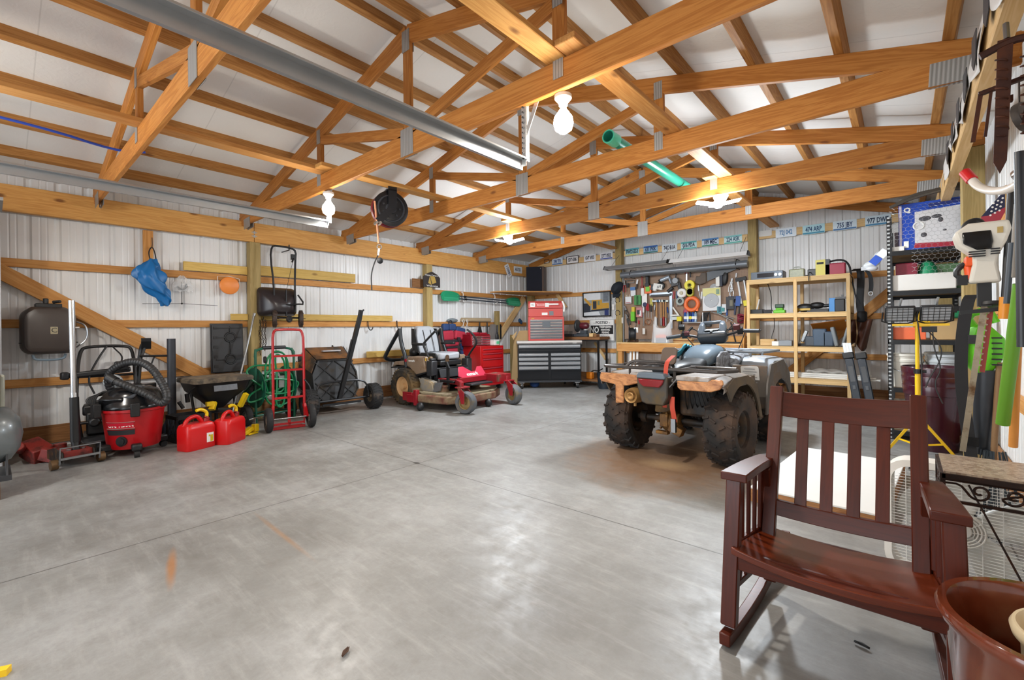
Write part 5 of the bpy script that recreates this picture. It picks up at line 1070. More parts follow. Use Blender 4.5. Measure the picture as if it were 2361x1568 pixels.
# seat
def padd(secs, mt, name):
    m = MB(); m.loft([[Vector(p) for p in s_] for s_ in secs]); return q(name, m, mt, bev=.03, seg=3, sm=60)
padd([[(.10, y*w, z) for y, z in ((-.24, .74), (.24, .74), (.24, .84), (-.24, .84))] if False else [(x, -.25*w, .74), (x, .25*w, .74), (x, .26*w, .86), (x, .0, .84), (x, -.26*w, .86)] for x, w in ((.02, .95), (.2, 1.), (.45, 1.), (.54, .85))], SEATG, 'seat_cushion')
padd([[(.04-.04*k+dx, -.24*w, z), (.04-.04*k+dx, .24*w, z), (-.09-.04*k+dx, .22*w, z), (-.09-.04*k+dx, -.22*w, z)] for k, z, w, dx in ((0, .84, .95, 0), (1, 1.0, 1., 0), (2, 1.15, .98, 0), (3, 1.28, .78, 0), (3.2, 1.31, .5, -.02))], SEATG, 'seat_back')
m = MB()
for s in (-1, 1): m.prism([(-.04, .86), (.03, .86), (-.03, 1.08), (-.08, 1.26), (-.16, 1.27), (-.16, 1.0)], .02, (0, s*.25+.01, 0), (1, 0, 0), (0, 0, 1)); m.prism(rrect(.42, .13, .06, 4, .28, .79), .05, (0, s*.25+.025, 0), (1, 0, 0), (0, 0, 1))
m.b2((-.18, -.23, .86), (-.12, .23, 1.25)); m.bar((.04, 0, .865), (.04, 0, .86), .5, .03); q('seat_bolster', m, BLK, bev=.02)
m = MB(); 
for y in (-.06, .06): m.tube([(.06, y*1.4, .87), (.02, y*1.4, 1.0), (-.06, y*1.4, 1.24)], .006, 6)
q('seat_piping', m, BLK)
m = MB(); m.bar((-.04, -.33, 1.0), (.3, -.33, 1.0), .06, .045); m.bar((-.04, .33, 1.0), (.3, .33, 1.0), .06, .045); q('armrest', m, BLK, bev=.015)
m = MB(); m.cyl((.545, -.09, .78), (.56, -.09, .78), .045); m.b2((.5, -.13, .66), (.56, -.05, .76)); q('seat_latch', m, CHR)
m = MB(); m.b2((.05, -.24, .64), (.56, .24, .73)); q('seat_base', m, BLK, bev=.02)
for s in (-1, 1):
    m = MB(); m.b2((.46, s*.40-.06, .50), (.60, s*.40+.06, .74)); m.b2((.52, s*.40-.05, .74), (.58, s*.40+.05, .78)); q('control_tower', m, DGR, bev=.015)
    m = MB(); m.tube(smooth([(.54, s*.42, .72), (.44, s*.44, .88), (.38, s*.45, 1.0), (.40, s*.44, 1.04), (.62, s*.40, 1.22)] if s < 0 else [(.52, s*.42, .74), (.62, s*.42, .86), (.76, s*.40, .98), (.79, s*.38, 1.06), (.74, s*.32, 1.18), (.66, s*.28, 1.24)], 2), .018, 8); q('drive_lever', m, BLK)
m = MB(); m.cyl((.5, -.5, .74), (.5, -.5, .79), .018); m.cyl((.5, -.44, .76), (.52, -.44, .8), .012); q('throttle_knob', m, mat('knob_brass', 'b08b3c', .3, .8))
# ================================================================== objects on the left wall beyond the mower
t = thing('tent_plaque', 'dark arched plaque with a gold tent picture on the post', 'plaque', (-6.935, 5.66, 2.20))
PLQ = mat('plaque_dark', '2d2625', .6, 0, .15); m = MB(); m.prism([(-.21, -.13), (.20, -.13), (.20, .06), (.14, .12), (.0, .175), (-.12, .13), (-.21, .07)], .02, (-.01, 0, 0), (0, 1, 0), (0, 0, 1)); q2 = obj('board', m, PLQ, t, bev=.004)
m = MB(); m.prism([(-.10, -.05), (-.06, .08), (-.02, -.09)], .003, (.011, 0, 0), (0, 1, 0), (0, 0, 1)); m.prism([(-.05, .085), (.06, .08), (.10, -.03), (.0, -.07)], .002, (.011, 0, 0), (0, 1, 0), (0, 0, 1)); obj('tent_picture', m, mat('tent_gold', 'b59548', .6, 0, .2, 30), t)
text('Happy Campers', .042, WHP, t, (.0125, -.0, .10), RX, squash=1.25); text('Welcome', .05, WHP, t, (.0125, 0, -.105), RX, squash=1.4)
board((-7.05, 5.28, 2.14), (-7.05, 5.545, 2.14), .03, .17, W_OLD, 'short brown board left of the tent plaque')
for k, (dx, dz, rz, l) in enumerate(((0, 0, 0, 'upper green and silver paddle hung on the left wall girt'), (.02, -.055, .03, 'lower green and silver paddle hung on the left wall girt'))):
    t = thing('paddle', label=l, cat='paddle', loc=(-6.985+dx, 7.1, 1.915+dz), group='hung paddles')
    m = MB(); m.cyl((0, -.74, .02), (0, .86, -.02), .0145); obj('shaft', m, mat('paddle_shaft', '4b5560', .3, .3), t)
    for s, yy in ((-1, -.92), (1, 1.04)):
        m = MB(); rings = []
        for i in range(13):
            u = i/12*2-1; w = .075*math.sqrt(max(.02, 1-u**4))*(1+.25*u*s); rings.append([(.012*math.cos(a), yy+u*.26, -.02*s*1+w*math.sin(a)+.02*(1-u*u)) for a in [2*PI*j/10 for j in range(10)]])
        m.loft(rings); bl = obj('blade', m, mat('paddle_green', '1f9468', .35, 0, .15), t)
        m = MB()
        for j in range(4): m.bar((.013, yy-.2, -.035+.022*j), (.013, yy+.2, -.035+.022*j), .004, .006)
        obj('blade_ribs', m, mat('paddle_green_light', '55c39a', .35), bl)
    m = MB(); m.cyl((0, -.55, .015), (0, -.49, .014), .024); obj('drip_ring', m, BLK, t)
for y, l in ((6.55, 'white hook holding the left half of the paddles'), (7.53, 'white hook holding the right half of the paddles')):
    m = MB(); m.tube(smooth([(-.06, 0, .07), (-.0, 0, .08), (.0, 0, -.12), (.04, 0, -.14), (.07, 0, -.10)], 1), .009, 6); tag(obj('paddle_hook', m, WHT, None, (-7.0, y, 1.95)), l, 'hook')
# rolled paper and grey hat on the girt
m = MB(); m.cyl((-7.055, 6.55, 1.445), (-7.055, 7.42, 1.445), .045, n=20); tag(obj('paper_tube', m, mat('kraft_tube', 'b9a584', .7)), 'long kraft paper tube lying on the left wall girt', 'tube')
m = MB(); m.ball((0, 0, 0), (.05, .15, .045), 16, 8); tag(obj('flat_hat', m, mat('grey_felt', '7b8488', .8), None, (-7.05, 6.28, 1.43)), 'grey cap lying on the girt left of the paper tube', 'cap')
# life vests
t = thing('life_vest', 'red and blue life vest hanging from the girt behind the mower seat', 'life vest', (-6.92, 6.08, 1.10)); VB = mat('vest_blue', '28416e', .8, 0, .12); VR = mat('vest_red', 'b02b40', .8, 0, .12)
def puff(par, name, c, d, mt, rot=(0, 0, 0), b=.05): m = MB(); m.box((0, 0, 0), d); return obj(name, m, mt, par, c, rot, bev=b, seg=4)
for i, (y, z, w, h) in enumerate(((-.15, .19, .16, .14), (.02, .19, .18, .14), (.24, .13, .26, .11))): puff(t, 'blue_panel', (.05, y, z), (.10, w, h), VB, (R(-12 if i == 2 else 0), 0, 0), .035)
for i, (y, z, w, h) in enumerate(((-.12, .02, .30, .2), (.2, .02, .3, .18), (-.02, -.14, .36, .12), (-.04, -.27, .34, .12))): puff(t, 'red_panel', (.07, y, z), (.12, w, h), VR, (R(-8 if i == 1 else 3), 0, 0), .045)
for a, b in (((.14, -.24, -.08), (.14, .14, -.09)), ((.14, -.2, -.21), (.14, .16, -.21))): m = MB(); m.bar(a, b, .012, .035); obj('belt', m, mat('vest_strap', '242028', .7), t)
m = MB(); m.tube(smooth([(.05, -.06, .25), (.05, -.04, .32), (.05, .02, .32), (.05, .04, .25)], 2), .012); m.box((.15, .12, -.05), (.03, .07, .07)); obj('strap', m, mat('vest_strap', '242028', .7), t)
t = thing('blue_life_vest', 'dark blue life vest hanging right of the red and blue one', 'life vest', (-6.9, 6.42, .95))
for z in (.1, -.06, -.2): puff(t, 'panel', (.04, .02*z, z), (.1, .2, .15), mat('vest_navy', '1e3560', .8), (R(6), 0, 0), .04)
m = MB(); m.bar((.10, -.08, .18), (.10, .1, -.25), .012, .03); obj('strap', m, MATS['vest_strap'], t)
for k, (y, l) in enumerate(((6.52, 'left white plastic hanger on the girt above the red drawer unit'), (6.6, 'right white plastic hanger on the girt above the red drawer unit'))):
    m = MB(); m.tube(smooth([(0, .0, .09), (0, -.03, .12), (0, -.0, .15), (0, .035, .12), (0, .0, .04), (0, -.01, .02), (0, .17, -.09), (0, .16, -.105), (0, -.18, -.105), (0, -.19, -.09), (0, 0, .02)], 1), .007, 6); tag(obj('clothes_hanger', m, WHT, None, (-6.98+.03*k, y, 1.30), (0, 0, R(12*k-6))), l, 'hanger', 'white hangers')
t = thing('hand_broom', 'black hand broom hanging from the left wall girt', 'broom', (-7.0, 7.03, 1.3)); m = MB(); m.cyl((0, 0, .1), (0, 0, -.02), .014); obj('handle', m, BLK, t); m = MB(); m.loft([[(-.015, -.02, .0), (.015, -.02, .0), (.015, .02, 0), (-.015, .02, 0)], [(-.03, -.07, -.22), (.03, -.07, -.22), (.03, .07, -.22), (-.03, .07, -.22)]]); obj('bristles', m, BLK, t)
t = thing('dust_pan', 'grey metal dustpan and brushes hanging above the white box', 'dustpan', (-6.99, 7.42, 1.15)); m = MB(); m.loft([[(-.02, -.05, .2), (.03, -.05, .2), (.03, .1, .2), (-.02, .1, .2)], [(-.02, -.18, -.2), (.09, -.18, -.2), (.09, .16, -.2), (-.02, .16, -.2)]]); obj('pan', m, mat('pan_grey', '8e8b88', .4, .3), t); m = MB(); m.cyl((.03, -.2, .24), (.06, -.22, -.2), .016); obj('brush_handle', m, BLK, t); m = MB(); m.cyl((.06, .1, .18), (.1, .06, -.15), .02); m.ball((.1, .05, -.1), (.03, .05, .12)); obj('brush', m, DGR, t)
m = MB(); m.box((0, 0, 0), (.03, .1, .34)); tag(obj('black_board', m, BLK, None, (-7.02, 7.7, 1.18), bev=.01), 'black flat board hanging beside the stub post', 'board')
# red rolling drawer unit and chest
def drawers(par, x, y0, y1, rows, mt, pull, face=1):
    """drawer fronts facing +x at x; rows are (z0,z1)"""
    for z0, z1 in rows:
        m = MB(); m.b2((x, y0, z0), (x+.012, y1, z1)); d = obj('drawer', m, mt, par, bev=.003); m = MB(); m.bar((x+.02, y0+.01, z1-.012), (x+.02, y1-.01, z1-.012), .016, .02); obj('drawer_pull', m, pull, d, bev=.004)
t = thing('rolling_cabinet', 'red rolling drawer cabinet against the left wall behind the mower', 'tool cabinet', (-6.60, 6.70, 0)); m = MB(); m.b2((-.24, -.34, .10), (.28, .34, .90)); obj('body', m, mat('cabinet_red', 'b3151a', .28, 0, .06, coat=.2), t, bev=.006)
drawers(t, .28, -.29, .29, ((.77, .85), (.66, .755), (.48, .645), (.16, .465)), mat('drawer_red', 'b8181c', .25, 0, .05), mat('pull_red', 'c04858', .25, .4))
for x in (-.18, .2):
    for y in (-.26, .26): m = MB(); m.cyl((x, y-.02, .05), (x, y+.02, .05), .05); m.b2((x-.03, y-.03, .07), (x+.03, y+.03, .11)); obj('caster', m, BLK, t)
t = thing('drawer_chest', 'small red chest with chrome drawer fronts on the red rolling cabinet', 'tool chest', (-6.68, 6.60, .90)); m = MB(); m.b2((-.14, -.28, .003), (.14, .28, .21)); m.b2((-.14, -.28, .21), (.12, .28, .24)); obj('body', m, mat('chest_maroon', '8a1220', .3, 0, .08), t, bev=.006)
drawers(t, .14, -.25, -.01, ((.02, .06), (.07, .11), (.12, .16), (.17, .2)), mat('chest_chrome', 'b8aab0', .25, .7, .3, 40), CHR); drawers(t, .14, .01, .25, ((.02, .06), (.07, .11), (.12, .16), (.17, .2)), MATS['chest_chrome'], MATS['pull_red'])
m = MB(); m.box((.02, -.12, .26), (.16, .22, .04)); m.box((.02, .14, .255), (.14, .2, .03)); obj('top_tray', m, mat('tray_red', 'a22032', .35, 0, .3, 30), t, bev=.01)
m = MB(); m.box((0, 0, .055), (.16, .16, .10)); t = thing('storage_box', 'white plastic box with green label on the red rolling cabinet', 'box', (-6.50, 7.03-.08, .903)); obj('tub', m, WHT, t, bev=.008); m = MB(); m.box((0, 0, .112), (.17, .17, .014)); obj('lid', m, mat('lid_white', 'cfd6d4', .4), t, bev=.004); m = MB(); m.box((.082, .03, .055), (.003, .09, .06)); obj('label', m, mat('mint_label', '58c28c', .5, 0, .3, 50), t)
# cardboard sheet behind the chest
t = thing('cardboard_sheet', 'tall brown cardboard sheet standing behind the black tool chest', 'cardboard', (-6.40, 7.36, 0), rot=basis((.749, .662, 0))); CB = mat('cardboard', 'b99a6c', .8, 0, .06, 5); m = MB(); m.prism([(0, 0), (.62, 0), (.62, 1.22), (.2, 1.20), (.07, .98), (0, .0)], .012, (0, .1, 0), (1, 0, 0), (0, .06, 1)); obj('sheet', m, CB, t); m = MB(); m.prism([(.07, 1.08), (.2, 1.2), (.12, 1.0)], .01, (-.04, .04, .0), (1, -.3, 0), (0, 0, 1)); obj('flap', m, CB, t)
# ================================================================== black drawer work chest set across the corner
CH = thing('tool_chest', 'wide black rolling work chest with silver drawers set across the far corner', 'tool chest', (-5.515, 7.565, 0), rot=basis((.749, .662, 0)))
# local x to the viewer's right, front faces -y
CW, CD, CHh = 1.345, .52, .985; CBK = mat('chest_black', '15171b', .35, .2, .1); SILV = mat('drawer_silver', 'b9bcc0', .28, .8, .06)
m = MB(); m.b2((-CW/2+.02, .0, .17), (CW/2-.02, CD, .93)); obj('body', m, CBK, CH, bev=.004)
m = MB(); m.b2((-CW/2, -.02, .945), (CW/2, CD+.01, .985)); obj('worktop', m, mat('worktop_pale', 'c9c4be', .4, 0, .06), CH, bev=.005); m = MB(); m.b2((-CW/2, -.022, .92), (CW/2, CD, .946)); obj('top_rail', m, mat('rail_grey', '7f7a78', .35, .6), CH, bev=.003)
text('HUSKY', .028, WHP, CH, (.52, -.0235, .934), RXm)
def drw(x0, x1, z0, z1, mt):
    m = MB(); rings = []
    for z, y in ((z0, -.012), (z0+.3*(z1-z0), -.02), (z1-.2*(z1-z0), -.016), (z1, -.036), (z1+.004, -.03)): rings.append([(x0, y, z), (x1, y, z), (x1, .0, z), (x0, .0, z)])
    m.loft(rings); return obj('drawer', m, mt, CH)
fr = CW/2-.04
drw(-fr, fr, .84, .905, SILV); drw(-fr, fr, .74, .825, CBK)
for i, (z0, z1) in enumerate(((.675, .73), (.58, .64), (.49, .55), (.395, .46))): drw(-fr, -.03, z0, z1, SILV); drw(.03, fr, z0, z1, SILV)
for a, b in ((-fr, -.03), (.03, fr)): drw(a, b, .19, .385, CBK)
m = MB(); m.b2((-CW/2+.01, -.015, .13), (CW/2-.01, CD, .17)); obj('base_rail', m, mat('base_grey', '3c3e42', .4, .4), CH)
for x in (-CW/2+.1, CW/2-.1):
    for y in (.05, CD-.06):
        m = MB(); m.b2((x-.05, y-.04, .115), (x+.05, y+.04, .13)); m.bar((x, y-.02, .06), (x, y-.0, .12), .05, .02); c_ = obj('caster_fork', m, CHR, CH); m = MB(); m.cyl((x-.02, y-.02, .058), (x+.02, y-.02, .058), .058, n=20); obj('caster_wheel', m, BLK, c_); m = MB(); m.cyl((x-.022, y-.02, .058), (x+.022, y-.02, .058), .035, n=16); obj('caster_hub', m, CHR, c_)
m = MB(); m.bar((CW/2+.0, .06, .87), (CW/2, CD-.06, .87), .03, .03); m.b2((CW/2-.02, .06, .82), (CW/2, .1, .89)); obj('side_handle', m, BLK, CH)
m = MB(); m.cyl((.05, -.024, .933), (.05, -.03, .933), .012); obj('lock', m, CHR, CH)
m = MB(); m.ball((-.3, .2, .075), (.10, .1, .075)); tag(obj('blue_bundle', m, mat('blue_cloth', '1c3f78', .8), None, CH.location, CH.rotation_euler), 'dark blue bundle on the floor under the black work chest', 'bundle')
# stacked red top boxes
RTB = mat('toolbox_red', 'c44a44', .3, 0, .06, coat=.2); DKS = mat('drawer_grey', '6d7074', .35, .6)
def onchest(x, y, z): return CH.matrix_basis @ Vector((x, y, z))
t = thing('tool_box', 'red drawer box with silver drawers standing on the black work chest', 'tool box', onchest(-.05, .12, .986), rot=basis((.749, .662, 0))); m = MB(); m.b2((-.375, 0, 0), (.375, .32, .50)); obj('body', m, RTB, t, bev=.006)
for k in range(7):
    m = MB(); m.b2((-.335, -.012, .04+.058*k), (.335, 0, .092+.058*k)); d = obj('drawer', m, DKS, t); m = MB(); m.bar((-.335, -.018, .083+.058*k), (.335, -.018, .083+.058*k), .014, .018); obj('drawer_pull', m, CHR, d)
m = MB(); m.b2((-.08, -.03, .27), (.085, -.024, .40)); obj('paper_note', m, mat('grey_note', '5d6064', .6), t, label='dark grey square note on the drawers'); m = MB(); m.b2((-.31, -.0, .462), (-.25, -.004, .475)); obj('name_plate', m, mat('gold_plate', 'c9a24c', .3, .8), t)
t = thing('tool_box', 'red lidded top box covered in stickers, topmost of the stack on the black chest', 'tool box', onchest(-.06, .13, 1.488), rot=basis((.749, .662, 0))); m = MB(); m.b2((-.36, 0, 0), (.36, .3, .17)); obj('body', m, RTB, t, bev=.006); m = MB(); m.prism([(0, .175), (0, .28), (.06, .33), (.3, .33), (.3, .175)], .72, (-.36, 0, 0), (0, 1, 0), (0, 0, 1)); obj('lid', m, RTB, t, bev=.008)
for x, z, w, h, c in ((-.27, .25, .1, .09, WHT), (-.1, .25, .16, .05, mat('pink_sticker', 'd98a86', .4)), (.03, .245, .08, .08, WHT), (.17, .26, .2, .03, WHT), (.2, .235, .2, .02, mat('red_sticker', 'a82020', .4)), (-.02, .06, .12, .05, WHT), (.12, .07, .09, .09, DKS)):
    m = MB(); m.box((x, -.003, z), (w, .003, h)); obj('sticker', m, c, t)
text('RIDGID', .028, mat('sticker_red_ink', 'b03030', .5), t, (-.1, -.006, .25), RXm); text('82', .05, INK, t, (-.27, -.006, .25), RXm)
m = MB(); m.tube(smooth([(.355, .02, .32), (.40, .0, .2), (.38, -.01, .1)], 2), .02); obj('towel', m, WHP, t)
m = MB(); m.ball((0, 0, 0), (.03, .05, .05)); m.ball((0, .05, -.04), (.03, .04, .05)); tag(obj('blue_rag', m, mat('rag_blue', '27507a', .8), None, (-7.04, 8.45, 1.445)), 'small blue rag on the girt left of the red drawer box', 'rag')
# ================================================================== speaker on the corner shelf
m = MB(); m.prism([(-6.98, 7.35), (-6.98, 8.86), (-5.78, 8.86), (-5.78, 8.62), (-6.62, 7.35)], .025, (0, 0, 2.055), (1, 0, 0), (0, 1, 0)); tag(obj('corner_shelf', m, W_GT), 'triangular wood corner shelf holding the speaker', 'shelf')
board((-6.3, 8.86, 1.45+.2), (-6.12, 8.80, 2.05), .03, .09, W_LT, 'short pine brace under the corner shelf', up=(0, 1, 0)) if False else board((-5.95, 8.83, 1.72), (-6.2, 8.83, 2.05), .03, .09, W_LT, 'short pine brace under the corner shelf')
t = thing('loudspeaker', 'brown cabinet loudspeaker with dark grille on the corner shelf', 'speaker', (-6.55, 8.42, 2.08), rot=basis((.90, .43, 0)))
m = MB(); m.b2((-.2, 0, .0), (.22, .26, .62)); obj('cabinet', m, wood('walnut_vinyl', '5a4436', '3f2e24', .5, kn=0, axis=2), t, bev=.003); m = MB(); m.b2((-.19, -.018, .01), (.18, -.001, .61)); obj('grille', m, mat('grille_cloth', '171a26', .9, 0, .1, 80), t, bev=.003); m = MB(); m.box((.15, -.021, .57), (.008, .003, .03)); obj('badge', m, CHR, t)
# ================================================================== back wall
BLUE = mat('tool_blue', '1c4f9c', .4, 0, .1); TORG = mat('tool_orange', 'f07030', .4, 0, .06); YEW = mat('tool_yellow', 'e8d820', .4, 0, .06); LIME = mat('lime_plastic', '6cc02c', .4, 0, .06)
WDH = mat('handle_wood', 'b98a55', .5, 0, .15, 20); REDT = mat('tool_red', 'a8202a', .4, 0, .08); PALE = mat('pale_card', 'dfe2e4', .5, 0, .08, 30); BGRY = mat('blue_grey_case', '44566a', .4, 0, .1)
# license plates --------------------------------------------------
def lic(px, py, s, bg, ink, label, w=.305, h=.152, rot=0., y=8.835, band=None, top=None, P=None, frame=None):
    p = P or onY(px, py, y); t = thing('license_plate', label, 'license plate', p, group='license plates on the walls')
    if not P: t.rotation_euler = (0, rot, 0)
    m = MB(); m.prism(rrect(w, h, .012, 2), .003, (0, 0, 0), (1, 0, 0), (0, 0, 1)); obj('plate', m, mat('plate_'+bg, bg, .4, 0, .04, 20), t)
    if frame: m = MB(); [m.b2((-w/2-.012, -.006, a), (w/2+.012, 0, a+.012)) for a in (-h/2-.012, h/2)]; [m.b2((a, -.006, -h/2), (a+.012, 0, h/2)) for a in (-w/2-.012, w/2)]; obj('plate_frame', m, BLK, t)
    if band: m = MB(); m.b2((-w/2+.006, -.005, -h/2+.006), (w/2-.006, -.0032, -h/2+.03)); obj('coloured_band', m, mat('band_'+band, band, .5), t)
    if top: m = MB(); m.b2((-w/2+.006, -.005, h/2-.036), (w/2-.006, -.0032, h/2-.006)); obj('coloured_band', m, mat('band_'+top, top, .5), t)
    if s: text(s, .108*h/.152, mat('ink_'+ink, ink, .5, 0, 0), t, (0, -.0056, .0), RXm, squash=min(.8, .9*w/(.068*len(s)*h/.152)) if len(s) > 6 else .78, bold=.003)
    return t
lic(1260.7, 603, '', 'd8d4cc', '333333', 'small white plate in a dark frame, leftmost on the back wall', .13, .07, frame=1)
for a in [(1285, 603, '298 TF3', 'd5e2ee', '1c3f86', 'license plate reading 298 TF3 in blue over the corner speaker', dict(band='4a6fa8')), (1320, 599, 'SDT 6386', 'e6e4e4', '20222c', 'license plate reading SDT 6386 in a grey frame', dict(frame=1)), (1360, 594.7, 'GVT 6935', 'e6e6ea', '20222c', 'license plate reading GVT 6935', {}), (1398, 589.8, 'DTT 0933', 'e2e2e6', '28344c', 'license plate reading DTT 0933 with a blue lower band', dict(band='3a4f9c')),
          (1457.6, 580.6, 'FWD5553', 'a8d4dc', '12303c', 'license plate reading FWD5553 with a yellow lower band', dict(band='d8cc70', top='4aa8b8')), (1500, 575, '631 PXK', '9cc0dc', '10204c', 'license plate reading 631 PXK with a deep blue top', dict(top='2a62b0', band='2a6a60')), (1543.7, 571.3, '74C B1A', 'dce4ea', '202a44', 'license plate reading 74C B1A on white', {}), (1588, 565.5, '016 FDA', 'cfe6ea', '14254c', 'license plate reading 016 FDA with teal edges', dict(band='5ab0a8', top='5ab8b8')), (1637.6, 558.3, '189 MEC', 'd2e2f0', '16264e', 'license plate reading 189 MEC with a green lower band', dict(band='2f8a6c', top='4a86c4')), (1690, 551.8, '224 ASK', 'd6ecee', '2a5a74', 'license plate reading 224 ASK at the right end of the middle row', dict(band='5ab4a4', top='8acccc')),
          (1764.5, 538, '', 'dcdad6', '999999', 'small pale blank plate just right of the back wall post', dict(w=.2, h=.1)), (1812, 536, '72J 042', 'dfe8f0', '5a8ab8', 'license plate reading 72J 042 in pale blue', {}), (1875.7, 528.5, '474 ARP', 'b4dce4', '1e4a74', 'license plate reading 474 ARP on turquoise', dict(band='2e86a4')), (1947.5, 519, '755 JBY', 'd4e2ea', '1e3a64', 'license plate reading 755 JBY', dict(band='3a6a9c')), (2024, 507.8, '977 DWE', 'd0e0e8', '1c3450', 'license plate reading 977 DWE partly behind the black shelf', dict(band='2f7aa4'))]: lic(*a[:6], **a[6])
p = lic(0, 0, '110981', 'e4e6e8', '4a5a78', 'white plate hung nearly upright off the left header near the corner', P=(-6.945, 7.93, 2.60)); p.rotation_euler = basis((0, .52, -.85), (1, 0, 0)).to_euler() if False else (Matrix.Rotation(R(90), 3, 'Z') @ Matrix.Rotation(R(62), 3, 'Y')).to_euler()
p = lic(0, 0, 'A5751', 'dee2e6', '5a5f68', 'white plate flat on the left header beside the tilted one', P=(-6.955, 8.3, 2.655)); p.rotation_euler = (0, 0, R(90))
# strip lights over the bench -----------------------------------------
TUBE = mat('lamp_tube', 'f4f6f6', .3, 0, .02); SHADE = mat('shade_white', 'f6f7f7', .3, 0, .02)
for x0, x1, l in ((-4.67, -3.34, 'left unlit fluorescent shop light hanging over the pegboard'), (-3.30, -1.96, 'right white fluorescent shop light hanging over the pegboard')):
    t = thing('strip_light', l, 'strip light', ((x0+x1)/2, 8.42, 2.44)); L = (x1-x0)/2
    m = MB(); m.prism([(-.11, 0), (-.05, .07), (.05, .07), (.11, 0), (.105, -.004), (.045, .06), (-.045, .06), (-.105, -.004)], 2*L, (-L, 0, 0), (0, 1, 0), (0, 0, 1)); obj('reflector', m, SHADE if x0 > -4 else mat('shade_grey', 'a4a8ac', .3, .5), t)
    for y in (-.045, .045): m = MB(); m.cyl((-L+.03, y, .025), (L-.03, y, .025), .018); obj('tube', m, TUBE, t)
    for s in (-1, 1): m = MB(); m.prism([(-.11, 0), (-.05, .08), (.05, .08), (.11, 0)], .014, (s*L-.007, 0, 0), (0, 1, 0), (0, 0, 1)); obj('end_cap', m, BLK if s > 0 else DGR, t)
    m = MB(); m.cyl((-L*.8, 0, .07), (-L*.8, .425, .40), .004); m.cyl((L*.8, 0, .07), (L*.8, .425, .40), .004); obj('hanger_chain', m, STL, t)
m = MB(); m.cyl((-4.42, 8.62, 2.33), (-2.02, 8.62, 2.33), .062, n=18); tag(obj('metal_pipe', m, mat('grey_pipe', '7f858c', .35, .5)), 'long grey metal pipe along the top edge of the pegboard', 'pipe')
for x in (-4.2, -2.2):
    m = MB(); m.tube([(x, 8.9, 2.42), (x, 8.62, 2.42), (x, 8.55, 2.33), (x, 8.62, 2.26), (x, 8.9, 2.26)], .008, 6); tag(obj('pipe_bracket', m, BLKM), 'steel bracket under the %s end of the grey pipe' % ('left' if x < -3 else 'right'), 'bracket')
# pegboard ---------------------------------------------------------------
def peg_mat():
    T = NT('pegboard'); tc = T.n('ShaderNodeTexCoord'); s_ = T.n('ShaderNodeSeparateXYZ', {0: tc.outputs['Object']})
    fx = T.math('SUBTRACT', T.math('FRACT', T.math('MULTIPLY', s_.outputs[0], 39.4)), .5); fz = T.math('SUBTRACT', T.math('FRACT', T.math('MULTIPLY', s_.outputs[2], 39.4)), .5)
    d = T.math('SQRT', T.math('ADD', T.math('MULTIPLY', fx, fx), T.math('MULTIPLY', fz, fz))); k = T.math('LESS_THAN', d, .16)
    n = T.n('ShaderNodeTexNoise', {'Vector': tc.outputs['Object'], 'Scale': 5.}); c = T.mix(n.outputs[0], rgb('8c705a'), rgb('a98c75')); T.link(T.mix(T.math('MULTIPLY', k, .8), c, rgb('2c211a')), T.b.inputs['Base Color']); T.b.inputs['Roughness'].default_value = .6
    return T.m
m = MB(); m.b2((-4.45, 8.81, 1.0), (-2.0, 8.816, 2.28)); tag(obj('pegboard', m, peg_mat(), sm=0), 'brown perforated pegboard covered with hanging tools', 'pegboard')
m = MB(); m.b2((-4.489, 8.80, .0), (-4.462, 8.825, 2.5)); tag(obj('conduit', m, GALV2), 'grey metal conduit down the left edge of the pegboard', 'conduit')
t = thing('outlet_box', 'white outlet box at the left edge of the pegboard', 'outlet', onY(1432, 739, 8.79)); m = MB(); m.box((0, 0, 0), (.1, .05, .13)); obj('box', m, WHT, t, bev=.006); m = MB(); m.box((0, -.027, 0), (.07, .004, .1)); obj('face_plate', m, mat('ivory', 'd8d6cc', .4), t)
def peg(name, label, cat, px, py, parts, y=8.755, ang=0., group=None, sc=1.12):
    """hanging thing on the pegboard: parts = [(name, mesh builder, material)]"""
    t = thing(name, label, cat, onY(px, py, y), group=group); t.rotation_euler = (0, R(ang), 0)
    if sc != 1: t.scale = (sc,)*3
    for a, b, c in parts: m = MB(); b(m); obj(a, m, c, t, bev=.003, seg=1)
    return t
bx = lambda x, z, w, h, d=.02, y=0: (lambda m: m.box((x, y, z), (w, d, h)))
cy = lambda p, q, r: (lambda m: m.cyl(p, q, r))
tb = lambda pts, r, it=1: (lambda m: m.tube(smooth(pts, it), r, 6))
dc = lambda x, z, r, d=.03, y=0, r0=0: (lambda m: m.lathe([(r0, y-d/2), (r, y-d/2), (r, y+d/2), (r0, y+d/2)], (x, 0, z), (0, 1, 0), 24, closed=True) if r0 else m.lathe([(0, y-d/2), (r*.9, y-d/2), (r, y-d/4), (r, y+d/2), (0, y+d/2)], (x, 0, z), (0, 1, 0), 24))
def multi(*fs):
    def g(m):
        for f in fs: f(m)
    return g
def plier(l1, h1, label, px, py, ang=0, name='pliers'): return peg(name, label, 'pliers', px, py, [('jaws', multi(bx(0, .06, .03, .07), bx(0, .02, .045, .03)), STL), ('handle', tb([(-.008, .0, .01), (-.03, 0, -.05), (-.02, 0, -.13)], .009), h1), ('handle', tb([(.008, .0, .01), (.03, 0, -.05), (.02, 0, -.13)], .009), h1)], ang=ang)
plier(0, REDT, 'red handled pruner at the upper left of the pegboard', 1440, 658)
peg('hacksaw', 'grey hacksaw frame hanging beside the red pruner', 'saw', 1454, 650, [('frame', tb([(-.08, 0, -.03), (-.08, 0, .03), (.07, 0, .03), (.07, 0, -.03)], .007, 0), STL), ('grip', bx(-.06, -.06, .05, .08), BLK), ('blade', bx(0, -.02, .15, .012, .003), GALV2)])
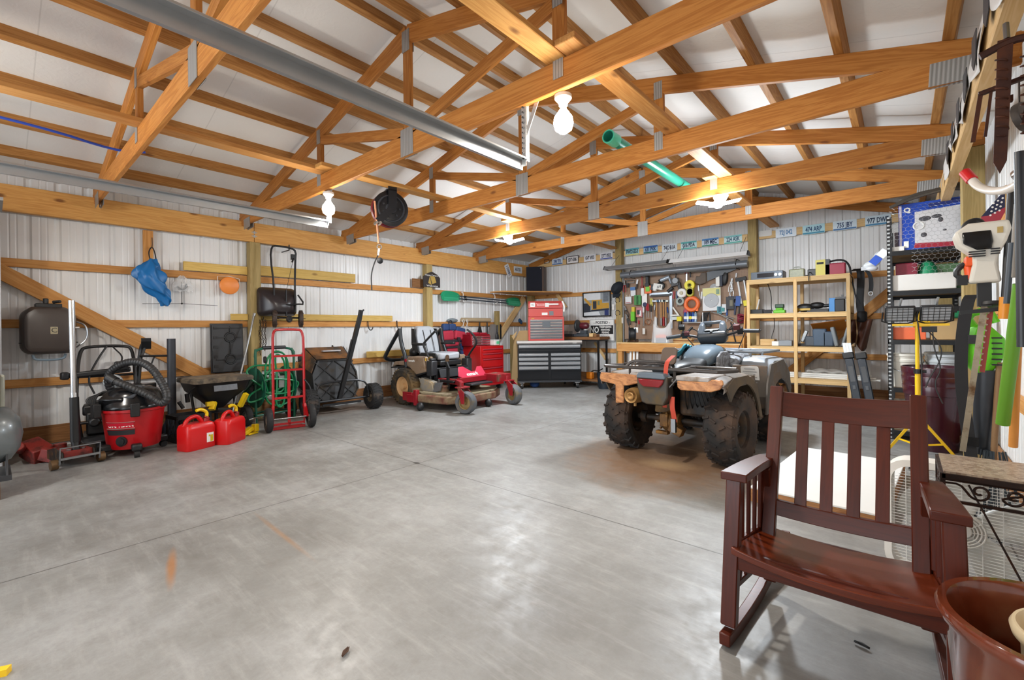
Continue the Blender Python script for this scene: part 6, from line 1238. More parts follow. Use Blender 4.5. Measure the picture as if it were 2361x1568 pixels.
peg('putty_knife', 'white bladed putty knife on the pegboard', 'putty knife', 1468, 655, [('blade', bx(0, .04, .035, .09, .004), PALE), ('handle', bx(.01, -.045, .026, .09), BLK)], ang=12)
peg('blister_pack', 'blue and clear blister pack left of the red handled brush', 'pack', 1459.6, 672, [('card', bx(0, 0, .1, .17, .006), PALE), ('insert', bx(0, .05, .1, .06, .02, -.008), mat('pack_blue', '4a78b0', .4))])
peg('paint_brush', 'red handled paint brush with white bristles', 'brush', 1480.5, 662, [('handle', cy((0, 0, .02), (0, 0, .22), .009), REDT), ('ferrule', bx(0, .0, .06, .05), mat('ferrule_red', '7a2018', .4)), ('bristles', bx(.01, -.09, .06, .14, .025), WHT)])
peg('cordless_tool', 'black cordless tool hanging above the orange tape measure', 'power tool', 1493, 646, [('body', multi(bx(0, .02, .055, .2, .06), bx(0, -.09, .075, .06, .07)), BLK), ('label', bx(0, .05, .04, .05, .005, -.033), DGR)])
peg('tape_measure', 'orange and lime cased tape measure', 'tape measure', 1494.6, 668, [('case', bx(0, 0, .125, .14, .05), TORG), ('face', bx(0, .01, .075, .09, .01, -.028), LIME)])
peg('jigsaw', 'white and black jigsaw hanging under the heat gun', 'power tool', 1518, 661, [('body', multi(bx(0, 0, .17, .1, .07), bx(-.05, -.05, .06, .07, .06)), WHT), ('handle', tb([(-.02, -.01, .05), (.06, -.01, .08), (.11, -.01, .04), (.09, -.01, -.02)], .02), BLK), ('motor_end', bx(-.1, -.03, .06, .1, .06), DGR), ('vents', multi(*[bx(.0+.025*k, -.01+.01*k, .01, .05, .004, -.037) for k in range(3)]), BLK)], ang=14)
peg('heat_gun', 'silver heat gun on the pegboard', 'heat gun', 1536, 643, [('barrel', cy((-.1, 0, -.02), (.06, 0, .03), .035), mat('gun_silver', 'a8b2bc', .3, .4)), ('nozzle', cy((-.13, 0, -.03), (-.1, 0, -.02), .028), BLK), ('handle', cy((.05, 0, .02), (.09, 0, -.09), .022), mat('gun_silver2', '8f9aa6', .35, .3))])
peg('drill', 'black and silver drill at the upper middle of the pegboard', 'power tool', 1557, 651, [('body', multi(bx(0, .0, .13, .13, .08), cy((-.06, 0, -.08), (-.16, 0, -.13), .03)), DGR), ('gear_case', dc(.02, .02, .055, .08, -.02), mat('gear_silver', '83878b', .45, .3)), ('handle', bx(.06, -.08, .05, .12, .05), BLK), ('cord', tb([(.02, 0, .06), (.05, 0, .18), (-.02, 0, .24), (-.06, .01, .16)], .01), BLK)], ang=-10)
peg('framing_square', 'pale grey steel framing square', 'square', 1546.5, 676, [('tongue', bx(-.18, .0, .42, .05, .004), mat('square_steel', 'aab4be', .35, .5)), ('blade', bx(.0, -.31, .05, .62, .004), MATS['square_steel'])])
peg('level', 'dark spirit level hanging under the framing square', 'level', 1524, 681, [('body', bx(0, 0, .38, .035), DGR)])
peg('white_pack', 'white tool pack with pale prongs under the blue pack', 'pack', 1449, 692, [('card', bx(0, 0, .12, .13, .02), PALE), ('prongs', multi(*[bx(-.04+.03*k, .085, .012, .04) for k in range(3)]), mat('cream_prong', 'd8ccb4', .5)), ('print', bx(0, -.05, .1, .012, .004, -.012), REDT)])
peg('green_pack', 'green hanging pack beside the white card', 'pack', 1470.5, 692, [('card', bx(0, 0, .13, .18, .03), mat('pack_green', '3f8a46', .4, 0, .3, 30)), ('item', bx(.0, .0, .03, .15, .02, -.02), mat('dark_green', '1d5a2a', .4))])
peg('white_card', 'white hang card with a dark blue dot', 'pack', 1486, 696, [('card', bx(0, .03, .1, .24, .008), WHP), ('dot', dc(.01, -.05, .04, .02, -.01), mat('navy', '16224c', .4))])
peg('yellow_pack', 'small yellow pack left of the hammers', 'pack', 1502, 697, [('card', bx(0, 0, .055, .14, .015), mat('dull_yellow', 'b8b050', .5))])
for k, (x, hm, l) in enumerate(((1513.5, STL, 'leftmost steel hammer under the level'), (1524, STL, 'blue headed hammer, second from the left under the level'), (1529.5, REDT, 'wood handled hammer with a red grip under the level'), (1535, STL, 'light headed hammer nearest the framing square'))):
    peg('hammer', l, 'hammer', x, 694, [('head', multi(bx(0, 0, .10, .035, .035), bx(-.06, .005, .03, .045, .04)), mat('hammer_blue', '33506a', .4, .5) if k == 1 else (mat('hammer_pale', 'c0c8c0', .4, .3) if k == 3 else STL)), ('handle', cy((0, 0, 0), (0, 0, -.36), .013), WDH), ('grip', cy((0, 0, -.28 if k == 2 else -.3), (0, 0, -.44), .017), hm)], group='hammers')
plier(0, BLK, 'bundle of steel pliers low on the left of the pegboard', 1443, 716, -15); plier(0, DGR, 'dark pliers under the bundle at the pegboard left edge', 1447, 735, -20)
peg('spray_bottle', 'green bottle with yellow cap hanging low left on the pegboard', 'bottle', 1459.6, 726, [('body', bx(0, -.03, .075, .18, .05), LIME), ('cap', bx(.01, .1, .06, .09, .05), mat('cap_yellow', 'd8c23a', .4))])
peg('red_white_pack', 'red and white hang pack in the lower left of the pegboard', 'pack', 1474, 720, [('card', bx(0, 0, .12, .18, .015), mat('pack_pale_red', 'c08080', .5)), ('item', bx(-.01, .0, .05, .08, .02, -.015), DGR), ('stripe', bx(.02, -.02, .04, .1, .006, -.012), WHP)])
peg('wood_chisel', 'long pale chisel with a white tag', 'chisel', 1484, 736, [('blade', bx(0, 0, .018, .26, .008), STL), ('handle', bx(0, .17, .03, .1), PALE), ('tag', bx(0, -.22, .05, .11, .006), WHP)])
for k, (x, y, mt, l) in enumerate(((1491, 716, REDT, 'left red screwdriver on the pegboard'), (1494.5, 717, REDT, 'right red screwdriver on the pegboard'), (1501.5, 719, BLK, 'long black handled screwdriver left of the hammers'))):
    peg('screwdriver', l, 'screwdriver', x, y, [('handle', cy((0, 0, .0), (0, 0, .13), .015), mt), ('shaft', cy((0, 0, 0), (0, 0, -.12), .005), STL)])
peg('copper_coil', 'copper wire coil hanging above the white bag', 'coil', 1494.6, 742, [('coil', lambda m: m.torus((0, 0, 0), .05, .009, (0, 1, 0), 24, 6), mat('copper', 'a06a48', .4, .6))])
for (x, y, l) in ((1423.5, 692, 'upper rusty horseshoe on the post left of the pegboard'), (1424, 722, 'lower rusty horseshoe on the post left of the pegboard')):
    m = MB(); m.tube([(.055*math.sin(R(a)), 0, -.06*math.cos(R(a))) for a in range(-150, 151, 15)], .010, 6, flat=.5); tag(obj('horseshoe', m, mat('rusty_shoe', '5c5048', .5, .6), None, onY(x, y, 8.755), (0, R(160), 0)), l, 'horseshoe')
t = thing('ball_cap', 'dark blue cap hanging on the post left of the pegboard', 'cap', onY(1422, 666, 8.72)); m = MB(); m.lathe([(0, -.10), (.06, -.09), (.10, -.04), (.115, .03), (.10, .04), (0, -.0)], (0, 0, .02), (0, 1, 0), 24, sx=1.35); obj('crown', m, mat('navy_cap', '1a222c', .8), t); m = MB(); m.loft([[(-.09, -.01, -.1), (.09, -.01, -.1), (.09, .0, -.11), (-.09, 0, -.11)], [(-.07, -.06, -.18), (.08, -.06, -.17), (.08, -.05, -.18), (-.07, -.05, -.19)]]); obj('bill', m, MATS['navy_cap'], t)
m = MB(); m.box((0, 0, 0), (.06, .004, .12)); tag(obj('paper_note', m, WHP, None, onY(1414, 708, 8.905)), 'small white paper on the wall beside the horseshoes', 'paper')
# right half of the pegboard
peg('tape_roll', 'bright yellow tape roll on the pegboard', 'tape', 1592, 658, [('roll', dc(0, 0, .085, .06, -.03, .035), YEW), ('core', dc(0, 0, .035, .05, -.03, .022), mat('core_olive', '8a8a30', .5))])
peg('stretch_wrap', 'yellow spool hanging under the yellow tape roll', 'spool', 1593, 673, [('spool', multi(*[dc(0, -.03*k+.03, .06, .06, -.03) for k in range(3)]), mat('olive_yellow', 'a8a020', .4))])
peg('wire_spool', 'white wire spool left of the yellow tape', 'spool', 1574, 676, [('rim', dc(0, 0, .082, .06, -.03), WHT), ('hub', dc(0, 0, .03, .03, -.07), mat('hub_ivory', 'c4bca0', .5))])
peg('wire_spool', 'grey wire spool under the white one', 'spool', 1571, 695, [('rim', dc(0, 0, .07, .08, -.03, .035), mat('grey_spool', '8f9a94', .4)), ('hub', dc(0, 0, .034, .05, -.02), BLK)])
peg('fish_tape', 'large orange wire reel in the middle of the pegboard', 'reel', 1595.7, 701, [('reel', lambda m: m.lathe([(.072, -.03), (.09, -.045), (.12, -.045), (.135, -.03), (.135, .02), (.072, .02)], (0, 0, 0), (0, 1, 0), 36, closed=True), TORG), ('face', dc(0, 0, .072, .02, .0), mat('pegbrown', '7c5c48', .6)), ('tab', bx(.09, -.1, .04, .05, .03, -.02), TORG)])
peg('saw_blade', 'circular saw blade on a yellow and white card', 'saw blade', 1640.6, 690, [('card', bx(0, 0, .29, .38, .006), PALE), ('card_top', bx(-.0, .12, .28, .13, .004, -.005), mat('card_yellow', 'dcd890', .5)), ('blade', lambda m: m.lathe([(.012, -.012), (.115, -.012), (.118, -.008), (.012, -.008)], (0, 0, -.02), (0, 1, 0), 48, closed=True), mat('blade_grey', '9a9ea2', .4, .35, .15, 6)), ('badge', bx(.1, .12, .05, .08, .004, -.009), mat('badge_green', '7d9a80', .4))])
peg('round_blade', 'small grey round blade behind the saw blade card', 'blade', 1646, 664, [('disc', dc(0, 0, .075, .006, .02), GALV2), ('tab', bx(.01, -.01, .035, .06, .004, .01), WHT)])
t = thing('hand_saw', 'large dark grey hand saw hung along the top of the pegboard', 'saw', onY(1665, 628, 8.74)); t.rotation_euler = (0, R(-9), 0)
m = MB(); m.prism([(-.28, -.10), (.42, .03), (.42, .07), (-.26, .07)], .006, (0, 0, 0), (1, 0, 0), (0, 0, 1)); obj('blade', m, mat('saw_dark', '54585c', .4, .5), t); m = MB(); m.prism([(-.50, -.08), (-.42, -.14), (-.30, -.12), (-.27, .06), (-.36, .08), (-.40, .02), (-.46, .04)], .03, (0, .01, 0), (1, 0, 0), (0, 0, 1)); obj('handle', m, mat('saw_handle', '5c5148', .6), t, bev=.01)
peg('shears', 'red handled shears at the top of the pegboard', 'shears', 1583, 633, [('blade', bx(0, -.05, .03, .14, .008), STL), ('handle', tb([(-.02, 0, .02), (-.03, 0, .1), (.03, 0, .1), (.02, 0, .02)], .010), REDT)])
peg('bar_clamp', 'black bar clamp at the top of the pegboard', 'clamp', 1585, 625, [('bar', bx(0, 0, .15, .04), BLK), ('jaw', bx(.05, -.06, .02, .1), BLKM)])
for (x, y, l) in ((1463, 634, 'long shelf rod of hooks at the upper left of the pegboard'), (1516, 631, 'long shelf rod of hooks at the upper middle of the pegboard')):
    peg('hook_rail', l, 'hook rail', x, y, [('rail', bx(0, 0, .42, .014), BLKM), ('hook', tb([(-.1, 0, 0), (-.1, -.04, -.04), (-.1, -.05, 0)], .005), STL), ('hook', tb([(.12, 0, 0), (.12, -.04, -.04), (.12, -.05, 0)], .005), STL)])
peg('sanding_block', 'white and navy sanding pad under the hand saw', 'sanding pad', 1658, 648, [('pad', bx(-.02, 0, .06, .17, .03), WHT), ('grip', bx(.035, 0, .04, .18, .04), mat('navy_grip', '20293a', .5))])
peg('black_clamp', 'black rounded tool right of the white sanding pad', 'tool', 1671.5, 641, [('body', lambda m: m.ball((0, 0, 0), (.05, .03, .12)), BLK)], ang=6)
plier(0, WHT, 'bunch of bright pliers right of the sanding pad', 1686, 655, 10); plier(0, STL, 'white handled pliers under the bright bunch', 1687, 668)
peg('staple_gun', 'black staple gun on the right of the pegboard', 'staple gun', 1684, 699, [('body', bx(0, 0, .12, .2, .05), mat('gun_black', '23252c', .4)), ('window', bx(.02, .0, .05, .1, .01, -.028), mat('olive_grey', '6e6a58', .4))])
peg('quick_clamp', 'blue quick clamp with black bar', 'clamp', 1699, 697, [('head', bx(.02, .02, .07, .16, .05), BLUE), ('jaw', bx(-.06, .07, .14, .05, .04), mat('clamp_navy', '1e2a48', .4)), ('jaw', bx(-.05, -.03, .16, .05, .04), MATS['clamp_navy']), ('bar', bx(.04, -.2, .02, .26), BLK), ('trigger', bx(-.02, -.12, .03, .16), MATS['clamp_navy'])], ang=4)
peg('folding_bracket', 'pair of grey folding brackets with a yellow clip near the shelf unit', 'bracket', 1709, 667, [('arm', bx(-.03, -.03, .025, .4, .02), PALE), ('arm', bx(.06, -.03, .025, .36, .02), STL), ('head', bx(.02, .16, .16, .06, .03), BLK), ('clip', bx(.05, -.23, .1, .09, .04), YEW)], ang=-8)
peg('teal_pack', 'teal and white blister pack under the saw blade', 'pack', 1659, 715, [('card', bx(0, 0, .08, .12, .01), mat('teal_card', '4a8a94', .4)), ('item', bx(-.0, .01, .03, .08, .02, -.01), mat('teal_dark', '1f5a74', .4))]); peg('white_tag_pack', 'white blister pack right of the teal one', 'pack', 1669.5, 711, [('card', bx(0, 0, .07, .14, .01), PALE), ('item', bx(-.01, -.02, .04, .06, .02, -.01), mat('teal_item', '3c9090', .4))])
m = MB(); a = onY(1576, 744, 8.7); b = onY(1632, 743, 8.7); m.bar(a, b, .10, .012); tag(obj('wire_shelf', m, STL), 'short grey wire ledge holding blue cans on the pegboard', 'shelf')
for k in range(5):
    p = onY(1580+6*k, 743, 8.7); m = MB(); m.lathe([(0, .008), (.026, .008), (.026, .16), (.014, .175), (.012, .19), (0, .19)], n=14); t = tag(obj('spray_can', m, (BLUE, mat('can_pale', '9ab4cc', .3, .3), mat('can_navy', '22366a', .3, .2))[k % 3], None, p), ['leftmost pale blue can on the pegboard ledge', 'second can from the left on the pegboard ledge', 'third can on the pegboard ledge with a yellow label', 'fourth can on the pegboard ledge', 'rightmost can on the pegboard ledge'][k], 'can', 'cans on the pegboard ledge')
    m = MB(); m.lathe([(.0265, .06), (.0265, .11)], n=14); obj('label', m, YEW if k == 2 else WHP, t)
peg('cordless_drill', 'yellow and black cordless drill hanging below the white triangle tool', 'power tool', 1567, 742, [('body', bx(0, .05, .08, .08, .06), YEW), ('handle', bx(.01, -.03, .05, .12, .05), BLK), ('battery', bx(.02, -.1, .08, .05, .06), BLK), ('chuck', cy((-.04, 0, .05), (-.1, 0, .04), .02), BLK), ('tip', bx(.03, -.14, .04, .04), mat('dull_gold', 'b8a860', .5))])
peg('speed_square', 'white triangular square on the lower pegboard', 'square', 1557, 718, [('plate', lambda m: m.prism([(-.09, -.08), (.08, -.08), (-.04, .09), (-.05, .06), (.03, -.055), (-.07, -.055)], .006, (0, 0, 0), (1, 0, 0), (0, 0, 1)), WHT), ('fence', bx(.01, -.12, .16, .06, .04), mat('pale_tool', 'c8d0d0', .4))])
peg('pink_cloth', 'pink red cloth low in the middle of the pegboard', 'cloth', 1582, 719, [('cloth', lambda m: m.ball((0, 0, 0), (.05, .03, .06)), mat('pink_cloth', 'b0546a', .8))])
peg('hose_bundle', 'black air hose bundle hanging under the saw blade card', 'hose', 1630, 734, [('coil', multi(*[tb([(-.06+.02*k, 0, .1), (-.1+.02*k, -.02, -.06), (.0+.02*k, -.03, -.16), (.06, -.02, -.04), (.04, 0, .1)], .012, 2) for k in range(5)]), BLK), ('fitting', cy((-.06, -.02, .1), (-.06, -.02, -.08), .014), CHR)])
for k, ((x0, y0), (x1, y1), l) in enumerate((((1640, 719), (1692, 735), 'upper grey rod slanting across the lower pegboard'), ((1655, 722), (1690, 741), 'lower grey rod slanting across the lower pegboard'))):
    m = MB(); m.cyl(onY(x0, y0, 8.74), onY(x1, y1, 8.74), .010); tag(obj('steel_rod', m, STL), l, 'rod')
for k, (x, y, h, mt, l) in enumerate(((1449, 745, .16, STL, 'steel wrench hanging low at the pegboard left edge'), (1466, 745, .2, BLK, 'black handled file left of the white tag'), (1473, 748, .14, REDT, 'small red handled awl near the bottom of the pegboard'), (1509, 716, .2, STL, 'thin steel punch right of the black screwdriver'), (1540, 722, .2, BLUE, 'blue handled nut driver beside the framing square'), (1553, 690, .26, REDT, 'dark red pry bar right of the framing square'), (1561, 690, .26, mat('bar_blue', '2c4464', .4, .4), 'blue steel pry bar right of the red one'), (1604, 722, .2, BLK, 'black allen key handle right of the blue cans'), (1612, 672, .2, STL, 'slim scissors right of the yellow spool'), (1617, 690, .24, PALE, 'pale folding rule left of the saw blade card'), (1676, 728, .2, BLUE, 'blue handled rasp under the staple gun'), (1697, 640, .14, STL, 'short steel hook rod above the bright pliers'))):
    peg('hand_tool', l, 'hand tool', x, y, [('handle', bx(0, h*.28, .026, h*.5, .022), mt), ('shaft', bx(0, -h*.22, .012, h*.55, .008), STL)], ang=(-8, 5, 0, 6)[k % 4], y=8.792)
t = peg('red_chain', 'maroon rope ball hanging beside the wooden shelf unit', 'rope', 1712, 735, [('rope', multi(*[(lambda m, k=k: m.torus((.02*math.cos(k), -.02, .03*math.sin(k*2)), .055, .014, (math.cos(k), .6, math.sin(k)), 18, 6)) for k in range(5)]), mat('maroon_rope', '8a2c40', .7, 0, .25, 40))])
# picture and signs --------------------------------------------------------
def flat(name, poly, mt, par, y, o=(0, 0)): m = MB(); m.prism([(x+o[0], z+o[1]) for x, z in poly], .0015, (0, y, 0), (1, 0, 0), (0, 0, 1)); return obj(name, m, mt, par, sm=0)
q4 = lambda x0, z0, x1, z1: [(x0, z0), (x1, z0), (x1, z1), (x0, z1)]
t = thing('framed_picture', 'black framed picture of a yellow excavator on the back wall', 'picture', (-5.17, 8.890, 1.77)); W2, H2 = .345, .265
m = MB()
for a, b in (((-W2, -H2), (W2, -H2)), ((W2, -H2), (W2, H2)), ((W2, H2), (-W2, H2)), ((-W2, H2), (-W2, -H2))): m.bar((a[0], 0, a[1]), (b[0], 0, b[1]), .02, .02, (0, 1, 0)) if False else m.box(((a[0]+b[0])/2, 0, (a[1]+b[1])/2), (abs(a[0]-b[0])+.022, .025, abs(a[1]-b[1])+.022))
obj('frame', m, BLK, t)
pic = flat('print', q4(-W2, -H2, W2, H2), mat('print_grey', '9aa2a8', .3, 0, .35, 7), t, .006)
PY = mat('print_yellow', 'c99a3c', .4, 0, .15); PD = mat('print_dark', '2c3440', .4, 0, .3, 20); PW = mat('print_white', 'dde2e6', .4, 0, .1)
flat('sky', q4(-.33, .10, .1, .25), PW, pic, .0035); flat('boom', [(-.33, .12), (-.30, .16), (-.12, .0), (-.17, -.04)], PY, pic, .002); flat('cab', q4(-.12, -.12, .14, .10), PY, pic, .001); flat('cab_window', q4(-.09, -.10, -.0, .07), PD, pic, -.001); flat('cab_window', q4(.03, -.02, .08, .07), mat('print_olive', '7d8468', .4), pic, -.001); flat('body', q4(.14, -.10, .31, .02), PY, pic, .001); flat('tracks', [(-.2, -.16), (.31, -.14), (.31, -.10), (-.12, -.12)], PD, pic, .0005); flat('snow', [(-.33, -.25), (.1, -.25), (.05, -.16), (-.33, -.18)], PW, pic, .002); flat('figure', q4(.2, -.25, .3, -.13), mat('print_blue', '28386e', .4), pic, .0); flat('shade', q4(-.33, -.18, -.16, .03), PD, pic, .003); flat('tower', q4(.17, .05, .3, .25), mat('print_mid', '6c747c', .4, 0, .5, 30), pic, .002)
t = thing('posted_sign', 'white POSTED sign on the back wall under the picture', 'sign', (-5.04, 8.885, 1.19))
flat('board', q4(-.31, -.24, .31, .24), WHP, t, .0); 
m = MB()
for a in (-.235, .228): m.b2((-.3, -.003, a), (.3, -.0018, a+.006))
for a in (-.3, .294): m.b2((a, -.003, -.235), (a+.006, -.0018, .234))
obj('border', m, INK, t)
text('- POSTED -', .085, INK, t, (0, -.003, .165), RXm, bold=.002); flat('black_band', q4(-.28, -.085, .28, .105), INK, t, -.0015); text('NO', .19, WHP, t, (-.185, -.004, .0), RXm, squash=.75, bold=.004)
for s_, z in (('TRESPASSING', .07), ('HUNTING', .005), ('FISHING', -.055)): text(s_, .058, WHP, t, (.09, -.0045, z), RXm, squash=.85, bold=.002)
text('Nelson\'s', .06, mat('grey_ink', '5a5e6a', .5), t, (.07, -.003, -.13), RXm); text('approved', .05, MATS['grey_ink'], t, (.07, -.003, -.19), RXm)
# side table with chop saw -----------------------------------------------
t = thing('side_table', 'small wooden side table with black legs between the tool chest and pegboard', 'table', (-5.27, 8.60, 0)); m = MB(); m.b2((-.5, -.22, .99), (.46, .22, 1.05)); obj('top', m, W_OLD, t, bev=.004); m = MB(); m.b2((-.46, -.2, .96), (.42, .2, .99)); obj('apron', m, BLK, t)
for x in (-.46, .40):
    for y in (-.17, .18): m = MB(); m.bar((x, y, 0), (x, y, .97), .035, .035); obj('leg', m, BLKM, t)
m = MB(); m.b2((-.46, -.2, .1), (.42, .2, .14)); obj('shelf_board', m, W_OLD, t); m = MB(); m.bar((.38, .19, .55), (.1, .19, .92), .02, .06); obj('knee_brace', m, W_LT, t)
t = thing('chop_saw', 'chop saw with maroon motor and black blade guard on the side table', 'saw', (-5.36, 8.58, 1.052)); m = MB(); m.b2((-.22, -.12, 0), (.2, .14, .06)); m.cyl((0, 0, .06), (0, 0, .08), .13); obj('base', m, mat('cast_grey', '50585e', .45, .4), t, bev=.01)
m = MB(); m.lathe([(0, -.025), (.13, -.025), (.14, 0), (.13, .025), (0, .025)], (-.12, 0, .24), (1, .15, 0), 28); obj('blade_guard', m, mat('guard_dark', '2e3337', .4), t); m = MB(); m.lathe([(0, -.09), (.06, -.09), (.075, -.07), (.075, .05), (.06, .09), (.0, .12)], (.06, 0, .24), (1, .15, 0), 20); obj('motor', m, mat('motor_maroon', '5c1a26', .35, 0, .2, 30), t); m = MB(); m.cyl((-.08, .1, .05), (-.02, .04, .2), .035); m.b2((.0, -.08, .06), (.15, .02, .14)); obj('arm', m, MATS['cast_grey'], t)
for (x, z, w, h, mt, l) in ((-5.63, 1.085, .26, .06, DGR, 'dark tool case left of the chop saw'), (-5.66, 1.148, .16, .06, mat('box_taupe', '77706a', .5), 'taupe box on the dark tool case'), (-5.03, 1.09, .09, .075, W_LT, 'left wood block on the side table'), (-4.93, 1.08, .07, .055, W_OLD, 'right wood block on the side table')):
    m = MB(); m.box((0, 0, 0), (w, .14, h)); tag(obj('case' if 'case' in l else 'block', m, mt, None, (x, 8.47, z), bev=.004), l, 'case' if 'case' in l else 'block')
m = MB(); m.box((0, 0, 0), (.14, .12, .15)); t = tag(obj('orange_tool', m, mat('work_orange', 'e0801c', .4), None, (-5.12, 8.5, .216), bev=.02), 'orange power tool body on the low shelf of the side table', 'power tool'); m = MB(); m.tube(smooth([(.02, 0, .07), (.1, 0, .12), (.2, 0, .1), (.3, .02, .16)], 2), .012); obj('cord', m, BLK, t)
m = MB(); m.lathe([(0, 0), (.115, 0), (.15, .30), (.155, .33), (.148, .33), (.11, .01), (0, .01)], n=28); tag(obj('waste_bin', m, mat('bin_navy', '1e2730', .4), None, (-4.62, 8.22, 0)), 'dark round bin on the floor left of the workbench', 'bin')
# workbench ------------------------------------------------------------------
t = thing('workbench', 'long pine workbench under the pegboard behind the four-wheeler', 'workbench', (-3.12, 8.44, 0)); 
beam('front_rail', (-1.14, -.34, .855), (1.12, -.34, .855), .04, .15, W_GT, t); 
m = MB(); m.b2((-1.14, -.36, .93), (1.12, .36, .95)); obj('top', m, W_LT, t, bev=.003)
for x in (-1.08, 1.06):
    for y in (-.3, .3): beam('leg', (x, y, 0), (x, y, .93), .09, .09, W_GT, t, up=(1, 0, 0))
beam('stretcher', (-1.08, -.3, .25), (1.06, -.3, .25), .04, .09, W_GT, t); m = MB(); m.b2((-1.1, -.3, .29), (1.08, .32, .31)); obj('shelf_board', m, W_OLD, t)
t = thing('bench_reel', 'black cord reel standing on the left end of the workbench', 'reel', onY(1458, 788, 8.22)); t.location.z = .951
m = MB(); m.lathe([(.05, -.07), (.14, -.07), (.15, -.05), (.12, -.04), (.12, .04), (.15, .05), (.14, .07), (.05, .07)], (0, 0, .16), (1, .5, 0), 30, closed=True); obj('reel', m, mat('reel_black', '1c222a', .35), t); m = MB(); m.lathe([(.0, -.06), (.125, -.04), (.13, 0), (.125, .04), (0, .06)], (0, 0, .16), (1, .5, 0), 24); obj('wound_cord', m, BLK, t); m = MB(); m.box((.1, -.04, .24), (.08, .02, .1)); obj('tag', m, WHP, t)
t = thing('scrap_log', 'short dark wood log on the workbench beside the cord reel', 'log', (-3.98, 8.2, .985)); m = MB(); m.cyl((-.1, 0, 0), (.1, .03, 0), .034); obj('log', m, mat('bark', '4a3626', .8, 0, .3, 20), t)
t = thing('plastic_bag', 'white plastic bag with an orange and black box inside on the workbench', 'bag', onY(1527, 788, 8.15)); t.location.z = .951
m = MB()
def bagpt(u, v):
    a = u*2*PI; w = .185*(1-.12*v)*(1+.06*math.sin(6*a+v*4)); d = .10*(1-.4*v); z = .34*v*(1+.22*math.cos(2*a)*v)
    return (w*math.copysign(abs(math.cos(a))**.6, math.cos(a)), d*math.copysign(abs(math.sin(a))**.6, math.sin(a)), .002+z)
m.grid(bagpt, 36, 12); obj('film', m, mat('bag_film', 'e6e8ea', .35, 0, .02, alpha=.45), t, sm=60)
m = MB(); m.loft([[(-.15, -.02, .3), (-.10, -.02, .3), (-.10, .02, .3), (-.15, .02, .3)], [(-.14, -.01, .48), (-.11, -.01, .49), (-.11, .01, .49), (-.14, .01, .48)]]); m2 = MB(); m2.loft([[(.10, -.02, .3), (.16, -.02, .3), (.16, .02, .3), (.10, .02, .3)], [(.16, -.01, .42), (.2, -.01, .42), (.2, .01, .42), (.16, .01, .42)]]); obj('bag_handle', m, MATS['bag_film'], t); obj('bag_handle', m2, MATS['bag_film'], t)
t2 = thing('battery_box', 'orange and black box inside the white plastic bag', 'box', (t.location.x, t.location.y-.015, .955)); m = MB(); m.b2((-.1, -.05, 0), (.1, .05, .09)); obj('body', m, mat('bag_box', '3e4450', .4), t2); m = MB(); m.b2((-.095, -.052, .09), (.095, .05, .135)); m.b2((-.06, -.03, .135), (.06, .03, .155)); obj('top', m, TORG, t2); m = MB(); m.b2((-.12, -.056, .0), (-.1, -.05, .09)); m.b2((.1, -.056, 0), (.12, -.05, .09)); obj('side', m, WHP, t2)
for k in range(5):
    z = .965+.026*k; m = MB(); m.box((0, 0, 0), (.52-.03*k, .14, .022)); tag(obj('lumber_offcut', m, W_OLD if k % 2 else W_LT, None, (-3.12+.02*(k % 3), 8.28, z), (0, 0, R(2*k-3)), bev=.002), ['bottom', 'second', 'third', 'fourth', 'topmost'][k]+' wood offcut of the small stack on the workbench', 'offcut', 'offcuts on the workbench')
t = thing('bike_stand', 'black metal frame stand on the right end of the workbench', 'stand', (-2.28, 8.3, .951)); m = MB(); m.tube([(-.1, 0, 0), (-.06, 0, .38)], .014); m.tube([(.14, 0, 0), (.06, 0, .36)], .012); m.tube([(-.1, 0, .2), (.2, 0, .28)], .014); m.bar((-.16, 0, .012), (.2, 0, .012), .1, .024); obj('frame', m, BLKM, t)
m = MB(); m.box((0, 0, .06), (.3, .2, .12)); tag(obj('wood_crate', m, W_HD, None, (-2.18, 8.5, .951), bev=.004), 'orange wood box at the right end of the workbench', 'box')
for k in range(3): m = MB(); m.cyl((-4.0+.07*k, 8.12, .33), (-4.0+.07*k, 8.16, .80), .022); tag(obj('pvc_pipe', m, WHT), ['left', 'middle', 'right'][k]+' white pipe standing under the left end of the workbench', 'pipe', 'white pipes under the workbench')
board((-2.0, 8.02, .02), (-1.98, 8.3, 1.55), .10, .02, mat('orange_board', 'f08a50', .5) if False else W_HD, 'orange pine board leaning between the workbench and the shelf unit', up=(1, 0, 0))
# wooden shelf unit --------------------------------------------------------
t = thing('wood_shelf_unit', 'open pine shelf unit on the back wall right of the workbench', 'shelf unit', (-1.2, 8.15, 0)); HW = .635
for x in (-HW, .0, HW):
    for y in (-.30, .30): beam('post', (x, y, 0), (x, y, 1.93), .05, .045, W_LT, t, up=(1, 0, 0))
SZ = (1.95, 1.42, .915, .445)
for z in SZ:
    for y in (-.31, .31): beam('rail', (-HW-.02, y, z-.03), (HW+.02, y, z-.03), .022, .056, W_LT, t)
    m = MB(); m.b2((-HW-.02, -.32, z-.002), (HW+.02, .32, z+.014)); obj('shelf_board', m, W_LT, t)
    for x in (-HW, HW): beam('side_cleat', (x, -.3, z-.05), (x, .3, z-.05), .03, .07, W_LT, t)
def onsh(k, px, py, dy=-.12): p = onY(px, py, 8.15+dy); return Vector((p.x, 8.15+dy, SZ[k]+.016))
def crate(name, label, cat, loc, w, d, h, mt, rz=0, bev=.006): m = MB(); m.b2((-w/2, -d/2, 0), (w/2, d/2, h)); return tag(obj(name, m, mt, None, loc, (0, 0, rz), bev=bev), label, cat)
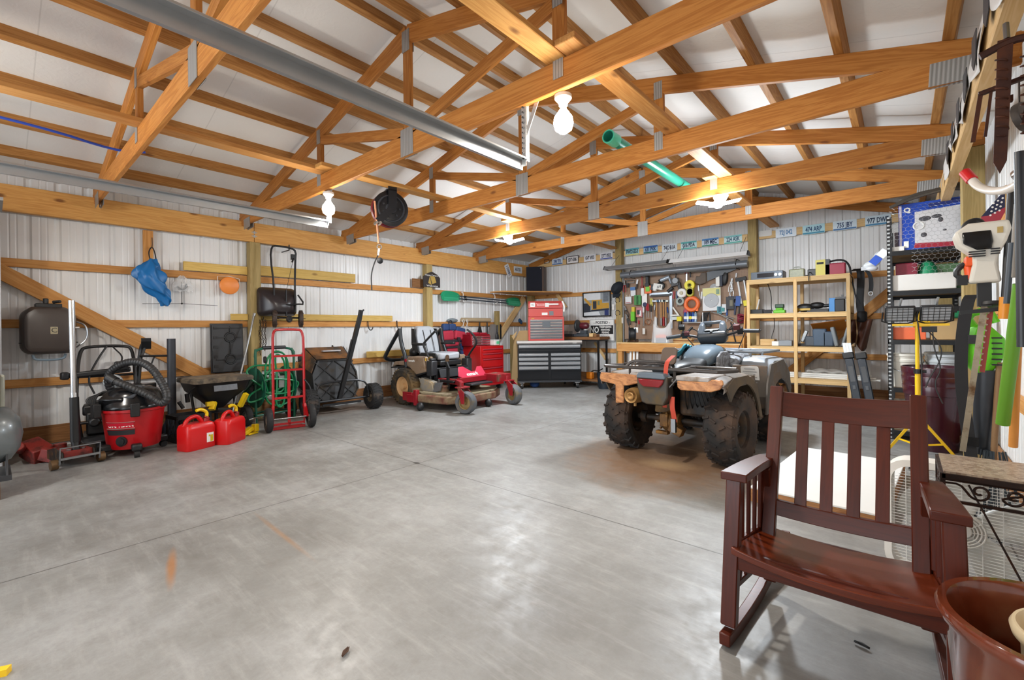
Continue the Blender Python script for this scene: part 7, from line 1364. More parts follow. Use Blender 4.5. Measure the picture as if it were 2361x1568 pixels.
t = thing('stereo_receiver', 'dark grey stereo receiver on top of the wooden shelf unit', 'receiver', onsh(0, 1772, 640)); m = MB(); m.b2((-.22, -.14, 0), (.22, .14, .12)); obj('body', m, mat('receiver', '4a525c', .4, .2), t, bev=.004); m = MB(); m.b2((-.13, -.146, .03), (.10, -.14, .095)); obj('display', m, mat('display', '181a22', .15), t)
for x in (.13, .185): m = MB(); m.cyl((x, -.14, .06), (x, -.165, .06), .021); obj('knob', m, CHR, t)
t = thing('ammo_case', 'clear olive case of small parts on the wooden shelf unit', 'case', onsh(0, 1838, 634)); m = MB(); m.b2((-.1, -.06, 0), (.1, .06, .13)); obj('case', m, mat('olive_case', '8a8c60', .35, 0, .5, 40, alpha=.8), t, bev=.012); m = MB(); m.tube(smooth([(-.05, 0, .13), (-.04, 0, .165), (.04, 0, .165), (.05, 0, .13)], 1), .009); obj('handle', m, mat('handle_clear', 'b4b8b0', .3), t)
t = thing('battery_pack', 'black cordless battery with a hanging lead on the wooden shelf unit', 'battery', onsh(0, 1874, 631)); m = MB(); m.b2((-.06, -.05, 0), (.06, .05, .11)); m.b2((-.09, -.05, 0), (-.06, .05, .03)); obj('body', m, BLK, t, bev=.008); m = MB(); m.tube(smooth([(-.02, -.05, .06), (-.02, -.23, .05), (-.02, -.25, -.08)], 1), .006); obj('lead', m, BLK, t)
t = thing('yellow_box', 'tall yellow box on the wooden shelf unit', 'box', onsh(0, 1893, 631)); m = MB(); m.b2((-.06, -.06, 0), (.06, .06, .235)); obj('box', m, mat('box_yellow', 'd8cc60', .5, 0, .06), t, bev=.003); m = MB(); m.b2((.06, -.06, 0), (.11, .08, .235)); obj('side', m, DGR, t); m = MB(); m.b2((-.045, -.062, .17), (.04, -.06, .2)); obj('print', m, INK, t)
t = thing('red_case', 'red soft case with a black strap on the wooden shelf unit', 'case', onsh(0, 1926, 629)); m = MB(); m.b2((-.125, -.06, 0), (.125, .06, .17)); obj('case', m, mat('case_red', 'a02840', .5, 0, .08), t, bev=.015); m = MB(); m.tube(smooth([(-.13, -.02, .12), (-.1, -.02, .2), (.1, -.02, .22), (.17, -.02, .12), (.18, -.02, .0)], 2), .013); obj('strap', m, BLK, t)
t = thing('green_charger', 'lime green charger on the second shelf of the wooden unit', 'charger', onsh(1, 1798, 720)); m = MB(); m.b2((-.08, -.06, 0), (.08, .06, .05)); m.b2((-.05, -.05, .05), (.05, .05, .08)); obj('base', m, LIME, t, bev=.01); m = MB(); m.b2((-.06, -.04, .08), (.06, .04, .14)); obj('battery', m, mat('charger_dark', '20402a', .4), t, bev=.01); m = MB(); m.tube(smooth([(-.06, 0, .03), (-.12, 0, .04), (-.13, .1, .3), (-.2, .2, .48)], 2), .006); obj('cord', m, BLK, t)
crate('tool_pouch', 'black tool pouch at the left end of the second shelf', 'pouch', onsh(1, 1745, 721), .2, .14, .07, BLK); crate('phone_base', 'dark grey device right of the black pouch on the second shelf', 'device', onsh(1, 1769, 721), .12, .1, .06, DGR, .3)
m = MB(); m.cyl((0, 0, .01), (.03, .1, .24), .012); tag(obj('white_tube', m, WHT, None, onsh(1, 1743, 718, .06)), 'white tube leaning at the left of the second shelf', 'tube')
t = thing('hand_sander', 'yellow and black hand sander on the second shelf', 'sander', onsh(1, 1848, 721)); m = MB(); m.ball((.05, 0, .07), (.12, .06, .065)); obj('body', m, BLK, t); m = MB(); m.ball((-.06, -.02, .04), (.05, .05, .04)); m.b2((-.02, -.065, .03), (.12, -.055, .06)); obj('trim', m, mat('sander_yellow', 'c8a43a', .4), t)
t = thing('belt_sander', 'black sander with bag on the second shelf', 'sander', onsh(1, 1884, 720)); m = MB(); m.b2((-.1, -.05, .0), (.14, .05, .05)); m.ball((.0, 0, .1), (.1, .05, .05)); m.cyl((.08, 0, .09), (.2, 0, .1), .025); obj('body', m, BLK, t); m = MB(); m.b2((-.12, -.055, .0), (.12, .055, .025)); obj('pad', m, DGR, t)
crate('blue_device', 'bright blue box on the second shelf right end', 'box', onsh(1, 1921, 719), .09, .1, .2, mat('device_blue', '3a86c8', .4), 0); t = thing('black_tool_case', 'black case with ribs behind the blue box', 'case', onsh(1, 1937, 719)); m = MB(); m.b2((-.06, -.06, 0), (.06, .06, .18)); obj('case', m, BLK, t, bev=.01); m = MB(); m.b2((-.05, -.06, .18), (.07, .03, .21)); m.b2((.02, -.05, .2), (.05, -.02, .24)); obj('top', m, BLKG, t)
crate('paper_box', 'small white box on the third shelf', 'box', onsh(2, 1792, 800), .13, .1, .07, WHP); crate('grey_tin', 'grey tin with wire handle on the third shelf', 'tin', onsh(2, 1812, 800), .18, .12, .085, mat('tin_grey', '8c9298', .35, .5)); crate('wood_box', 'shallow wood box on the left of the third shelf', 'box', onsh(2, 1772, 799, .05), .2, .2, .1, W_LT)
t = thing('desk_phone', 'ivory handset device on the third shelf', 'phone', onsh(2, 1846, 801)); m = MB(); m.b2((-.07, -.05, .0), (.09, .05, .04)); obj('base', m, BLK, t); m = MB(); m.box((-.04, 0, .15), (.07, .06, .2), (0, .1, 0)); m2 = MB(); m2.box((.05, 0, .15), (.05, .05, .18), (0, .35, 0)); obj('handset', m, mat('ivory_device', 'b8b29c', .5), t, bev=.01); obj('receiver', m2, GALV, t, bev=.01)
for (x, w, h, mt, l) in ((1869, .13, .15, mat('dk_box', '4a525c', .4), 'low grey case on the third shelf'), (1891, .17, .26, BGRY, 'tall blue grey canister case on the third shelf'), (1911, .14, .22, mat('bl_case2', '3c4d60', .4), 'blue grey case, right of the tall canister on the third shelf')): crate('case', l, 'case', onsh(2, x, 803), w, .16, h, mt, 0, .02)
t = thing('open_case', 'open grey V shaped case at the right of the third shelf', 'case', onsh(2, 1936, 803)); m = MB(); m.box((-.055, 0, .145), (.05, .18, .28), (0, -.2, 0)); m2 = MB(); m2.box((.07, 0, .145), (.035, .18, .28), (0, .24, 0)); obj('half', m, mat('case_grey', '7d8488', .4), t, bev=.015); obj('half', m2, MATS['case_grey'], t, bev=.015); m = MB(); m.box((.01, 0, .012), (.12, .1, .02)); obj('hinge', m, DGR, t)
m = MB(); m.box((0, 0, 0), (.42, .3, .012)); tag(obj('tilted_board', m, mat('orange_folder', 'c47a2c', .6), None, (-.83, 8.25, 1.22), (R(-28), R(-8), 0)), 'orange brown board lying tilted on the cases of the third shelf', 'board')
for k in range(3): m = MB(); m.b2((-.7, -.06, 0), (.7, .06, .022)); tag(obj('white_trim', m, WHT, None, (-.93-.05*k, 8.02+.02*k, SZ[3]+.016+.024*k), bev=.003), ['bottom', 'middle', 'top'][k]+' white trim board on the lowest shelf of the wooden unit', 'trim board', 'white trim boards')
m = MB(); m.grid(lambda u, v: (-.24+.5*u, -.1+.25*v, .03+.03*math.sin(u*PI)*math.sin(v*PI)+.01*math.sin(u*17+v*5)), 20, 10); tag(obj('grey_tarp', m, mat('tarp_grey', 'a09c96', .7, 0, .08), None, (-.86, 8.18, SZ[3]+.07), solid=.03, sm=70), 'folded grey tarp on the white trim boards of the lowest shelf', 'tarp')
m = MB(); m.tube(smooth([(0, 0, 0), (.02, -.05, -.2), (-.04, -.05, -.36), (.04, -.06, -.5)], 2), .005); tag(obj('power_lead', m, BLK, None, (-1.55, 8.2, 1.40)), 'thin black cord dangling under the second shelf of the wooden unit', 'cord')
# ================================================================== right side
# straps hung at the end of the wooden shelf unit
t = thing('work_straps', 'black straps and harness hanging right of the wooden shelf unit', 'straps', (-.45, 8.30, 2.02)); BST = mat('strap_black', '19191c', .7, 0, .15)
def ribbon(path, w, th=.006, axis=(1, 0, 0), it=2):
    m = MB(); a = Vector(axis); rings = []
    for p in smooth(path, it): rings.append([p-a*w/2, p+a*w/2, p+a*w/2+Vector((0, th, 0)), p-a*w/2+Vector((0, th, 0))])
    m.loft(rings); return m
for k, (pth, w) in enumerate((([(-.1, .1, .02), (.0, .0, .06), (.0, -.02, -.2), (-.02, -.02, -.5), (.02, -.02, -.72)], .09), ([(.02, .0, .06), (.11, 0, -.05), (.12, -.01, -.22), (.11, -.01, -.3)], .05), ([(-.12, 0, .04), (-.09, -.03, -.2), (-.05, -.03, -.42), (.03, -.03, -.55)], .02))): obj('strap', ribbon(pth, w), BST, t)
m = MB(); m.torus((.11, -.01, -.33), .025, .007, (0, 1, 0), 14, 6); m.box((.05, -.03, .03), (.09, .02, .05)); obj('buckle', m, STL, t); m = MB(); m.box((.01, -.03, -.66), (.12, .08, .16)); obj('pouch', m, BST, t, bev=.03)
t = thing('leather_apron', 'brown leather tool belt hanging below the black straps', 'tool belt', (-.46, 8.28, 1.22)); m = MB()
m.grid(lambda u, v: (-.12+.26*u*(1-.3*v), -.03*math.sin(u*9+v*2)-.02, -.40*v*(1-.15*math.sin(u*6))+.1), 18, 10); obj('leather', m, mat('leather', '4c2a1c', .5, 0, .25, 12), t, solid=.012, sm=70); m = MB(); m.tube(smooth([(-.05, -.04, .1), (-.03, -.05, -.1), (-.06, -.05, -.3)], 2), .008); obj('lace', m, mat('lace_tan', '9a7a54', .6), t)
t = thing('labelled_bag', 'clear plastic bag with a blue and white label hung at the black shelf', 'bag', onY(2018, 606, 6.9)); m = MB(); m.grid(lambda u, v: (-.11+.22*u, -.02-.03*math.sin(v*PI)*math.sin(u*PI), .02+.09*v-.05+.01*math.sin(u*9)), 12, 8); b = obj('film', m, mat('clear_film2', 'd8dde0', .15, 0, 0, alpha=.5), t, rot=(0, R(-48), 0), solid=.01)
m = MB(); m.box((.02, -.06, .01), (.10, .006, .085)); obj('label', m, mat('label_blue', '1f4fb4', .4), t, rot=(0, R(-48), 0)); m = MB(); m.box((.12, -.055, .01), (.09, .006, .085)); obj('label', m, WHP, t, rot=(0, R(-48), 0)); m = MB(); m.ball((-.03, -.05, -.07), (.06, .03, .03)); obj('roll', m, mat('roll_grey', 'c4c6c8', .4), t)
# leaning cases and slats between the shelf units
for k in range(3):
    board((-.44+.03*k, 7.30, .0), (-.60+.03*k, 7.55, 1.0), .035, .014, WHT if k % 2 else PALE, ['leftmost', 'middle', 'rightmost'][k]+' white slat leaning left of the black ladder cases', up=(0, 1, 0))
for k, (x, l) in enumerate(((-.40, 'left black folded sawhorse leaning beside the white slats'), (-.27, 'right black folded sawhorse leaning beside the black shelf'))):
    t = thing('sawhorse', l, 'sawhorse', (x, 7.2, 0), rot=(R(-7), R(-9), 0), group='black sawhorses'); SWB = mat('sawhorse_blue_black', '232a33', .4, 0, .12); m = MB(); m.b2((-.045, -.03, 0), (.045, .03, .82)); obj('leg_panel', m, SWB, t, bev=.01); m = MB(); m.b2((-.06, -.04, .82), (.06, .05, .90)); obj('top_bar', m, BLK, t, bev=.01)
    m = MB(); m.box((0, -.034, .45), (.03, .01, .05)); m.box((0, -.034, .12), (.05, .01, .06)); m.box((0, -.033, .62), (.05, .006, .2)); obj('latch', m, BLKG, t); m = MB(); m.box((0, -.033, .25), (.085, .006, .01)); obj('seam', m, GALV2, t)
# black boltless shelving against the right wall
SH = thing('storage_rack', 'black perforated steel storage rack against the right wall behind the work light', 'rack', (.19, 6.95, 0)); X0, X1, Y_0, Y_1 = -.31, .31, -.56, .56
RK = mat('rack_black', '1a1b1d', .4, .3, .1)
def perf():
    T = NT('perforated_black'); tc = T.n('ShaderNodeTexCoord'); s_ = T.n('ShaderNodeSeparateXYZ', {0: tc.outputs['Object']})
    fz = T.math('ABSOLUTE', T.math('SUBTRACT', T.math('FRACT', T.math('MULTIPLY', s_.outputs[2], 24.)), .5)); k = T.math('LESS_THAN', fz, .2)
    fx = T.math('ADD', T.math('ABSOLUTE', T.math('SUBTRACT', T.math('FRACT', T.math('MULTIPLY', s_.outputs[0], 22.)), .5)), 0.); k2 = T.math('MULTIPLY', k, T.math('LESS_THAN', fx, .26))
    T.link(T.mix(k2, rgb('191a1c'), rgb('b9bcbc')), T.b.inputs['Base Color']); T.b.inputs['Roughness'].default_value = .4; return T.m
PRF = perf()
for x in (X0, X1):
    for y in (Y_0, Y_1):
        s = -1 if x > 0 else 1; e = -1 if y > 0 else 1; m = MB(); m.b2((x, y, 0), (x+s*.045, y+e*.004, 2.4)); m.b2((x, y, 0), (x+s*.004, y+e*.045, 2.4)); obj('upright', m, PRF, SH)
RZ = (2.03, 1.60, 1.42, 1.075, .56, .10)
for z in RZ:
    for y in (Y_0+.006, Y_1-.006): m = MB(); m.b2((X0, y-.005, z-.05), (X1, y+.005, z)); m.b2((X0, y-.012, z-.05), (X1, y-.0, z-.042)); obj('beam', m, RK, SH)
    for x in (X0+.006, X1-.006): m = MB(); m.b2((x-.005, Y_0, z-.05), (x+.005, Y_1, z)); obj('side_beam', m, RK, SH)
    if z != 1.42: m = MB(); m.b2((X0+.01, Y_0+.01, z-.012), (X1-.01, Y_1-.01, z)); obj('deck', m, mat('particle_board', '8a7355', .7, 0, .1, 30), SH)
def rk(k, x, y=-.3): return Vector((.19+x, 6.95+y, RZ[k]+.002))
t = thing('sprayer_box', 'blue and white boxed tool on the top of the black storage rack', 'box', rk(0, .05, -.33)); BXB = mat('carton_blue', '1446b0', .4, 0, .08); m = MB(); m.b2((-.26, -.17, 0), (.22, .2, .50)); obj('carton', m, BXB, t, bev=.003)
flat('white_front', [(-.13, .07), (.219, .05), (.219, .42), (-.13, .40)], mat('carton_white', 'd8d8da', .4, 0, .1, 14), t, -.172); flat('red_band', [(-.14, .02), (.219, .0), (.219, .05), (-.13, .07)], mat('carton_red', 'a82038', .4), t, -.173); flat('edge_stripe', q4(-.255, .0, -.235, .49), mat('carton_pale', 'c8c0d0', .4), t, -.172)
for (x, z, w, h) in ((-.05, .32, .1, .05), (.04, .33, .08, .04), (.07, .29, .04, .05), (-.06, .15, .05, .05), (.1, .18, .03, .02)): m = MB(); m.ball((x, -.174, z), (w/2, .004, h/2)); obj('picture', m, mat('grey_pic', '4a4a50', .4), t)
text('Q', .07, WHP, t, (-.19, -.173, .43), RXm, bold=.003); m = MB(); m.torus((-.1, -.174, .25), .04, .008, (0, 1, 0), 20, 6); obj('logo', m, WHP, t); flat('barcode', q4(-.22, .03, -.18, .1), WHP, t, -.173); flat('name_band', [(-.02, .43), (.219, .45), (.219, .49), (-.02, .47)], mat('carton_navy', '1c2f78', .4), t, -.1725)
crate('white_board', 'white flat box at the left end of the top rack shelf', 'box', rk(0, -.23, -.42), .13, .2, .05, WHP); crate('dark_frame', 'dark framed photo standing on the top rack shelf left of the sprayer box', 'picture', rk(0, -.2, -.2)+Vector((0, 0, .05)), .1, .03, .2, mat('frame_brown', '33241f', .4))
t = thing('red_basket', 'red wire basket on the second rack shelf', 'basket', rk(1, -.15, -.38)); m = MB(); m.b2((-.09, -.1, 0), (.09, .1, .3)); obj('basket', m, mat('basket_red', '7a1c30', .5, 0, .3, 30), t, bev=.01)
t = thing('green_bag', 'green bag on the second rack shelf right of the red basket', 'bag', rk(1, .02, -.38)); m = MB(); m.ball((0, 0, .16), (.085, .09, .16), 14, 8); obj('bag', m, mat('bag_green', '18885a', .6, 0, .2, 12), t)
crate('long_box', 'long white box along the second rack shelf', 'box', rk(1, -.02, -.48), .5, .1, .17, mat('box_white', 'd9d6d0', .5, 0, .04)); crate('brown_box', 'brown cardboard box behind the red basket on the rack', 'box', rk(1, .0, .2), .5, .4, .32, CB); crate('foliage_box', 'green printed box at the right of the second rack shelf', 'box', rk(1, .18, -.3), .2, .2, .27, mat('box_foliage', '4a6a44', .6, 0, .5, 30))
crate('green_case', 'green and blue case on the cardboard box in the rack', 'case', rk(3, .20, -.36)+Vector((0, 0, .222)), .20, .2, .09, mat('case_green', '1c8a58', .4)); crate('carton', 'plain cardboard box on the fourth rack shelf', 'box', rk(3, .17, -.36), .27, .24, .22, CB); crate('yellow_case', 'yellow case behind the work light heads on the rack', 'case', rk(3, .02, -.3)+Vector((0, 0, .13)), .24, .2, .2, YLB); crate('orange_box', 'orange and red box at the left of the fourth rack shelf', 'box', rk(3, -.14, -.4), .28, .2, .13, mat('box_orange', 'e0683c', .5, 0, .15, 10))
m = MB(); m.b2((.05, -.123, .01), (.11, -.121, .09)); obj('shipping_label', m, WHP, bpy.data.objects['carton'])
def bucket(loc, mt, label, h=.36, stain=0, par=None):
    t = thing('bucket', label, 'bucket', loc, group='buckets on the rack'); m = MB(); m.lathe([(0, 0), (.13, 0), (.148, h-.09), (.153, h-.085), (.153, h-.06), (.148, h-.055), (.15, h-.03), (.156, h-.025), (.156, h), (.148, h), (.128, .01), (0, .01)], n=32); obj('pail', m, mt, t); m = MB(); m.tube(smooth([(-.152, 0, h-.08), (-.12, -.13, h-.16), (0, -.18, h-.2), (.12, -.13, h-.16), (.152, 0, h-.08)], 2), .004, 5); obj('bail', m, STL, t)
    if stain: m = MB(); m.box((.03, -.148, .17), (.03, .006, .12)); obj('paint_mark', m, BLK, t, bev=.012)
    return t
BKW = mat('bucket_white', 'dcd8cc', .4, 0, .06); bucket(rk(4, -.17, -.38), BKW, 'white bucket with a black paint mark at the left of the rack', stain=1); bucket(rk(4, .16, -.38), mat('bucket_grey', 'b4b8ba', .4), 'pale grey bucket beside the painted one on the rack'); bucket(rk(4, .15, .05), BKW, 'white bucket behind the grey one on the rack'); bucket(rk(5, -.15, -.36), mat('bucket_cream', 'd2cab8', .5, 0, .25, 14), 'stained cream bucket low on the rack', .3)
crate('red_bin', 'bright red plastic tote low on the rack', 'tote', rk(5, .12, -.3), .22, .3, .3, mat('tote_red', 'c01c3c', .4))
# hexagonal wire netting draped over the rack
m = MB(); hx = .026
def wirept(a, b):
    z = 2.52-b; x = -.10+a; w = .012*math.sin(a*17)+.010*math.sin(b*23+a*9); y = 6.335+w
    if z > 2.42: y += (z-2.42)*1.4
    return Vector((x, y, z))
for i in range(14):
    for j in range(20):
        cx_ = i*hx*1.732+(hx*.866 if j % 2 else 0); cz = j*hx*1.5; 
        if cx_ > .56 or (cx_ < .18 and cz > .42): continue
        c = [(cx_+hx*math.sin(R(60*k)), cz+hx*math.cos(R(60*k))) for k in range(4)]
        for k in range(3): m.bar(wirept(*c[k]), wirept(*c[k+1]), .0018, .0018)
tag(obj('chicken_wire', m, mat('wire_zinc', '9a9c9c', .4, .6), sm=0), 'sheet of hexagonal chicken wire hung over the front of the black rack', 'wire netting')
m = MB()
for k in range(6): m.tube(smooth([(-.09+.02*k, 6.36+.03*k, 2.50+.012*k), (.1, 6.40+.03*k, 2.58+.015*k+.02*math.sin(k)), (.36, 6.4+.03*k, 2.62+.01*k), (.47, 6.42, 2.6+.012*k)], 2), .016, 6)
tag(obj('wire_roll', m, mat('wire_dark', '57524c', .6, .4, .4, 60)), 'rolled up wire netting lying on top of the black rack', 'wire netting')
# header covering: torn white and black plastic
m = MB()
def torn(u, v):
    y = .9+5.0*u; z = 2.735-(.10+.16*abs(math.sin(u*23))*.8+.10*noise.noise(Vector((u*14, 3, 0))))*v; return (.308-.02*v*abs(math.sin(u*40+v*3)), y, z)
m.grid(torn, 120, 5); tag(obj('torn_plastic', m, mat('torn_white', 'd4d2cf', .5, 0, .15, 25), solid=.002, sm=60), 'torn white plastic sheeting along the right header beam', 'plastic sheet')
for k in range(9):
    y = 1.4+.45*k; m = MB(); m.prism([(0, 0), (.18, .02), (.2, -.10), (.12, -.16), (.04, -.13)], .004, (.288, y, 2.70), (0, 1, 0), (0, 0, 1)); tag(obj('torn_strip', m, mat('torn_black', '232022', .6), None), 'ragged black strip hanging in the torn plastic on the right header beam', 'plastic strip', 'black strips on the right header')
# hedge trimmer hung blade down
OR2 = mat('saw_orange', 'ee5a22', .4); CRM = mat('tool_cream', 'd9d4c8', .4, 0, .05)
t = thing('hedge_trimmer', 'white and orange hedge trimmer hanging blade down on the right wall', 'hedge trimmer', onY(2268, 590, 3.35)); 
m = MB(); m.loft([[(-.06, -.05, -.14), (.06, -.05, -.14), (.06, .05, -.14), (-.06, .05, -.14)], [(-.045, -.05, -.05), (.045, -.05, -.05), (.045, .05, -.05), (-.045, .05, -.05)], [(-.045, -.06, .0), (.05, -.06, .0), (.05, .06, 0), (-.045, .06, 0)], [(-.10, -.075, .06), (.075, -.075, .06), (.075, .07, .06), (-.10, .07, .06)], [(-.115, -.08, .12), (.09, -.08, .12), (.09, .07, .12), (-.115, .07, .12)], [(-.06, -.07, .165), (.085, -.07, .165), (.085, .06, .165), (-.06, .06, .165)]]); obj('housing', m, CRM, t, bev=.014, seg=3)
m = MB(); m.loft([[(-.085, -.082, .12), (.02, -.082, .12), (.02, -.07, .12), (-.085, -.07, .12)], [(-.08, -.094, .06), (.025, -.094, .06), (.025, -.07, .06), (-.08, -.07, .06)], [(-.03, -.082, .025), (.02, -.082, .025), (.02, -.06, .025), (-.03, -.06, .025)]]); obj('filter_cover', m, BLKG, t, bev=.01)
m = MB(); 
for k in range(3): m.b2((-.06, -.079, .015-.012*k), (-.0, -.058, .020-.012*k)); m.b2((.018, -.079, .022-.012*k), (.05, -.058, .027-.012*k))
obj('vents', m, BLK, t); m = MB(); m.b2((.04, -.083, .1), (.06, -.076, .13)); obj('badge', m, mat('gold_badge', 'b49a5c', .3), t)
m = MB(); m.b2((-.07, -.04, -.05), (-.035, .04, .0)); m.cyl((-.06, 0, -.02), (-.05, 0, -.12), .018); obj('orange_grip', m, OR2, t, bev=.006); m = MB(); m.cyl((.08, 0, .12), (.105, 0, .15), .02); obj('fuel_cap', m, OR2, t); m = MB(); m.tube(smooth([(-.05, 0, -.02), (-.1, 0, -.06), (-.1, 0, -.1), (-.05, 0, -.12)], 1), .014); m.box((-.08, 0, -.12), (.04, .04, .05)); obj('trigger', m, BLK, t)
m = MB(); m.tube(smooth([(-.08, 0, .13), (-.06, 0, .18), (-.02, 0, .19), (.0, 0, .16)], 2), .014); obj('front_handle', m, BLK, t)
m = MB(); m.b2((-.025, -.025, -.26), (.025, .025, -.13)); m.bar((-.09, -.0, -.29), (.06, .0, -.275), .02, .02); m.lathe([(0, -.008), (.05, -.008), (.05, .008), (0, .008)], (.03, 0, -.25), (0, .2, 1), 20); obj('gear_housing', m, BLK, t)
m = MB(); m.bar((.0, 0, -.26), (-.085, .0, -1.02), .024, .006, (0, 1, 0))
for k in range(10):
    z = -.29-.03*k; x = -.003-.085*(k*.03)/.76
    for s in (1,): m.bar((x+s*.010, 0, z), (x+s*.021, 0, z-.006), .008, .005, (0, 1, 0))
obj('blade', m, mat('old_steel', '9a8f7c', .45, .6, .3, 20, dirt='6b4f34', dsc=6, damt=.3), t); m = MB(); m.bar((.024, .01, -.28), (-.01, .01, -.6), .02, .008, (0, 1, 0)); obj('blade_cover', m, mat('cover_red', '8a3028', .5), t)
# black shoulder strap
t = thing('shoulder_strap', 'wide black shoulder strap hanging beside the hedge trimmer', 'strap', onY(2240, 680, 3.7)); obj('strap', ribbon([(.0, 0, 0), (-.02, -.03, -.04), (-.045, -.03, -.25), (-.05, -.03, -.5), (-.03, -.03, -.72), (-.01, -.03, -.95)], .055), BST, t); m = MB(); m.box((-.018, -.03, -.84), (.075, .02, .05)); obj('buckle', m, BLKG, t)
# lime leaf blower
t = thing('leaf_blower', 'lime green leaf blower with black tube hanging on the right wall', 'leaf blower', onY(2262, 800, 3.75)); GRB = mat('blower_green', '62c21a', .4, 0, .06); m = MB(); rings = []
for z, w, d in ((.13, .03, .03), (.11, .05, .05), (.05, .10, .07), (-.03, .105, .075), (-.09, .08, .07), (-.14, .045, .05), (-.15, .03, .04)): rings.append([(a*w, b*d, z) for a, b in [(math.cos(2*PI*k/8+PI/8), math.sin(2*PI*k/8+PI/8)) for k in range(8)]])
m.loft(rings); obj('body', m, GRB, t, sm=20, bev=.006); m = MB(); m.tube(smooth([(-.02, 0, .10), (-.06, 0, .18), (.03, 0, .22), (.06, 0, .14)], 1), .02); obj('handle', m, GRB, t); m = MB(); m.b2((-.06, -.085, .02), (-.01, -.06, .07)); obj('battery', m, BLK, t); m = MB(); m.cyl((.02, 0, -.13), (.0, .02, -.62), .05, .042, 18); obj('tube', m, mat('tube_slate', '2c3138', .4), t)
m = MB(); 
for k in range(6): m.b2((.035, -.082, .05-.03*k), (.075, -.06, .058-.03*k))
obj('vents', m, BLK, t)
# long tools along the right wall
def tool_pole(name, label, cat, a, b, r, mt, extra=()):
    t = thing(name, label, cat, a); a, b = Vector(a), Vector(b); m = MB(); m.cyl((0, 0, 0), b-a, r, n=14); obj('shaft', m, mt, t)
    for nm, p, q_, rr, mm in extra: m = MB(); m.cyl(Vector(p)-a, Vector(q_)-a, rr, n=14); obj(nm, m, mm, t)
    return t
pa, pb, pc = onY(2353, 655, 2.9), onY(2312, 978, 3.05), onY(2355, 480, 2.86)
tool_pole('pole_tool', 'long tool with bright green lower sleeve leaning on the right wall', 'pole tool', pc, pa, .014, mat('slate_shaft', '3c444c', .4, .3), [('green_sleeve', pa, pb, .024, mat('sleeve_green', '5c8f20', .45, 0, .08))])
tool_pole('garden_fork', 'dark shafted tool with an orange ferrule on the right wall', 'garden tool', onY(2332, 430, 3.3), onY(2316, 700, 3.3), .014, BLK, [('ferrule', onY(2317, 685, 3.3), onY(2314, 735, 3.3), .02, mat('ferrule_orange', 'd88a1c', .4))])
tool_pole('garden_rake', 'pale wood handled tool near the right edge of the photo', 'garden tool', onY(2349, 700, 3.0), onY(2336, 1030, 3.15), .016, mat('pale_handle', 'd08a3c', .5), [('ferrule', onY(2350, 690, 3.0), onY(2348, 730, 3.0), .02, BLK)])
tool_pole('shovel', 'dark shovel standing right of the green sleeve tool', 'shovel', onY(2350, 350, 2.6), onY(2357, 800, 2.6), .015, mat('dark_shaft', '2a2e34', .4), [])
t = thing('wire_rake', 'black wire rake head standing on the floor by the right wall', 'rake', onY(2290, 1040, 3.7)); t.location.z = .02; m = MB()
for k in range(34): a = random.uniform(-1, 1); m.tube([(a*.05, random.uniform(-.02, .02), .5), (a*.09+random.uniform(-.02, .02), random.uniform(-.03, .03), .28), (a*.11+random.uniform(-.03, .03), random.uniform(-.03, .03), .0)], .0035, 4)
obj('tines', m, mat('tine_steel', '4a545c', .4, .5), t); m = MB(); m.cyl((0, 0, .45), (.03, .02, 1.0), .014); obj('handle', m, mat('fork_wood', '8a6a48', .6), t)
t = thing('metal_scoop', 'galvanised scoop leaning low on the right wall behind the plant stand', 'scoop', onZ(2300, 1035, .08)); m = MB(); m.prism([(-.06, .08), (.06, .03), (.07, -.06), (-.0, -.03)], .006, (0, 0, 0), (1, 0, 0), (0, .2, 1)); obj('pan', m, GALV, t); m = MB(); m.cyl((.05, 0, -.0), (.06, .02, .4), .022); obj('handle', m, mat('sage_handle', '7d8f7c', .5), t)
# long tools at the edge
for k, (x, y0, y1, mt, l) in enumerate(((2325, 560, 700, mat('slate2', '39424c', .4), 'slate handled tool hanging behind the hedge trimmer'), (2338, 470, 640, mat('grey_wood', '8a847c', .6), 'grey weathered handle bound with twine'), (2345, 420, 560, STL, 'thin steel rod near the right edge'))):
    m = MB(); m.cyl(onY(x+8, y0, 3.0), onY(x-4, y1, 3.0), .011); tag(obj('hand_tool', m, mt), l, 'tool handle')
m = MB(); m.lathe([(.0, -.012), (.024, -.012), (.026, 0), (.024, .012), (0, .012)], (0, 0, 0), (1, -1, .4), 20); tag(obj('brass_knob', m, CHR, None, onY(2350, 402, 2.7)), 'round chrome knob among the tools at the right edge', 'knob')
# red tipped white curved tube
t = thing('curved_tube', 'white curved tube with a bright red tip hanging on the right wall', 'tube', onY(2240, 412, 3.0)); pts = [onY(x, y, yy)-t.location for x, y, yy in ((2238, 412, 3.0), (2256, 432, 2.97), (2285, 441, 2.9), (2320, 439, 2.8), (2350, 425, 2.7), (2375, 402, 2.6))]; m = MB(); m.tube(smooth(pts, 2), .017, 12); obj('tube', m, mat('tube_white', 'd6cfc6', .4), t); d = (pts[1]-pts[0]).normalized(); m = MB(); m.cyl(pts[0]-d*.05, pts[0]+d*.012, .022, n=14); obj('tip', m, mat('tip_red', 'c81e22', .35), t)
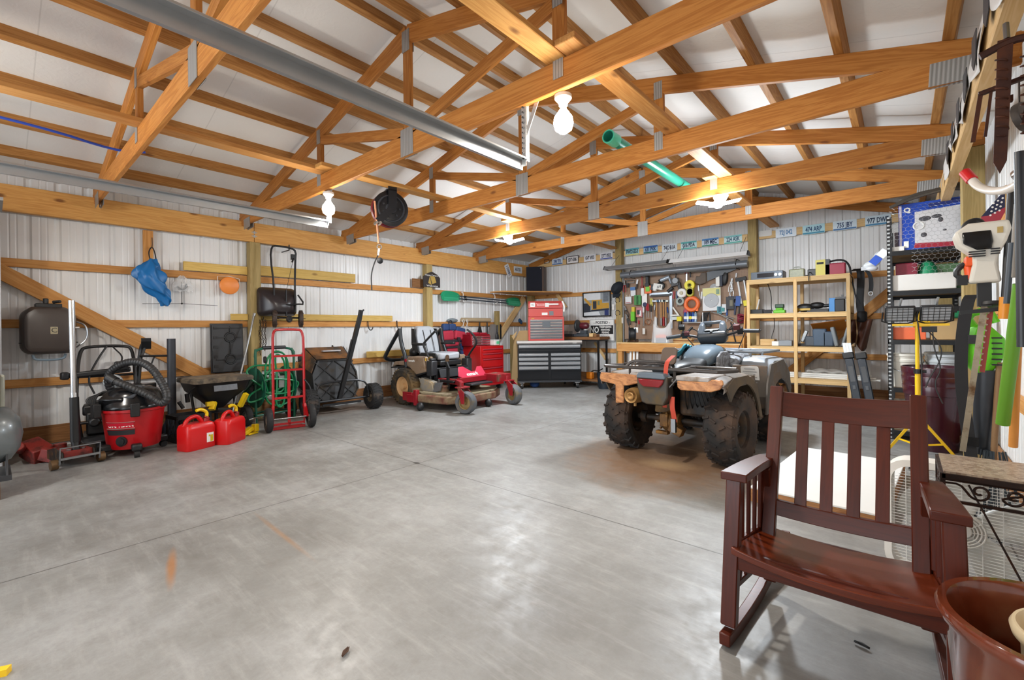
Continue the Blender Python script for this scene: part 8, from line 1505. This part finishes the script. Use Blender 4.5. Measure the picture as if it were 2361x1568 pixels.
# small flag
t = thing('small_flag', 'small folded american flag on the wall behind the hedge trimmer', 'flag', onY(2293, 478, 4.2)); m = MB(); m.prism([(.045, .10), (.06, .0), (-.03, -.05), (-.06, -.05)], .004, (0, 0, 0), (1, 0, 0), (0, 0, 1)); obj('canton', m, mat('flag_navy', '1c2444', .7), t); m = MB(); m.prism([(.06, .0), (.02, -.10), (-.06, -.09), (-.06, -.05), (-.03, -.05)], .004, (0, 0, 0), (1, 0, 0), (0, 0, 1)); obj('stripes', m, mat('flag_red', '9c3040', .7), t)
for i in range(4):
    for j in range(3): m = MB(); m.ball((.035-.02*j-.012*i*.4, -.006, .05-.025*i+.0*j-.012*j), (.006, .002, .006), 5, 4); obj('star', m, WHP, t)
m = MB(); m.cyl((.05, 0, .13), (.05, 0, -.05), .006); obj('staff', m, mat('staff_gold', 'a98a54', .4), t)
# antique iron tools hung from the right header
RST = mat('rust_brown_iron', '3a1f17', .6, .5, .3, 20, dirt='5c3524', dsc=8, damt=.4)
t = thing('iron_blade', 'rusty pointed iron blade hanging at the upper right edge', 'blade', onY(2322, 90, 2.2)); m = MB(); m.prism([(.014, .0), (-.022, -.0), (-.035, -.40), (-.02, -.44), (-.004, -.40)], .006, (0, 0, 0), (1, 0, 0), (0, 0, 1)); obj('blade', m, RST, t); m = MB(); m.cyl((0, 0, 0), (0, .02, .06), .008); obj('hook', m, STL, t)
t = thing('antique_bracket', 'rusty iron bracket frame hanging left of the pointed blade', 'bracket', onY(2290, 210, 2.25)); m = MB(); m.bar((-.035, 0, .0), (.10, 0, .025), .02, .012); m.bar((-.03, 0, .0), (-.05, 0, -.16), .012, .012); m.bar((-.005, 0, .0), (-.02, 0, -.15), .008, .008); m.bar((.09, 0, .02), (.07, 0, -.13), .012, .012); m.box((.03, 0, -.04), (.03, .02, .02)); obj('frame', m, RST, t)
t = thing('trap_springs', 'rusty coil springs and tongs hanging at the upper right edge', 'springs', onY(2340, 130, 2.2)); 
for k, (x, y_) in enumerate(((-.03, 0), (.03, .03))): m = MB(); m.tube([(x+.014*math.cos(i*.7), y_+.014*math.sin(i*.7), .02-.0035*i) for i in range(80)], .003, 5); obj('spring', m, RST, t)
m = MB(); m.tube(smooth([(-.08, 0, .03), (.0, 0, .06), (.06, .0, .04), (.08, .02, -.1), (.04, .02, -.22)], 2), .012, 6); m.tube(smooth([(.06, 0, .0), (.05, 0, -.2), (.08, 0, -.34)], 1), .010, 6); obj('tongs', m, RST, t)
m = MB(); m.cyl((0, 0, 0), (0, .0, .12), .003); m.lathe([(0, 0), (.05, 0), (.05, .02), (0, .02)], (0, 0, -.02), (1, -.6, .2), 16); tag(obj('old_pulley', m, mat('pulley_grey', '5a5450', .5, .5), None, onY(2350, 260, 2.3)), 'old grey pulley hanging at the right edge', 'pulley')
# ================================================================== under the roof: door tracks, hose reel, green pipe
for (x, z, y1, l) in ((-1.9, 2.345, 2.36, 'right steel overhead door track slanting across the upper left of the photo'), (-4.57, 2.37, 2.36, 'left steel overhead door track along the left header')):
    t = thing('overhead_track', l, 'door track', (x, 0, z)); m = MB(); m.prism([(-.045, -.02), (-.035, .03), (.02, .035), (.03, .02), (.028, .018), (.018, .031), (-.031, .027), (-.041, -.018)], 5.5, (0, y1, 0), (1, 0, 0), (0, 0, 1)); obj('track', m, mat('track_steel', 'a9abac', .35, .6, .1), t)
    m = MB(); m.bar((-.035, y1-5.5, .0), (-.035, y1, .0), .02, .075); obj('track_angle', m, MATS['track_steel'], t)
    m = MB(); m.bar((.0, y1-.015, -.02), (.0, y1-.015, .50), .035, .004, (0, 1, 0)); m.bar((.02, y1-.0, .01), (.02, y1-.0, .5), .004, .03); h = obj('hanger_angle', m, mat('perf_angle', 'c8c9c8', .35, .6, .3, 60), t)
    m = MB(); m.bar((.01, y1-.01, .18), (.17 if x > -3 else .12, y1-.0, .52), .03, .004, (0, 1, 0)); obj('hanger_brace', m, MATS['perf_angle'], h)
    m = MB()
    for k in range(14): m.cyl((.0, y1-.03, .03+.034*k), (.0, y1-.002, .03+.034*k), .006, n=6)
    obj('slot_marks', m, DGR, h)
t = thing('hose_reel', 'black retractable hose reel mounted under the roof truss boards', 'hose reel', (-4.56, 3.10, 2.66), R(72)); HRB = mat('reel_dark', '17191f', .35, .2, .1)
m = MB(); m.lathe([(0, -.07), (.17, -.07), (.205, -.06), (.205, -.05), (.19, -.045), (.0, -.045)], (0, 0, 0), (0, 1, 0), 40); obj('side_disc', m, HRB, t); m = MB(); m.lathe([(0, .045), (.19, .045), (.205, .06), (.2, .07), (0, .07)], (0, 0, 0), (0, 1, 0), 40); obj('side_disc', m, mat('reel_red', '5c1a20', .35), t)
m = MB(); m.lathe([(0, -.045), (.175, -.045), (.18, 0), (.175, .045), (0, .045)], (0, 0, 0), (0, 1, 0), 32); obj('hose_drum', m, mat('hose_red', '7a3030', .5), t)
m = MB(); m.torus((0, -.07, 0), .15, .012, (0, 1, 0), 36, 6); m.lathe([(0, -.085), (.06, -.085), (.065, -.07), (0, -.07)], (0, 0, 0), (0, 1, 0), 24)
for k in range(7): m.cyl((.1*math.cos(k*.9), -.07, .1*math.sin(k*.9)), (.1*math.cos(k*.9), -.08, .1*math.sin(k*.9)), .011, n=8)
obj('bosses', m, mat('reel_grey', '3a3d44', .3, .3), t); m = MB(); m.b2((-.04, -.1, .0), (.06, -.085, .25)); m.b2((-.06, -.1, .2), (.06, .1, .215)); m.bar((.03, -.095, .0), (-.17, -.095, -.18), .02, .09, (0, 1, 0)) if False else m.bar((.03, -.095, .02), (-.16, -.095, -.17), .08, .014, (0, 1, 0)); obj('bracket', m, HRB, t)
m = MB(); m.cyl((-.18, -.12, -.19), (-.18, -.03, -.19), .018); m.cyl((-.14, -.12, -.19), (-.14, -.03, -.19), .018); obj('roller_guide', m, CHR, t); m = MB(); m.tube(smooth([(-.19, -.07, .06), (-.175, -.07, -.1), (-.165, -.07, -.22), (-.15, -.07, -.42)], 2), .012, 8); obj('hose', m, mat('hose_tan', 'b07a5c', .5), t)
m = MB(); m.torus((-.145, -.07, -.46), .025, .007, (0, 1, 0), 16, 6); m.cyl((-.15, -.07, -.48), (-.16, -.07, -.56), .012); obj('coupler', m, CHR, t); m = MB(); m.ball((-.14, -.08, -.62), .036, 14, 8); obj('stop_ball', m, mat('stop_black', '202226', .7), t); m = MB(); m.tube(smooth([(-.16, -.07, -.56), (-.2, -.07, -.64), (-.24, -.07, -.78), (-.235, -.07, -.92)], 2), .007, 6); m.cyl((-.235, -.07, -.92), (-.235, -.07, -.96), .008); obj('air_chuck', m, BLK, t)
t = thing('green_pipe', 'sea green plastic drain pipe lying across the truss bottom chords', 'pipe', (-1.99, 3.66, 2.965)); GPM = mat('pipe_green', '258a72', .25, 0, .06); m = MB(); m.lathe([(.052, 0), (.052, 1.98), (.046, 1.98), (.046, 0)], (0, 0, 0), (0, 1, 0), 32, closed=True); obj('pipe', m, GPM, t); m = MB(); m.lathe([(.05, .0), (.06, .0), (.06, .14), (.05, .14)], (0, 0, 0), (0, 1, 0), 32, closed=True); obj('bell_end', m, mat('pipe_green_light', '4ac0a0', .3), t)
m = MB(); m.tube(smooth([(-5.3, -1.6, 2.98), (-5.4, -.5, 2.97), (-5.35, .3, 2.95), (-5.5, .78, 2.93), (-5.5, 1.0, 2.98)], 2), .012, 6); tag(obj('blue_air_hose', m, mat('hose_blue', '2a4ab0', .5)), 'thin blue air hose under the roof at the left edge of the photo', 'hose')
# small debris on the floor
for k, (px, py, l) in enumerate(((797, 1508, 'small brown leaf on the floor at the bottom of the photo'), (1987, 1492, 'small dark chip on the floor under the rocking chair'), (1992, 1350, 'tiny dark crumb on the floor behind the chip'))):
    m = MB(); m.grid(lambda u, v: (.022*(u-.5)*(1-abs(2*v-1)*.7), .05*(v-.5), .004+.012*abs(u-.5)), 4, 6); tag(obj('leaf' if k == 0 else 'chip', m, mat('dry_leaf', '4a3020', .8) if k == 0 else INK, None, onZ(px, py)+Vector((0, 0, .002)), (0, 0, .7*k+.6), solid=.002), l, 'leaf' if k == 0 else 'debris')
t = thing('tool_shaft', 'yellow tool shaft end poking in at the bottom left corner of the photo', 'tool', onZ(2, 1560)); m = MB(); m.cyl((-.10, -.05, .02), (.0, .0, .02), .02) if False else m.bar((-.05, -.08, .012), (.0, .02, .012), .03, .024); obj('shaft', m, YEL, t)
# ================================================================== lamps hung under the trusses
BULB = mat('lit_bulb', 'ffffff', .4, emit=('fff4e2', 40)); LEDP = mat('lit_led', 'ffffff', .4, emit=('f4f8ff', 45))
PORC = mat('porcelain', 'e6e2da', .3)
def bulb_lamp(x, y, z, label, power, r=.05, emis=BULB):
    t = thing('ceiling_lamp', label, 'lamp', (x, y, z))
    m = MB(); m.lathe([(.0, 0), (.055, 0), (.055, -.02), (.03, -.05), (.028, -.065), (0, -.065)], n=20); obj('lamp_holder', m, PORC, t)
    m = MB(); m.lathe([(.015, -.06), (.02, -.085), (.058, -.14), (.064, -.175), (.054, -.215), (.02, -.24), (0, -.241)], n=20); b = obj('bulb', m, emis, t)
    b.visible_shadow = True
    lamp((0, 0, -.27), power*.32, r, (1, .95, .87), parent=t); lamp((0, 0, -.262), power*.44, .055, (1, .95, .87), 'AREA', parent=t)
def cluster(x, y, z, label, power):
    t = thing('ceiling_lamp', label, 'lamp', (x, y, z))
    m = MB(); m.lathe([(0, 0), (.05, 0), (.05, -.03), (.03, -.06), (0, -.06)], n=20); obj('lamp_holder', m, PORC, t)
    m = MB(); m.lathe([(.0, -.058), (.04, -.06), (.055, -.11), (.03, -.14), (0, -.142)], n=18); obj('hub', m, LEDP, t)
    for k in range(4):
        a = k*PI/2+.5; d = Vector((math.cos(a), math.sin(a), 0))
        m = MB(); e = Vector((-d.y, d.x, 0))
        m.bar(Vector((0, 0, -.1))+d*.04, Vector((0, 0, -.065))+d*.23, .11, .016); obj('led_panel', m, LEDP, t, bev=.005)
    lamp((0, 0, -.24), power*.52, .14, (.84, .93, 1), parent=t); lamp((0, 0, -.165), power*.33, .09, (.84, .93, 1), 'AREA', parent=t)
bulb_lamp(-1.62, 2.4, HB+.0, 'bright bulb hanging under the front truss beside the track hanger', 62, .06)
bulb_lamp(-4.54, 2.34, HB-.03, 'small lit bulb under the front truss beside the left door track end', 62, .04)
cluster(-4.68, 5.39, HB, 'lit white lamp cluster under the truss toward the far left corner', 100)
cluster(-1.56, 5.39, HB, 'lit white lamp cluster under the truss above the four-wheeler', 135)
bulb_lamp(-4.6, -.7, HB, 'added unseen fill bulb under the truss behind the camera on the door side', 85, .1)  # added bulb out of view, brightens the left wall and ceiling
bulb_lamp(-1.6, -.7, HB, 'added unseen fill bulb under the truss behind the camera near the rocking chair', 36, .1)  # second added bulb out of view, fill light from behind the camera
